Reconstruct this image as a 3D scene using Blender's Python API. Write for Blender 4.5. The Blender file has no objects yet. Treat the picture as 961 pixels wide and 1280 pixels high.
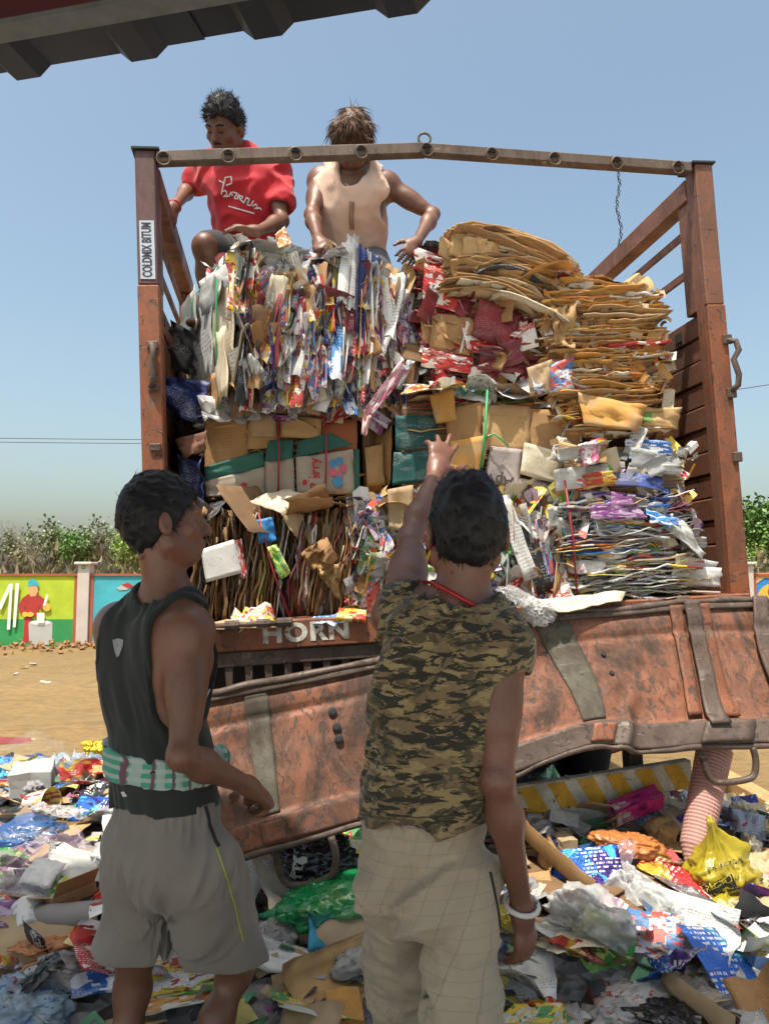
import bpy, bmesh, math, random
import numpy as np
from mathutils import Vector, Matrix, Quaternion

SC = bpy.context.scene
COL = SC.collection
R = math.radians
FPX = 961.0            # focal length in photograph pixels (photograph is 961 x 1280)
PITCH = R(4.9)
CAMZ = 1.48

# ------------------------------------------------------------------ camera
cam_d = bpy.data.cameras.new('camera')
cam = bpy.data.objects.new('camera', cam_d)
COL.objects.link(cam)
cam.location = (0, 0, CAMZ)
cam.rotation_euler = (R(90) + PITCH, 0, 0)
cam_d.sensor_fit = 'VERTICAL'
cam_d.sensor_height = 24.0
cam_d.lens = 24.0 * FPX / 1280.0
cam_d.clip_start = 0.05
cam_d.clip_end = 2000
SC.camera = cam

# ------------------------------------------------------------------ sky and sun
SUN_EL, SUN_AZ = R(70), R(211)      # azimuth clockwise from +Y: behind the camera, to the left
world = bpy.data.worlds.new('World')
SC.world = world
world.use_nodes = True
wn = world.node_tree.nodes
wl = world.node_tree.links
for n in list(wn): wn.remove(n)
w_out = wn.new('ShaderNodeOutputWorld')
w_bg = wn.new('ShaderNodeBackground')
w_sky = wn.new('ShaderNodeTexSky')
w_sky.sky_type = 'NISHITA'
w_sky.sun_disc = False
w_sky.sun_elevation = SUN_EL
w_sky.sun_rotation = SUN_AZ
w_sky.altitude = 0
w_sky.air_density = 1.1
w_sky.dust_density = 4.4
w_sky.ozone_density = 2.6
w_bg.inputs['Strength'].default_value = 0.122
w_bal = wn.new('ShaderNodeMix'); w_bal.data_type = 'RGBA'; w_bal.blend_type = 'MULTIPLY'; w_bal.inputs[0].default_value = 1.0
w_bal.inputs[7].default_value = (0.97, 0.955, 0.82, 1)      # white balance of the whole sky
wl.new(w_sky.outputs[0], w_bal.inputs[6])
wl.new(w_bal.outputs[2], w_bg.inputs['Color'])
wl.new(w_bg.outputs[0], w_out.inputs['Surface'])

sun_d = bpy.data.lights.new('sun', 'SUN')
sun_d.energy = 3.2
sun_d.angle = R(0.6)
sun_d.color = (1.0, 0.94, 0.84)
sun = bpy.data.objects.new('sun', sun_d)
COL.objects.link(sun)
sdir = Vector((math.sin(SUN_AZ) * math.cos(SUN_EL), math.cos(SUN_AZ) * math.cos(SUN_EL), math.sin(SUN_EL)))
sun.rotation_euler = sdir.to_track_quat('Z', 'Y').to_euler()
sun.location = (0, 0, 20)

SC.view_settings.view_transform = 'Standard'
SC.view_settings.look = 'None'
SC.view_settings.exposure = 1.08
SC.view_settings.gamma = 1.0
SC.view_settings.use_curve_mapping = False
SC.render.engine = 'CYCLES'
SC.cycles.use_denoising = True
SC.cycles.max_bounces = 7
SC.cycles.transparent_max_bounces = 12
SC.cycles.caustics_reflective = False
SC.cycles.caustics_refractive = False

# ------------------------------------------------------------------ geometry helpers
CP, SP = math.cos(PITCH), math.sin(PITCH)
def ray(px, py):
    u = (px - 480.5) / FPX
    v = (640 - py) / FPX
    return Vector((u, CP - v * SP, SP + v * CP))
def P(px, py, d):
    """world point seen at a photograph pixel, d metres ahead of the camera"""
    r = ray(px, py)
    t = d / r.y
    return Vector((r.x * t, d, CAMZ + r.z * t))
def PG(px, py, z=0.0):
    """world point at height z seen at a pixel"""
    r = ray(px, py)
    t = (z - CAMZ) / r.z
    return Vector((r.x * t, r.y * t, z))

# truck frame: s along the tail (left to right), l along the bed, z up
YAW, ROLL, WID = R(7.7), R(2.9), 2.52
TO = P(183.5, 783, 3.0)
TR_ = Vector((math.cos(YAW) * math.cos(ROLL), math.sin(YAW) * math.cos(ROLL), math.sin(ROLL)))
TA_ = Vector((-math.sin(YAW), math.cos(YAW), 0))
TU_ = TR_.cross(TA_)
TM = Matrix(((TR_.x, TA_.x, TU_.x, TO.x), (TR_.y, TA_.y, TU_.y, TO.y), (TR_.z, TA_.z, TU_.z, TO.z), (0, 0, 0, 1)))
TMI = TM.inverted()
def TL(px, py, l=0.0):
    """truck coordinates of a pixel on the plane l metres in from the tail"""
    r = ray(px, py)
    o = Vector((0, 0, CAMZ)) - TO
    t = (l - o.dot(TA_)) / r.dot(TA_)
    p = o + r * t
    return Vector((p.dot(TR_), p.dot(TA_), p.dot(TU_)))

# value noise -------------------------------------------------------
_rs = np.random.RandomState(7)
_LAT = _rs.rand(32, 32, 32).astype(np.float32) * 2 - 1
def vnoise(p, seed=0):
    p = np.asarray(p, dtype=np.float32) + np.float32(seed * 7.31)
    i = np.floor(p).astype(np.int32)
    f = p - i
    f = f * f * (3 - 2 * f)
    i0 = i & 31
    i1 = (i + 1) & 31
    x0, y0, z0 = i0[..., 0], i0[..., 1], i0[..., 2]
    x1, y1, z1 = i1[..., 0], i1[..., 1], i1[..., 2]
    fx, fy, fz = f[..., 0], f[..., 1], f[..., 2]
    c00 = _LAT[x0, y0, z0] * (1 - fx) + _LAT[x1, y0, z0] * fx
    c10 = _LAT[x0, y1, z0] * (1 - fx) + _LAT[x1, y1, z0] * fx
    c01 = _LAT[x0, y0, z1] * (1 - fx) + _LAT[x1, y0, z1] * fx
    c11 = _LAT[x0, y1, z1] * (1 - fx) + _LAT[x1, y1, z1] * fx
    return (c00 * (1 - fy) + c10 * fy) * (1 - fz) + (c01 * (1 - fy) + c11 * fy) * fz
def fbm(p, seed=0, octv=3):
    p = np.asarray(p, dtype=np.float32)
    a, s = 1.0, 0
    for o in range(octv):
        s = s + a * vnoise(p * (2.03 ** o), seed + o * 3)
        a *= 0.5
    return s

def link_mesh(name, me, parent=None):
    o = bpy.data.objects.new(name, me)
    COL.objects.link(o)
    if parent is not None: o.parent = parent
    return o
def mesh_data(name, verts, faces, mats=(), smooth=False, uvs=None, midx=None):
    me = bpy.data.meshes.new(name)
    me.from_pydata([tuple(v) for v in verts], [], [tuple(f) for f in faces])
    for m in mats: me.materials.append(m)
    if smooth: me.polygons.foreach_set('use_smooth', [True] * len(me.polygons))
    if midx is not None: me.polygons.foreach_set('material_index', midx)
    if uvs is not None:
        ul = me.uv_layers.new(name='UVMap')
        li = np.zeros(len(me.loops), dtype=np.int32)
        me.loops.foreach_get('vertex_index', li)
        ul.data.foreach_set('uv', np.asarray(uvs, dtype=np.float32)[li].ravel())
    me.update()
    return me
def tag(o, label=None, cat=None, group=None, kind=None):
    if label: o['label'] = label
    if cat: o['category'] = cat
    if group: o['group'] = group
    if kind: o['kind'] = kind
    return o
def empty(name, loc=(0, 0, 0), rz=0.0, matrix=None):
    o = bpy.data.objects.new(name, None)
    COL.objects.link(o)
    o.empty_display_size = 0.2
    if matrix is not None: o.matrix_world = matrix
    else:
        o.location = loc
        o.rotation_euler = (0, 0, rz)
    return o

class MB:
    """collects shapes for one mesh"""
    def __init__(self): self.v = []; self.f = []
    def add(self, vs, fs):
        b = len(self.v)
        self.v += [tuple(x) for x in vs]
        self.f += [tuple(i + b for i in f) for f in fs]
        return self
    def hexa(self, p):
        """8 points: bottom loop 0-3, top loop 4-7"""
        return self.add(p, [(3, 2, 1, 0), (4, 5, 6, 7), (0, 1, 5, 4), (1, 2, 6, 5), (2, 3, 7, 6), (3, 0, 4, 7)])
    def box(self, c, s, M=None):
        x, y, z = s[0] / 2, s[1] / 2, s[2] / 2
        p = [(-x, -y, -z), (x, -y, -z), (x, y, -z), (-x, y, -z), (-x, -y, z), (x, -y, z), (x, y, z), (-x, y, z)]
        c = Vector(c)
        if M is not None: p = [c + M @ Vector(q) for q in p]
        else: p = [c + Vector(q) for q in p]
        return self.hexa(p)
    def span(self, a, b):
        """axis-aligned box between two corners"""
        a = Vector(a); b = Vector(b)
        return self.box((a + b) / 2, [abs(b[i] - a[i]) for i in range(3)])
    def bar(self, a, b, w, h, up=(0, 0, 1)):
        a = Vector(a); b = Vector(b)
        d = (b - a).normalized(); u = Vector(up)
        x = d.cross(u).normalized(); u = x.cross(d).normalized()
        x = x * (w / 2); u = u * (h / 2)
        return self.hexa([a - x - u, a + x - u, b + x - u, b - x - u, a - x + u, a + x + u, b + x + u, b - x + u])
    def tube(self, path, r, n=8, closed=False, caps=True):
        path = [Vector(p) for p in path]
        m = len(path)
        rs = r if hasattr(r, '__len__') else [r] * m
        vs = []; fs = []
        prev = None
        for i, p in enumerate(path):
            if closed: d = path[(i + 1) % m] - path[i - 1]
            elif i == 0: d = path[1] - p
            elif i == m - 1: d = p - path[-2]
            else: d = path[i + 1] - path[i - 1]
            d.normalize()
            if prev is None:
                ref = Vector((0, 0, 1)) if abs(d.z) < 0.9 else Vector((1, 0, 0))
                x = d.cross(ref).normalized()
            else:
                x = (prev - d * prev.dot(d)).normalized()
            prev = x
            y = d.cross(x)
            for k in range(n):
                a = 2 * math.pi * k / n
                vs.append(p + (x * math.cos(a) + y * math.sin(a)) * rs[i])
        for i in range(m if closed else m - 1):
            j = (i + 1) % m
            for k in range(n):
                k2 = (k + 1) % n
                fs.append((i * n + k, i * n + k2, j * n + k2, j * n + k))
        if caps and not closed:
            fs.append(tuple(range(n - 1, -1, -1)))
            fs.append(tuple((m - 1) * n + k for k in range(n)))
        return self.add(vs, fs)
    def ring(self, c, axis, rad, r, n=20, k=6):
        c = Vector(c); ax = Vector(axis).normalized()
        ref = Vector((0, 0, 1)) if abs(ax.z) < 0.9 else Vector((1, 0, 0))
        x = ax.cross(ref).normalized(); y = ax.cross(x)
        return self.tube([c + (x * math.cos(2 * math.pi * i / n) + y * math.sin(2 * math.pi * i / n)) * rad for i in range(n)], r, k, closed=True)
    def grid(self, fn, nu, nv):
        vs = [fn(i / nu, j / nv) for j in range(nv + 1) for i in range(nu + 1)]
        fs = [(j * (nu + 1) + i, j * (nu + 1) + i + 1, (j + 1) * (nu + 1) + i + 1, (j + 1) * (nu + 1) + i) for j in range(nv) for i in range(nu)]
        return self.add(vs, fs)
    def disc(self, c, axis, r, h, n=14):
        c = Vector(c); ax = Vector(axis).normalized()
        return self.tube([c - ax * h / 2, c + ax * h / 2], r, n)
    def build(self, name, mat, parent=None, smooth=False, bevel=0.0, seg=1):
        me = mesh_data(name, self.v, self.f, [mat] if mat else [], smooth)
        if bevel > 0:
            bm = bmesh.new(); bm.from_mesh(me)
            bmesh.ops.recalc_face_normals(bm, faces=bm.faces)
            es = [e for e in bm.edges if len(e.link_faces) == 2 and e.calc_face_angle(0) > 0.5]
            bmesh.ops.bevel(bm, geom=es, offset=bevel, segments=seg, affect='EDGES', profile=0.5)
            bm.to_mesh(me); bm.free()
        return link_mesh(name, me, parent)

def text_mesh(name, s, size, mat, extrude=0.0006, bold=0.0, shear=0.0, space=1.0):
    """lettering as a flat mesh in the XY plane, centred"""
    cu = bpy.data.curves.new(name, 'FONT')
    cu.body = s; cu.size = size; cu.extrude = extrude; cu.offset = bold; cu.shear = shear
    cu.align_x = 'CENTER'; cu.align_y = 'CENTER'; cu.space_character = space
    cu.resolution_u = 3
    o = bpy.data.objects.new(name, cu)
    COL.objects.link(o)
    dg = bpy.context.evaluated_depsgraph_get()
    me = bpy.data.meshes.new_from_object(o.evaluated_get(dg))
    bpy.data.objects.remove(o)
    bpy.data.curves.remove(cu)
    me.name = name
    me.materials.clear(); me.materials.append(mat)
    return me

# ------------------------------------------------------------------ material helpers
class NT:
    def __init__(self, name):
        self.m = bpy.data.materials.new(name)
        self.m.use_nodes = True
        self.t = self.m.node_tree
        self.bsdf = self.t.nodes['Principled BSDF']
        self.out = self.t.nodes['Material Output']
        self._c = {}
    def n(self, kind, **kw):
        nd = self.t.nodes.new('ShaderNode' + kind)
        for k, v in kw.items():
            if k.startswith('i_'):
                nd.inputs[k[2:].replace('_', ' ')].default_value = v
            else: setattr(nd, k, v)
        return nd
    def l(self, a, b): self.t.links.new(a, b)
    def coord(self, kind='Object'):
        if 'tc' not in self._c: self._c['tc'] = self.n('TexCoord')
        return self._c['tc'].outputs[kind]
    def rand(self):
        if 'oi' not in self._c: self._c['oi'] = self.n('ObjectInfo')
        return self._c['oi'].outputs['Random']
    def vecadd(self, v, scalar, mul=37.0):
        m = self.n('Math', operation='MULTIPLY'); m.inputs[1].default_value = mul
        self.l(scalar, m.inputs[0])
        a = self.n('VectorMath', operation='ADD')
        self.l(v, a.inputs[0]); self.l(m.outputs[0], a.inputs[1])
        return a.outputs[0]
    def mapping(self, v, scale=(1, 1, 1), rot=(0, 0, 0)):
        m = self.n('Mapping'); m.inputs['Scale'].default_value = scale; m.inputs['Rotation'].default_value = rot
        self.l(v, m.inputs['Vector']); return m.outputs[0]
    def noise(self, v, scale=5, detail=4, rough=0.55, dist=0.0):
        t = self.n('TexNoise'); t.inputs['Scale'].default_value = scale; t.inputs['Detail'].default_value = detail
        t.inputs['Roughness'].default_value = rough; t.inputs['Distortion'].default_value = dist
        self.l(v, t.inputs['Vector']); return t.outputs['Fac']
    def ramp(self, f, a, b, ca=(0, 0, 0, 1), cb=(1, 1, 1, 1)):
        r = self.n('ValToRGB'); e = r.color_ramp.elements
        e[0].position = a; e[1].position = b; e[0].color = ca; e[1].color = cb
        self.l(f, r.inputs['Fac']); return r.outputs['Color']
    def mix(self, f, a, b, mode='MIX'):
        m = self.n('Mix', data_type='RGBA', blend_type=mode)
        for sock, val in ((m.inputs[0], f), (m.inputs[6], a), (m.inputs[7], b)):
            if isinstance(val, (int, float)): sock.default_value = val
            elif isinstance(val, (tuple, list)): sock.default_value = (*val[:3], 1)
            else: self.l(val, sock)
        return m.outputs[2]
    def math(self, op, a, b=None):
        m = self.n('Math', operation=op)
        for i, v in enumerate((a, b)):
            if v is None: continue
            if isinstance(v, (int, float)): m.inputs[i].default_value = v
            else: self.l(v, m.inputs[i])
        return m.outputs[0]
    def bump(self, h, strength=0.3, dist=0.01):
        b = self.n('Bump'); b.inputs['Strength'].default_value = strength; b.inputs['Distance'].default_value = dist
        self.l(h, b.inputs['Height']); self.l(b.outputs[0], self.bsdf.inputs['Normal']); return b
    def base(self, c):
        if isinstance(c, (tuple, list)): self.bsdf.inputs['Base Color'].default_value = (*c[:3], 1)
        else: self.l(c, self.bsdf.inputs['Base Color'])
    def rough(self, r):
        if isinstance(r, (int, float)): self.bsdf.inputs['Roughness'].default_value = r
        else: self.l(r, self.bsdf.inputs['Roughness'])

def scl(c, k): return tuple(min(1, x * k) for x in c[:3])
def mat_basic(name, col, rough=0.7, var=0.25, scale=6.0, bump=0.15, bdist=0.004, metal=0.0, coord='Object', fine=60.0, rnd=0.0):
    t = NT(name)
    v = t.coord(coord)
    if rnd: v = t.vecadd(v, t.rand())
    a = t.noise(v, scale, 5, 0.6)
    b = t.noise(v, fine, 3, 0.6)
    c = t.mix(t.ramp(a, 0.3, 0.7), scl(col, 1 - var), scl(col, 1 + var))
    c = t.mix(t.math('MULTIPLY', t.ramp(b, 0.35, 0.75), var), c, scl(col, 0.55))
    t.base(c); t.rough(rough)
    t.bsdf.inputs['Metallic'].default_value = metal
    if bump: t.bump(b, bump, bdist)
    return t.m

def mat_rust_paint(name, paint, rust=(0.07, 0.042, 0.03), chip=0.56, scale=9.0, rough=0.5, worn=(0.16, 0.13, 0.11), streak=(1, 1, 1), grime=0.6):
    """old enamel over rusting steel: faded paint, chips, bare worn patches, scratches"""
    t = NT(name)
    v = t.coord('Object')
    vs = t.mapping(v, streak)
    n1 = t.noise(v, scale * 0.35, 5, 0.6)
    n2 = t.noise(vs, scale * 2.2, 8, 0.68, 0.6)
    n3 = t.noise(v, scale * 9, 4, 0.6)
    n4 = t.noise(vs, scale * 0.9, 6, 0.65)
    c = t.mix(t.ramp(n1, 0.3, 0.7), scl(paint, 0.72), scl(paint, 1.22))
    c = t.mix(t.math('MULTIPLY', t.ramp(n3, 0.4, 0.7), 0.35), c, scl(paint, 0.5))
    wear = t.ramp(n4, chip + 0.02, chip + 0.14)
    c = t.mix(t.math('MULTIPLY', wear, 0.7), c, worn)
    chipm = t.ramp(n2, chip, chip + 0.035)
    c = t.mix(chipm, c, rust)
    sw = t.mapping(v, (14, 14, 90), (0.4, 0.9, 0.3))
    scr = t.ramp(t.noise(sw, 1.0, 2, 0.5), 0.68, 0.72)
    c = t.mix(t.math('MULTIPLY', scr, 0.5), c, scl(worn, 1.5))
    gr = t.ramp(t.noise(t.mapping(v, (1.0, 1.0, 0.45)), scale * 0.42, 9, 0.76, 0.8), 0.44, 0.62)
    c = t.mix(t.math('MULTIPLY', gr, grime), c, (0.055, 0.036, 0.027))
    rr = t.ramp(t.noise(t.mapping(v, (6, 6, 0.7)), 1.6, 4, 0.6), 0.56, 0.68)
    c = t.mix(t.math('MULTIPLY', rr, grime * 0.6), c, (0.11, 0.045, 0.02))
    t.base(c)
    t.rough(t.mix(gr, (rough,) * 3, (0.85,) * 3))
    t.bsdf.inputs['Metallic'].default_value = 0.05
    hgt = t.math('SUBTRACT', t.math('MULTIPLY', n3, 0.3), chipm)
    t.bump(hgt, 0.5, 0.003)
    return t.m

def mat_print(name, base, c2=None, c3=None, text=None, textk=0.5, rough=0.55, corr=0.0, block=2.2, wear=0.35, cells=0.5):
    """printed paper or board: colour panels, rows of small print, creases and dirt, different on every piece"""
    t = NT(name)
    uv0 = t.coord('UV')
    r = t.rand()
    uv = t.vecadd(uv0, r, 53.0)
    ob = t.vecadd(t.coord('Object'), r, 11.0)
    n1 = t.noise(ob, 4, 4, 0.6)
    c = t.mix(t.ramp(n1, 0.3, 0.7), scl(base, 0.82), scl(base, 1.15))
    if c2 is not None:
        vo = t.n('TexVoronoi', distance='CHEBYCHEV'); vo.inputs['Scale'].default_value = block
        t.l(uv, vo.inputs['Vector'])
        sep = t.n('SeparateColor'); t.l(vo.outputs['Color'], sep.inputs[0])
        m = t.ramp(sep.outputs[0], 1 - cells, 1 - cells + 0.01)
        c = t.mix(m, c, c2)
        if c3 is not None:
            m2 = t.ramp(sep.outputs[1], 0.74, 0.75)
            c = t.mix(m2, c, c3)
            v2 = t.n('TexVoronoi', distance='CHEBYCHEV'); v2.inputs['Scale'].default_value = block * 3.1
            t.l(t.mapping(uv, (1, 1.7, 1)), v2.inputs['Vector'])
            s2 = t.n('SeparateColor'); t.l(v2.outputs['Color'], s2.inputs[0])
            c = t.mix(t.ramp(s2.outputs[0], 0.80, 0.81), c, c3)
            c = t.mix(t.ramp(s2.outputs[1], 0.88, 0.89), c, scl(c2, 0.5))
    if text is not None:
        sp = t.n('SeparateXYZ'); t.l(uv, sp.inputs[0])
        vv = t.math('MULTIPLY', sp.outputs[1], 24.0)
        row = t.math('FLOOR', vv)
        cb = t.n('CombineXYZ'); t.l(t.math('MULTIPLY', sp.outputs[0], 44.0), cb.inputs[0]); t.l(t.math('MULTIPLY', row, 7.31), cb.inputs[1])
        dash = t.ramp(t.noise(cb.outputs[0], 1.0, 2, 0.6), 0.49, 0.50)
        inrow = t.math('LESS_THAN', t.math('FRACT', vv), 0.42)
        region = t.ramp(t.noise(t.mapping(uv, (1.6, 2.6, 1)), 1.0, 1, 0.5), 0.53, 0.535)
        f = t.math('MULTIPLY', t.math('MULTIPLY', inrow, dash), t.math('MULTIPLY', region, textk))
        c = t.mix(f, c, text)
    dirt = t.ramp(t.noise(ob, 16, 6, 0.7), 0.45, 0.8)
    c = t.mix(t.math('MULTIPLY', dirt, wear), c, scl(base, 0.4))
    t.base(c); t.rough(rough)
    h = t.noise(ob, 42, 4, 0.65, 0.5)
    if corr:
        w = t.n('TexWave', wave_type='BANDS', bands_direction='X'); w.inputs['Scale'].default_value = corr
        w.inputs['Distortion'].default_value = 0.4
        t.l(uv0, w.inputs['Vector'])
        h = t.math('ADD', t.math('MULTIPLY', h, 0.8), t.math('MULTIPLY', w.outputs['Fac'], 0.45))
    t.bump(h, 0.45, 0.004)
    return t.m

def mat_plastic(name, col, alpha=0.55, rough=0.22, text=None):
    """thin crumpled plastic film"""
    t = NT(name)
    ob = t.vecadd(t.coord('Object'), t.rand(), 11.0)
    n = t.noise(ob, 7, 3, 0.6)
    tn = t.n('TexNoise', noise_type='RIDGED_MULTIFRACTAL'); tn.inputs['Scale'].default_value = 6.0; tn.inputs['Detail'].default_value = 3.0
    tn.inputs['Roughness'].default_value = 0.45; tn.inputs['Lacunarity'].default_value = 2.3; tn.inputs['Distortion'].default_value = 0.6
    t.l(ob, tn.inputs['Vector'])
    n2 = t.math('MULTIPLY', tn.outputs['Fac'], 0.5)
    c = t.mix(t.ramp(n, 0.3, 0.7), scl(col, 0.85), scl(col, 1.1))
    if text is not None:
        m = t.math('MULTIPLY', t.ramp(t.noise(t.mapping(ob, (9, 9, 26)), 1.0, 2, 0.5), 0.57, 0.58), t.ramp(n, 0.5, 0.52))
        c = t.mix(m, c, text)
    t.base(c); t.rough(rough)
    t.bsdf.inputs['Specular IOR Level'].default_value = 0.6
    if alpha < 1:
        t.l(t.ramp(n2, 0.25, 0.75, (max(0, alpha - .25),) * 3 + (1,), (min(1, alpha + .25),) * 3 + (1,)), t.bsdf.inputs['Alpha'])
    t.bump(n2, 0.5, 0.02)
    return t.m
def mat_foil(name, col, c2, c3, rough=0.25, metal=0.55):
    t = NT(name)
    uv = t.vecadd(t.coord('UV'), t.rand(), 53.0)
    ob = t.vecadd(t.coord('Object'), t.rand(), 11.0)
    c = t.mix(t.ramp(t.noise(uv, 1.3, 1, 0.5, 0.4), 0.5, 0.52), col, c2)
    c = t.mix(t.ramp(t.noise(uv, 2.6, 1, 0.5, 1.6), 0.62, 0.63), c, c3)
    sp = t.n('SeparateXYZ'); t.l(uv, sp.inputs[0]); vv = t.math('MULTIPLY', sp.outputs[1], 13.0)
    cb = t.n('CombineXYZ'); t.l(t.math('MULTIPLY', sp.outputs[0], 26.0), cb.inputs[0]); t.l(t.math('MULTIPLY', t.math('FLOOR', vv), 7.31), cb.inputs[1])
    g = t.math('MULTIPLY', t.ramp(t.noise(cb.outputs[0], 1.0, 2, 0.6), 0.49, 0.50), t.math('LESS_THAN', t.math('FRACT', vv), 0.5))
    rg = t.ramp(t.noise(uv, 2.2, 0, 0.5), 0.56, 0.57)
    c = t.mix(t.math('MULTIPLY', t.math('MULTIPLY', g, rg), 0.8), c, (0.75, 0.75, 0.72))
    t.base(c); t.rough(rough)
    t.bsdf.inputs['Metallic'].default_value = metal
    t.bump(t.noise(ob, 24, 4, 0.6, 1.0), 0.6, 0.008)
    return t.m
# ================================================================== SETTING
rng = random.Random(11)
# ---- ground: one sheet to the horizon, sandy
def mat_sand():
    t = NT('sand')
    v = t.coord('Object')
    a = t.noise(v, 0.35, 6, 0.6)
    b = t.noise(t.mapping(v, (1.2, 5.0, 1)), 1.1, 6, 0.65)
    f = t.noise(v, 55, 4, 0.7)
    c = t.mix(t.ramp(a, 0.35, 0.65), (0.19, 0.12, 0.042), (0.26, 0.17, 0.064))
    c = t.mix(t.math('MULTIPLY', t.ramp(b, 0.52, 0.72), 0.6), c, (0.115, 0.062, 0.022))
    c = t.mix(t.math('MULTIPLY', t.ramp(f, 0.55, 0.75), 0.5), c, (0.09, 0.052, 0.022))
    g8 = t.noise(t.mapping(v, (1, 1.6, 1)), 7, 6, 0.7)
    c = t.mix(t.math('MULTIPLY', t.ramp(g8, 0.42, 0.66), 0.55), c, (0.10, 0.06, 0.024))
    lit = t.ramp(t.noise(t.mapping(v, (3, 3, 3)), 2.2, 3, 0.5), 0.74, 0.76)
    c = t.mix(t.math('MULTIPLY', lit, 0.6), c, (0.62, 0.58, 0.5))
    t.base(c); t.rough(0.95)
    t.bump(t.math('ADD', t.math('MULTIPLY', b, 0.7), t.math('MULTIPLY', g8, 0.5)), 0.9, 0.07)
    return t.m
M_sand = mat_sand()
xs = sorted(set([-900, -400, -150, -70] + [i * 1.0 for i in range(-30, 31)] + [70, 150, 400, 900]))
ys = sorted(set([-300, -100, -30, -15] + [i * 0.6 for i in range(-12, 40)] + [30, 45, 80, 160, 400, 900]))
gv = []
for y in ys:
    for x in xs:
        z = 0.0
        if 4 < y < 23 and abs(x) < 30:
            z = 0.05 * float(vnoise(np.array([x * 0.7, y * 0.9, 3.0]))) + 0.03 * float(vnoise(np.array([x * 2.1, y * 2.5, 1.0])))
        gv.append((x, y, z))
nx = len(xs)
gf = [(j * nx + i, j * nx + i + 1, (j + 1) * nx + i + 1, (j + 1) * nx + i) for j in range(len(ys) - 1) for i in range(nx - 1)]
ground = link_mesh('ground', mesh_data('ground', gv, gf, [M_sand], True))
tag(ground, kind='structure')

# ---- concrete apron added unseen behind the camera to bounce light onto the men
bounce_apron = MB().span((-7, -14, -.3), (7, 0.75, .012)).build('floor', mat_basic('concrete', (0.52, 0.50, 0.46), 0.9, 0.12, 1.2, 0.2, fine=30))
tag(bounce_apron, kind='structure')

# ---- compound wall with painted panels
M_wallw = mat_basic('limewash', (0.56, 0.50, 0.45), 0.85, 0.14, 2.0, 0.2, fine=25)
M_lime = mat_basic('lime_paint', (0.42, 0.54, 0.03), 0.8, 0.16, 2.5, 0.15, fine=30)
M_green = mat_basic('green_paint', (0.03, 0.28, 0.08), 0.8, 0.2, 2.5, 0.15, fine=30)
M_cyan = mat_basic('cyan_paint', (0.06, 0.40, 0.48), 0.8, 0.16, 2.5, 0.15, fine=30)
M_brick = mat_basic('brick_red_paint', (0.38, 0.10, 0.05), 0.75, 0.15, 3, 0.2, fine=30)
M_white = mat_basic('white_paint', (0.78, 0.78, 0.74), 0.6, 0.06, 3, 0.1, fine=40)
M_redp = mat_basic('red_paint', (0.42, 0.035, 0.03), 0.6, 0.12, 3, 0.1, fine=40)
M_skinp = mat_basic('flesh_paint', (0.62, 0.36, 0.17), 0.6, 0.08, 3, 0.1, fine=40)
M_yellp = mat_basic('yellow_paint', (0.68, 0.47, 0.06), 0.6, 0.1, 3, 0.1, fine=40)
M_greyp = mat_basic('grey_paint', (0.46, 0.47, 0.45), 0.6, 0.08, 3, 0.1, fine=40)
M_bluep = mat_basic('blue_paint', (0.03, 0.24, 0.62), 0.6, 0.1, 3, 0.1, fine=40)
M_blackp = mat_basic('black_paint', (0.03, 0.03, 0.03), 0.6, 0.1, 3, 0.1, fine=40)
DW = 17.0
zt = P(50, 717, DW).z
def wx(px): return P(px, 717, DW).x
def wall_poly(mb, pts, off):
    """flat painted shape on the wall face, pts in photograph pixels"""
    v = [P(x, y, DW - 0.004 - off) for x, y in pts]
    n = len(v)
    back = [Vector((q.x, q.y + 0.003, q.z)) for q in v]
    mb.add(v + back, [tuple(range(n)), tuple(range(2 * n - 1, n - 1, -1))] + [(i, (i + 1) % n, n + (i + 1) % n, n + i) for i in range(n)])
def circ(cx, cy, rx, ry, n=12, a0=0, a1=360):
    return [(cx + rx * math.cos(R(a0 + (a1 - a0) * i / (n if a1 - a0 == 360 else n - 1))), cy - ry * math.sin(R(a0 + (a1 - a0) * i / (n if a1 - a0 == 360 else n - 1)))) for i in range(n)]
wall_spans = [(-330, -205), (-190, 98), (114, 330), (346, 560), (576, 790), (806, 925), (940, 1180)]
wall_labels = ['boundary wall panel beyond the lime panel, plain pale paint', 'lime and green painted boundary wall panel with a painted worker in red',
               'bright cyan painted boundary wall panel with brick red border', 'pale boundary wall panel hidden behind the loaded truck', 'cream boundary wall panel standing behind the truck bed',
               'cream boundary wall panel behind the right side of truck', 'boundary wall panel painted blue with a big yellow face']
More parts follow.
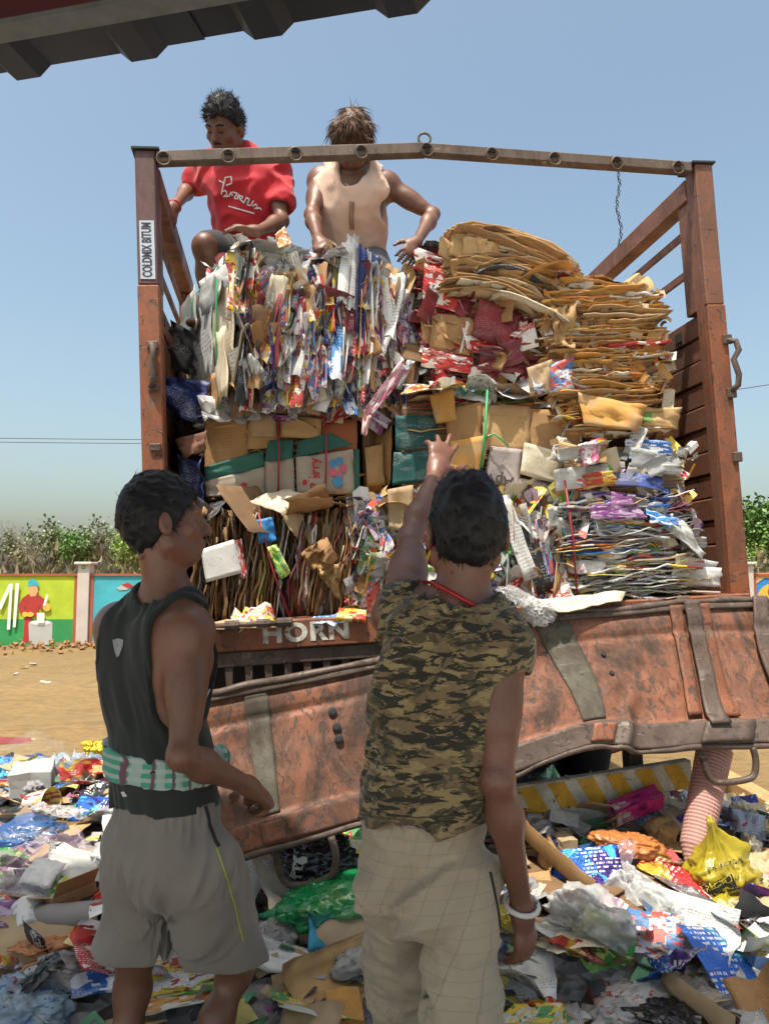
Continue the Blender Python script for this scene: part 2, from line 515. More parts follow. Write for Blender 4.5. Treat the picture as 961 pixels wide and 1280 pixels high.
for k, (a, b) in enumerate(wall_spans):
    if k in (0, 3, 4, 5):   # hidden or outside the picture: plain panels
        base_m = M_wallw
    else: base_m = {1: M_lime, 2: M_cyan, 6: M_bluep}[k]
    x0, x1 = wx(a), wx(b)
    w = empty('boundary_wall', ((x0 + x1) / 2, DW, 0))
    tag(w, wall_labels[k], 'wall', 'panels of the painted boundary wall')
    c = Vector((-(x0 + x1) / 2, -DW, 0))
    def loc(mb): mb.v = [tuple(Vector(q) + c) for q in mb.v]; return mb
    loc(MB().span((x0, DW, -0.3), (x1, DW + 0.2, zt - 0.05))).build('panel', base_m, w)
    loc(MB().span((x0 - 0.0, DW - 0.03, zt - 0.05), (x1, DW + 0.23, zt))).build('coping', M_brick, w)
    bw = 0.07
    for xa in (x0, x1 - bw):
        loc(MB().span((xa, DW - 0.012, -0.02), (xa + bw, DW + 0.01, zt - 0.051))).build('painted_border', M_brick, w)
    if k == 1:
        lo = MB(); lo.span((x0 + bw + 0.001, DW - 0.006, -0.1), (x1 - bw - 0.001, DW + 0.01, P(50, 774, DW).z))
        loc(lo).build('green_ground_band', M_green, w)
        shapes = [
            ('painted_legs', M_redp, [[(31.5, 770), (41, 769), (39, 803), (29, 803)]]),
            ('painted_drum', M_greyp, [[(36, 779), (66, 779), (65.5, 806), (37, 806)], circ(51, 779, 15, 4, 14)]),
            ('drum_lid', M_white, [circ(51, 778.5, 12.5, 2.8, 14)]),
            ('painted_coverall', M_redp, [[(28, 748), (35, 743), (47, 742), (56, 749), (53, 757), (49, 757), (48, 771), (31, 771), (33, 760)], [(28, 748), (24, 757), (25, 766), (40, 771), (42, 766), (31, 761), (34, 750)], [(53, 747), (57, 753), (58, 758), (52, 763), (48, 755)]]),
            ('painted_face', M_skinp, [[(36.5, 732), (47, 732), (48, 739), (45, 745), (39, 746), (36, 740)]]),
            ('painted_helmet', mat_basic('helmet_paint', (0.05, 0.42, 0.5), 0.6, 0.15), [[(35.3, 733), (35.5, 727), (38.5, 724), (43, 723.5), (46.5, 727), (49.5, 732), (47, 733), (43, 731.5)]]),
            ('painted_glove', M_yellp, [circ(31.5, 768, 3.6, 3.4, 9), circ(38, 768, 5, 3.2, 9), circ(58.8, 759, 5, 5.4, 10)]),
            ('painted_can', M_white, [[(46.5, 766), (56, 766), (56, 779), (46.5, 779)]]),
            ('painted_brush', M_white, [[(58.5, 743), (61, 744), (57, 758), (54, 757)]]),
            ('white_lettering', M_white, [[(11.5, 730), (16, 729), (2, 762), (-2, 758)], [(13, 730), (16.5, 730), (13, 787), (9, 787)], [(20, 729), (24.5, 729), (20, 784), (16.5, 784)], [(-20, 729), (-16, 729), (-4, 760), (-6, 766)], [(-24, 729), (-20, 729), (-22, 787), (-26, 787)]]),
        ]
        for i, (nm, m, polys) in enumerate(shapes):
            mb = MB()
            for j, pl in enumerate(polys): wall_poly(mb, pl, 0.006 + 0.004 * i + 0.0012 * j)
            loc(mb).build(nm, m, w)
    if k == 2:
        for i, (nm, m, polys) in enumerate([('painted_wing', M_greyp, [[(146, 735), (156, 729), (166, 731), (160, 737), (150, 738)]]), ('painted_bird', M_redp, [[(152, 731), (160, 728), (168, 733), (160, 735)]])]):
            mb = MB()
            for pl in polys: wall_poly(mb, pl, 0.006 + 0.004 * i)
            loc(mb).build(nm, m, w)
    if k == 6:
        for i, (nm, m, polys) in enumerate([
            ('painted_arch', M_skinp, [[(940, 716), (985, 716), (985, 726), (955, 722), (942, 732)]]),
            ('painted_face', M_yellp, [circ(962, 752, 17, 22, 18)]),
            ('painted_brow', M_brick, [circ(953, 748, 7, 2, 10), circ(972, 748, 7, 2, 10)]),
            ('painted_eye', M_white, [circ(953, 754, 5, 2.4, 10), circ(972, 754, 5, 2.4, 10)]),
            ('painted_mark', M_redp, [[(961, 732), (964, 740), (961.5, 746), (959, 740)]]),
            ('painted_lips', M_redp, [circ(962, 767, 6, 1.6, 10)])]):
            mb = MB()
            for pl in polys: wall_poly(mb, pl, 0.006 + 0.004 * i)
            loc(mb).build(nm, m, w)
for k, pxm in enumerate([-197.5, 106, 338, 568, 798, 932.5]):
    xm = wx(pxm)
    p = empty('wall_pillar', (xm, DW, 0))
    tag(p, ['pale pillar of the boundary wall past the lime panel', 'white pillar with a small green mark between lime and cyan panels', 'pale boundary wall pillar next to the cyan panel', 'pale boundary wall pillar behind the truck load',
            'pale boundary wall pillar behind the stacked cardboard', 'pale boundary wall pillar beside the blue mural'][k], 'pillar', 'pillars of the boundary wall')
    zt2 = P(106, 703, DW).z
    MB().span((-0.13, -0.06, -0.3), (0.13, 0.24, zt2 - 0.05)).build('shaft', M_wallw, p, bevel=0.01)
    MB().span((-0.19, -0.12, zt2 - 0.05), (0.19, 0.30, zt2 + 0.01)).build('cap', M_wallw, p, bevel=0.012)
    if k == 1:
        mb = MB()
        cz = P(106, 709, DW).z
        for a in (90, 210, 330):
            q0 = Vector((math.cos(R(a)) * .055, -0.064, cz + math.sin(R(a)) * .055)); q1 = Vector((math.cos(R(a + 120)) * .055, -0.064, cz + math.sin(R(a + 120)) * .055))
            mb.bar(q0.lerp(q1, .12), q0.lerp(q1, .88), 0.003, 0.02, up=(0.3, 0, 1))
        mb.build('green_mark', M_green, p)

# ---- clods and litter along the foot of the wall
mb = MB()
for i in range(900):
    x = rng.uniform(-11, 11); y = DW - 0.15 - abs(rng.gauss(0, 0.55)); s = rng.uniform(0.02, 0.09)
    h = max(0, 0.16 - 0.12 * (DW - y)) * rng.random()
    q = Quaternion(Vector((rng.gauss(0, 1), rng.gauss(0, 1), rng.gauss(0, 1))).normalized(), rng.uniform(0, 3)).to_matrix()
    mb.box((x, y, h + s * 0.2), (s * rng.uniform(.7, 1.5), s, s * .7), q)
o = mb.build('rubble', mat_basic('clod_earth', (0.30, 0.16, 0.07), 0.95, 0.35, 3, 0.3), bevel=0.0)
tag(o, 'reddish earth clods along the foot of the painted wall', 'rubble', kind='stuff')

# ---- trees beyond the wall
def mat_leaf(name, col):
    t = NT(name)
    v = t.coord('Object')
    c = t.mix(t.ramp(t.noise(v, 1.3, 3, 0.6), 0.35, 0.65), scl(col, 0.6), scl(col, 1.35))
    c = t.mix(t.ramp(t.noise(v, 9, 2, 0.6), 0.45, 0.7), c, scl(col, 1.6))
    t.base(c); t.rough(0.6)
    t.bsdf.inputs['Subsurface Weight'].default_value = 0.0
    return t.m
M_leafs = [mat_leaf('leaf_mid', (0.075, 0.15, 0.025)), mat_leaf('leaf_yellow', (0.15, 0.24, 0.03)), mat_leaf('leaf_grey', (0.15, 0.17, 0.09)), mat_leaf('twig_dry', (0.17, 0.135, 0.105))]
M_bark = mat_basic('bark', (0.12, 0.095, 0.07), 0.9, 0.3, 5, 0.5)
M_barkp = mat_basic('bark_pale', (0.17, 0.14, 0.11), 0.9, 0.2, 5, 0.4)
def tree_meshes(kind, seed):
    """unit tree about 1 m tall: (trunk mesh, crown mesh)"""
    r = random.Random(seed)
    tb = MB(); tips = []
    def limb(a, d, ln, rad, depth):
        pts = [a]; q = a; dd = d.normalized()
        for k in range(3):
            dd = (dd + Vector((r.gauss(0, .22), r.gauss(0, .22), r.gauss(.08, .12)))).normalized()
            q = q + dd * ln / 3; pts.append(q)
        tb.tube(pts, [rad, rad * .8, rad * .6, rad * .42], 5, caps=False)
        if depth == 0:
            tips.append((pts[-1], dd)); tips.append((pts[-2], dd)); return
        for k in range(r.choice([3, 3, 4])):
            nd = (dd + Vector((r.gauss(0, .65), r.gauss(0, .65), r.gauss(.1, .3)))).normalized()
            limb(pts[r.choice([2, 3, 3])], nd, ln * r.uniform(.6, .8), rad * .5, depth - 1)
    limb(Vector((0, 0, -0.02)), Vector((0, 0, 1)), 0.42 if kind != 'bare' else .45, 0.022, 2)
    cb = MB()
    n = {'green': 64, 'loose': 34, 'bare': 14}[kind]
    for (q, dd) in tips:
        for k in range(n):
            sp = {'green': 0.075, 'loose': 0.055, 'bare': 0.05}[kind]
            c = q + Vector((r.gauss(0, sp), r.gauss(0, sp), r.gauss(0, sp * .8)))
            s = r.uniform(.012, .03) if kind != 'bare' else r.uniform(.01, .02)
            u = Vector((r.gauss(0, 1), r.gauss(0, 1), r.gauss(0, .6))).normalized()
            w = u.cross(Vector((r.gauss(0, 1), r.gauss(0, 1), r.gauss(0, 1)))).normalized()
            if kind == 'bare':
                l = r.uniform(.03, .09)
                cb.add([c, c + w * .004, c + u * l], [(0, 1, 2)])
            else:
                cb.add([c - u * s, c + w * s * .7, c + u * s * 1.3, c - w * s * .7], [(0, 1, 2, 3)])
    return (mesh_data('trunk', tb.v, tb.f), mesh_data('crown', cb.v, cb.f))
TREES = {k: [tree_meshes(k, 100 + 7 * i + hash_) for i in range(3)] for k, hash_ in (('green', 1), ('loose', 2), ('bare', 3))}
tree_spots = []   # px, depth, px y of the top, kind, leaf material
for px, top, kind, lm in [(-60, 640, 'green', 0), (-38, 652, 'bare', 3), (-14, 647, 'bare', 3), (6, 650, 'bare', 3), (26, 646, 'bare', 3), (45, 650, 'bare', 3), (62, 646, 'loose', 2), (77, 652, 'green', 0), (98, 649, 'loose', 2), (112, 646, 'loose', 2),
                          (128, 654, 'bare', 3), (-24, 655, 'loose', 2), (16, 656, 'loose', 2), (36, 660, 'loose', 2), (52, 655, 'bare', 3), (88, 660, 'loose', 0), (120, 660, 'green', 0), (136, 650, 'loose', 2), (158, 664, 'green', 0), (146, 655, 'green', 1), (165, 652, 'green', 1), (185, 650, 'loose', 2), (215, 648, 'green', 0), (250, 650, 'loose', 2),
                          (905, 622, 'green', 0), (938, 616, 'green', 0), (962, 612, 'green', 0), (990, 618, 'green', 0), (948, 672, 'green', 1), (930, 668, 'loose', 2), (1025, 610, 'green', 1)]:
    tree_spots.append((px, top, kind, lm))
tl = {'green': ['dense dark green tree', 'bright yellow-green leafy tree'], 'loose': ['thin grey-green tree'], 'bare': ['pale nearly leafless tree']}
for i, (px, top, kind, lm) in enumerate(tree_spots):
    d = rng.uniform(46, 60) if px < 400 else rng.uniform(40, 48)
    if px > 400 and top > 650: d = 34
    g = P(px, 722, d); h = P(px, top, d).z
    tm, cm = TREES[kind][i % 3]
    side = 'past the lime and cyan wall' if px < 400 else 'above the blue mural wall'
    tr = empty('tree', (g.x, d, 0), rng.uniform(0, 6))
    tr.scale = (h * .95, h * .95, h)
    tag(tr, (tl[kind][1] if (kind == 'green' and lm == 1) else tl[kind][0]) + ' ' + side, 'tree', 'trees beyond the boundary wall ' + ('left' if px < 400 else 'right'))
    for nm, me, m in (('trunk', tm, M_barkp if kind == 'bare' else M_bark), ('crown', cm, M_leafs[lm])):
        c = link_mesh(nm, me, tr)
        if not me.materials: me.materials.append(m)
        c.material_slots[0].link = 'OBJECT'; c.material_slots[0].material = m
# dry scrub behind the wall
mb = MB()
for i in range(16000):
    x = rng.uniform(-26, 30); y = rng.uniform(24, 34); z = abs(rng.gauss(0, 0.8)) + .1
    if z > 2.1: continue
    z *= 1.15
    u = Vector((rng.gauss(0, .5), rng.gauss(0, .5), 1)).normalized(); w = u.cross(Vector((rng.gauss(0, 1), rng.gauss(0, 1), .2))).normalized()
    s = rng.uniform(.1, .28)
    mb.add([(x, y, z), Vector((x, y, z)) + w * .07, Vector((x, y, z)) + u * s * 2, Vector((x, y, z)) - w * .07], [(0, 1, 2, 3)])
o = mb.build('scrub', mat_leaf('scrub_dry', (0.13, 0.10, 0.042)))
tag(o, 'dry brown scrub growing behind the painted wall', 'scrub', kind='stuff')

# ---- overhead cables
M_cable = mat_basic('cable_black', (0.05, 0.05, 0.055), 0.6, 0.1)
for lab, a, b, sag in (('upper thin black cable crossing the sky behind the left truck post', P(-700, 528, 26), P(560, 548, 28), .25), ('lower thin black cable just under another beside the left truck post', P(-700, 533, 26.3), P(560, 553, 28.3), .25),
                  ('thin black cable running out from behind the right truck post', P(650, 522, 24), P(1500, 380, 24), .3)):
    mb = MB(); mb.tube([a.lerp(b, i / 24) - Vector((0, 0, sag * (1 - (2 * i / 24 - 1) ** 2))) for i in range(25)], 0.013, 5)
    tag(mb.build('overhead_cable', M_cable, smooth=True), lab, 'cable', 'overhead cables')

# ---- shed roof overhead
M_sheet = mat_basic('roof_sheet', (0.022, 0.030, 0.046), 0.5, 0.25, 2.5, 0.1, metal=0.2, fine=18)
M_maroon = mat_basic('maroon_primer', (0.07, 0.014, 0.018), 0.6, 0.25, 3, 0.15, fine=40)
M_zinc = mat_basic('zinc_flange', (0.11, 0.12, 0.12), 0.6, 0.25, 20, 0.15, fine=80)
EZ = 2.90
def PZ(px, py, z):
    r = ray(px, py); t = (z - CAMZ) / r.z
    return Vector((r.x * t, r.y * t, z))
EA, EB = PZ(0, 92, EZ), PZ(580, -4, EZ)
ed = (EB - EA).normalized()
eb = Vector((ed.y, -ed.x, 0))            # towards the camera
if eb.y > 0: eb = -eb
roof = empty('shed_roof', (EA.x, EA.y, EZ))
tag(roof, 'grey corrugated metal roof edge with maroon purlin hanging overhead', 'roof')
step = 0.355
rib0 = (PZ(42, 104, EZ - .03) - EA).dot(ed)
slope = 0.05
nsheet = 9
for k in range(-4, 5):
    # one sheet carries two ribs; profile runs along the eave
    prof = []
    for j in (0, 1):
        c = rib0 + (2 * k + j) * step
        prof += [(c - step / 2 - (0 if j else 0.03), 0), (c - .07, 0), (c - .037, -.03), (c + .037, -.03), (c + .07, 0)]
    prof.append((rib0 + (2 * k + 1) * step + step / 2 + .0, 0))
    vs = []; n = len(prof); th = .0025
    for back in (0.0, 2.8):
        for zz in (0, th):
            for (s, z) in prof:
                q = ed * s + eb * back
                vs.append((q.x, q.y, z + zz + back * slope + .006 * (k % 2)))
    fs = []
    for i in range(n - 1):
        fs.append((i, i + 1, 2 * n + i + 1, 2 * n + i))
        fs.append((n + i, 3 * n + i, 3 * n + i + 1, n + i + 1))
        fs.append((i, n + i, n + i + 1, i + 1))
        fs.append((2 * n + i, 2 * n + i + 1, 3 * n + i + 1, 3 * n + i))
    link_mesh('roof_sheet', mesh_data('roof_sheet', vs, fs, [M_sheet]), roof)
for k, bk in enumerate((0.34, 1.4, 2.7)):
    a = ed * -3.6 + eb * bk; b = ed * 3.9 + eb * bk
    z = bk * slope - .036 - .075
    pu = MB().bar((a.x, a.y, z), (b.x, b.y, z), .05, .14).build('purlin', M_maroon, roof, bevel=.004)
    fl = MB().bar((a.x, a.y, z - .0765), (b.x, b.y, z - .0765), .056, .012).build('flange', M_zinc, pu)
for sx in (-3.5, 3.8):
    for bk in (1.4, 2.7):
        q = ed * sx + eb * bk
        MB().span((q.x - .05, q.y - .05, -EZ - .2), (q.x + .05, q.y + .05, bk * slope - .145)).build('column', M_maroon, roof, bevel=.005)
# ================================================================== TRUCK
M_orange = mat_rust_paint('truck_orange', (0.27, 0.085, 0.033), chip=0.57, scale=11)
M_brown = mat_rust_paint('truck_brown', (0.205, 0.082, 0.044), chip=0.60, scale=10, rust=(0.055, 0.034, 0.026))
M_maroonp = mat_rust_paint('truck_maroon', (0.115, 0.045, 0.045), chip=0.62, scale=10)
M_steel = mat_rust_paint('worn_steel', (0.105, 0.072, 0.055), chip=0.57, scale=12, rust=(0.05, 0.035, 0.028), worn=(0.24, 0.21, 0.18))
M_bar = mat_rust_paint('bar_steel', (0.125, 0.085, 0.06), chip=0.6, scale=14, rust=(0.05, 0.035, 0.03), worn=(0.25, 0.2, 0.15))
M_dark = mat_basic('chassis_black', (0.025, 0.023, 0.022), 0.8, 0.3, 6, 0.3)
M_gate = mat_rust_paint('tailgate_orange', (0.25, 0.092, 0.046), chip=0.55, scale=13, rough=.6, grime=.95, rust=(0.095, 0.058, 0.042), worn=(0.15, 0.10, 0.075), streak=(1.3, 1, .7))
M_strip = mat_rust_paint('tailgate_strip_grey', (0.105, 0.098, 0.068), chip=0.60, scale=14, rough=.6, grime=.8)
M_letter = mat_rust_paint('white_letter_paint', (0.72, 0.70, 0.62), chip=0.585, scale=16, rust=(0.30, 0.11, 0.05))
M_sticker = mat_basic('blue_grey_sticker', (0.42, 0.47, 0.53), 0.5, 0.1, 8, 0.05)
M_ink = mat_basic('black_ink', (0.015, 0.015, 0.02), 0.6, 0.1)

truck = empty('truck', matrix=TM)
tag(truck, 'rust-orange open truck bed seen from behind, loaded high with paper bales', 'truck')
W = WID; LEN = 5.0
zL = TL(180, 192, 0).z            # post height on the left
zRt = TL(870, 206, 0).z
HP = 0.5 * (zL + zRt)
# floor of planks
for i in range(12):
    a = .05 + (W - .10) * i / 12; b = .05 + (W - .10) * (i + 1) / 12 - .004
    MB().span((a, .06, -.05), (b, LEN, -.001 - .003 * (i % 2))).build('floor_plank', M_brown, truck)
# rear cross member with HORN
MB().span((.02, -.035, -.115), (W - .02, .055, -.004)).build('rear_beam', M_orange, truck, bevel=.006)
bar = MB().span((.05, -.02, -.175), (W * .62, .05, -.118)).build('step_bar', M_steel, truck, bevel=.004)
for i in range(19):
    s = .07 + i * .076
    mb = MB(); zz = -.176
    mb.hexa([(s, -.012, zz - .13), (s + .018, -.012, zz - .13), (s + .018, .01, zz - .13), (s, .01, zz - .13), (s - .006, -.014, zz), (s + .024, -.014, zz), (s + .024, .012, zz), (s - .006, .012, zz)])
    mb.build('step_tooth', M_bar, truck)
tm_ = text_mesh('horn_lettering', 'HORN', .098, M_letter, .0008, .004, 0, 1.12)
hc = TL(383, 797, -.037)
ho = link_mesh('horn_lettering', tm_, truck)
ho.matrix_local = Matrix.Translation((hc.x, -.0362, -.058)) @ Matrix.Rotation(R(90), 4, 'X') @ Matrix.Diagonal((1.12, 1.0, 1, 1))
# hinge rod on the beam
mb = MB(); mb.tube([(.24, -.05, -.012), (.56, -.05, -.012)], .011, 8)
hr = mb.build('hinge_rod', M_bar, truck, smooth=True)
for s in (.30, .42, .5):
    mb = MB(); mb.tube([(s, -.05, -.012), (s + .055, -.05, -.012)], .019, 10); mb.build('hinge_sleeve', M_steel, truck, smooth=False)
for s in (2.15, 1.4):
    mb = MB(); mb.tube([(s, -.045, -.016), (s + .06, -.045, -.016)], .019, 10); mb.build('hinge_sleeve', M_steel, truck, smooth=False)
# ---- side walls
def side(sx, inward):
    zp = TL(870, 385, .05).z if inward < 0 else TL(190, 355, .05).z     # where the solid part ends
    th = .045
    npl = 12; hpl = zp / npl
    for i in range(npl):
        off = .010 if i % 2 else 0.0
        a = sx + inward * (.02 + off); b = sx + inward * (th + off * .6)
        z0 = i * hpl + .003; z1 = (i + 1) * hpl - .003
        MB().span((min(a, b), .101, z0), (max(a, b), LEN, z1)).build('side_board', M_brown, truck, bevel=.005)
    out = MB().span((min(sx + inward * .004, sx + inward * .019), .101, 0), (max(sx + inward * .004, sx + inward * .019), LEN, zp)).build('side_skin', M_orange, truck)
    # top rail and thin rails
    a, b = sorted((sx + inward * .005, sx + inward * .085))
    MB().span((a, .10, HP - .115), (b, LEN, HP - .012)).build('top_rail', M_brown, truck, bevel=.006)
    for zz in (zp + (HP - zp) * .36, zp + (HP - zp) * .66):
        a, b = sorted((sx + inward * .02, sx + inward * .035))
        MB().span((a, .10, zz - .02), (b, LEN, zz + .02)).build('thin_rail', M_brown, truck, bevel=.003)
    for l in (.10, 1.25, 2.45, 3.65, LEN - .1):
        a, b = sorted((sx + inward * .012, sx + inward * .075))
        MB().span((a, l + (.002 if l < .2 else 0), zp + .001), (b, l + .09, HP - .117)).build('stake', M_brown, truck, bevel=.004)
    # slots in the upper board
    for i in range(5):
        a, b = sorted((sx + inward * (th + .0095), sx + inward * (th + .0125)))
        MB().span((a, .28 + i * .42, zp - hpl * .75), (b, .34 + i * .42, zp - hpl * .35)).build('slot', M_dark, truck)
    return zp
zpR = side(W, -1)
zpL = side(0.0, 1)
# ---- rear posts: upper sleeve darker
pl = MB().span((0, 0, zpL * .985), (.082, .10, HP + .012)).build('rear_post_upper', M_maroonp, truck, bevel=.006)
MB().span((-.002, -.004, -.34), (.084, .10, zpL * .985 - .002)).build('rear_post', M_orange, truck, bevel=.006)
MB().span((W - .085, 0, zpR * 1.0), (W, .028, HP + .012)).build('rear_post_upper', M_brown, truck, bevel=.005)
MB().span((W - .085, -.004, -.30), (W + .002, .028, zpR * 1.0 - .002)).build('rear_post', M_orange, truck, bevel=.005)
MB().span((W - .080, .029, -.28), (W - .001, .0985, HP + .008)).build('post_channel', M_brown, truck, bevel=.005)
for s in (-.012, W - .10):
    MB().span((s, -.010, HP + .0125), (s + .11, .125, HP + .021)).build('post_cap', M_dark, truck)
# sticker on the left post
sa, sb = TL(187, 276, 0), TL(187, 349, 0)
sz = (sa.z + sb.z) / 2
stk = MB().span((.012, -.003, sb.z), (.07, -.0008, sa.z)).build('post_sticker', M_sticker, truck)
tmx = text_mesh('sticker_lettering', 'COLDMIX BITUM', .052, M_ink, .0004, .0014)
bbx = max(v.co.x for v in tmx.vertices) - min(v.co.x for v in tmx.vertices)
to = link_mesh('sticker_lettering', tmx, stk)
kx = (sa.z - sb.z) * .93 / bbx
to.matrix_local = Matrix.Translation((.041, -.0036, sz)) @ Matrix(((0, -1, 0, 0), (0, 0, -1, 0), (1, 0, 0, 0), (0, 0, 0, 1))) @ Matrix.Diagonal((kx, 1.0, 1, 1))
# latches on the posts
def latch(s, zc, hgt, out):
    mb = MB()
    mb.tube([(s, -.008, zc + hgt), (s + out * .03, -.03, zc + hgt - .01), (s + out * .038, -.034, zc + hgt * .55), (s + out * .012, -.03, zc + hgt * .2), (s + out * .03, -.032, zc - hgt * .4), (s + out * .024, -.028, zc - hgt * .8), (s, -.008, zc - hgt)], .013, 8)
    return mb.build('latch_hook', M_steel, truck, smooth=True)
q = TL(906, 458, 0); latch(W - .012, q.z, .115, 1)
q = TL(187, 458, 0); latch(.045, q.z, .085, .35)
for py in (425, 492, 572):
    q = TL(905, py, 0); MB().span((W - .03, -.018, q.z - .022), (W + .012, -.0045, q.z + .022)).build('hinge_lug', M_steel, truck, bevel=.004)
for py in (432, 485, 560, 600):
    q = TL(187, py, 0); MB().span((.03, -.014, q.z - .016), (.075, -.0045, q.z + .016)).build('hinge_lug', M_steel, truck, bevel=.004)
# ---- top bar with rings (kinked in the middle)
ta, tmid, tb_ = Vector((.083, .03, TL(197, 199, .03).z)), TL(532, 188, .03), Vector((W - .093, .03, TL(846, 211, .03).z))
tmid.y = .03
MB().bar(ta, tmid, .05, .052).build('top_bar', M_bar, truck, bevel=.005)
MB().bar(tmid + Vector((.002, 0, -.001)), tb_, .05, .048).build('top_bar', M_bar, truck, bevel=.005)
for px in (205, 286, 370, 452, 534, 615, 693, 770, 846):
    q = TL(px, 200, .0)
    k = ta.lerp(tmid, (q.x - ta.x) / (tmid.x - ta.x)) if q.x < tmid.x else tmid.lerp(tb_, (q.x - tmid.x) / (tb_.x - tmid.x))
    mb = MB(); mb.ring((k.x, -.004, k.z - .016), (rng.uniform(-.25, .25), 1, .1), .027, .0042); rg = mb.build('tie_ring', M_bar, truck, smooth=True)
    mb = MB(); mb.add([(k.x - .018, .0045, k.z - .004), (k.x + .018, .0045, k.z - .004), (k.x, .0045, k.z + .016), (k.x - .018, -.004, k.z - .004), (k.x + .018, -.004, k.z - .004), (k.x, -.004, k.z + .016)], [(0, 2, 1), (3, 4, 5), (0, 1, 4, 3), (1, 2, 5, 4), (2, 0, 3, 5)])
    mb.build('ring_lug', M_dark, truck)
mb = MB(); mb.ring((tmid.x - .003, .03, tmid.z + .052), (.1, 1, 0), .026, .0055); mb.build('tie_ring', M_bar, truck, smooth=True)
# wire hanging from the bar
kq = TL(771, 214, .0); kb = TL(774, 308, .0)
mb = MB()
for ph in (0, 2.1):
    mb.tube([Vector((kq.x + (kb.x - kq.x) * i / 40 + .006 * math.sin(i * 1.1 + ph) + .008 * math.sin(i * .25), -.004 + .006 * math.cos(i * 1.1 + ph), kq.z + (kb.z - kq.z) * (i / 40))) for i in range(41)], .0022, 5)
wi = mb.build('hanging_wire', M_dark, smooth=True); wi.matrix_world = TM
tag(wi, 'twisted dark wire dangling from a ring of the truck top bar', 'wire')
MB().span((.06, .30, -.62), (W - .06, .33, -.053)).build('underbody_panel', M_dark, truck)  # dark sheet added to stand in for the shade behind the step teeth
# ---- headboard and chassis
for i in range(10):
    MB().span((.05, LEN - .05, i * .19 + .003), (W - .05, LEN - .01, i * .19 + .187)).build('head_board', M_brown, truck)
for s in (.72, W - .82):
    MB().span((s, .12, -.30), (s + .10, LEN + .6, -.052)).build('chassis_rail', M_dark, truck, bevel=.006)
for l in (.5, 1.3, 2.2, 3.2, 4.2):
    MB().span((.06, l, -.118), (W - .06, l + .08, -.052)).build('cross_member', M_dark, truck)
M_tyre = mat_basic('tyre_rubber', (0.022, 0.021, 0.020), 0.85, 0.3, 9, 0.4)
for s in (.30, .62, W - .62, W - .30):
    wc = Vector((s, 1.55, -.74))
    wh = MB()
    prof = [(.12, .24), (.125, .40), (.10, .47), (.05, .495), (-.05, .495), (-.10, .47), (-.125, .40), (-.12, .24)]
    n = 32
    vs = [(wc.x + a, wc.y + r_ * math.cos(2 * math.pi * k / n), wc.z + r_ * math.sin(2 * math.pi * k / n)) for k in range(n) for a, r_ in prof]
    m8 = len(prof)
    wh.add(vs, [(k * m8 + j, k * m8 + (j + 1) % m8, ((k + 1) % n) * m8 + (j + 1) % m8, ((k + 1) % n) * m8 + j) for k in range(n) for j in range(m8)])
    tw = wh.build('wheel', M_tyre, truck, smooth=True)
    mb = MB(); mb.disc(wc, (1, 0, 0), .245, .12, 24); mb.build('rim', M_bar, tw)
mb = MB(); mb.tube([(.35, 1.55, -.74), (W - .35, 1.55, -.74)], .07, 10); mb.build('axle', M_dark, truck)
# ---- bumper with chevrons
M_bwhite = mat_rust_paint('bumper_white', (0.62, 0.59, 0.50), grime=.45, chip=0.60, scale=10, rust=(0.12, 0.09, 0.07))
M_byel = mat_rust_paint('bumper_yellow', (0.66, 0.36, 0.02), grime=.35, chip=0.61, scale=10, rust=(0.12, 0.08, 0.04))
b0 = TL(862, 966, .02); b1 = TL(648, 1000, .02)
bd = (b1 - b0); bl = b0 + bd * 1.7
hb = .115
bz = lambda s: b0.z + (bl.z - b0.z) * (s - b0.x) / (bl.x - b0.x)
def bseg(s0, s1, k0, k1, l0, l1):
    """slanted patch of the bumper face; k is the shift of the lower edge"""
    return [(s0 + k0, l0, bz(s0) - hb / 2), (s1 + k1, l0, bz(s1) - hb / 2), (s1 + k1, l1, bz(s1) - hb / 2), (s0 + k0, l1, bz(s0) - hb / 2),
            (s0, l0, bz(s0) + hb / 2), (s1, l0, bz(s1) + hb / 2), (s1, l1, bz(s1) + hb / 2), (s0, l1, bz(s0) + hb / 2)]
mb = MB(); mb.hexa(bseg(bl.x, b0.x, 0, 0, .0, .05)); bump = mb.build('bumper_bar', M_bwhite, truck, bevel=.006)
for i in range(12):
    s = b0.x - .13 - i * .125
    if s < bl.x + .06: break
    mb = MB(); pts = bseg(s, s + .07, .055, .055, -.003, .001)
    pts = [(p[0], p[1], p[2] * 1.0 + (.006 if j < 4 else -.006)) for j, p in enumerate(pts)]
    mb.hexa(pts); mb.build('yellow_chevron', M_byel, bump)
MB().hexa([(p[0], p[1] + .012, p[2] - .062) for p in bseg(bl.x + .1, b0.x - .1, 0, 0, 0, .04)]).build('lower_bumper_flange', M_bwhite, bump)
for s in (b0.x - .25, bl.x + .25):
    MB().span((s, .05, bz(s) - .04), (s + .06, .12, -.31)).build('bumper_bracket', M_dark, truck)
MB().span((W * .3, .3, -.62), (W * .7, .42, -.5)).build('spare_beam', M_dark, truck)

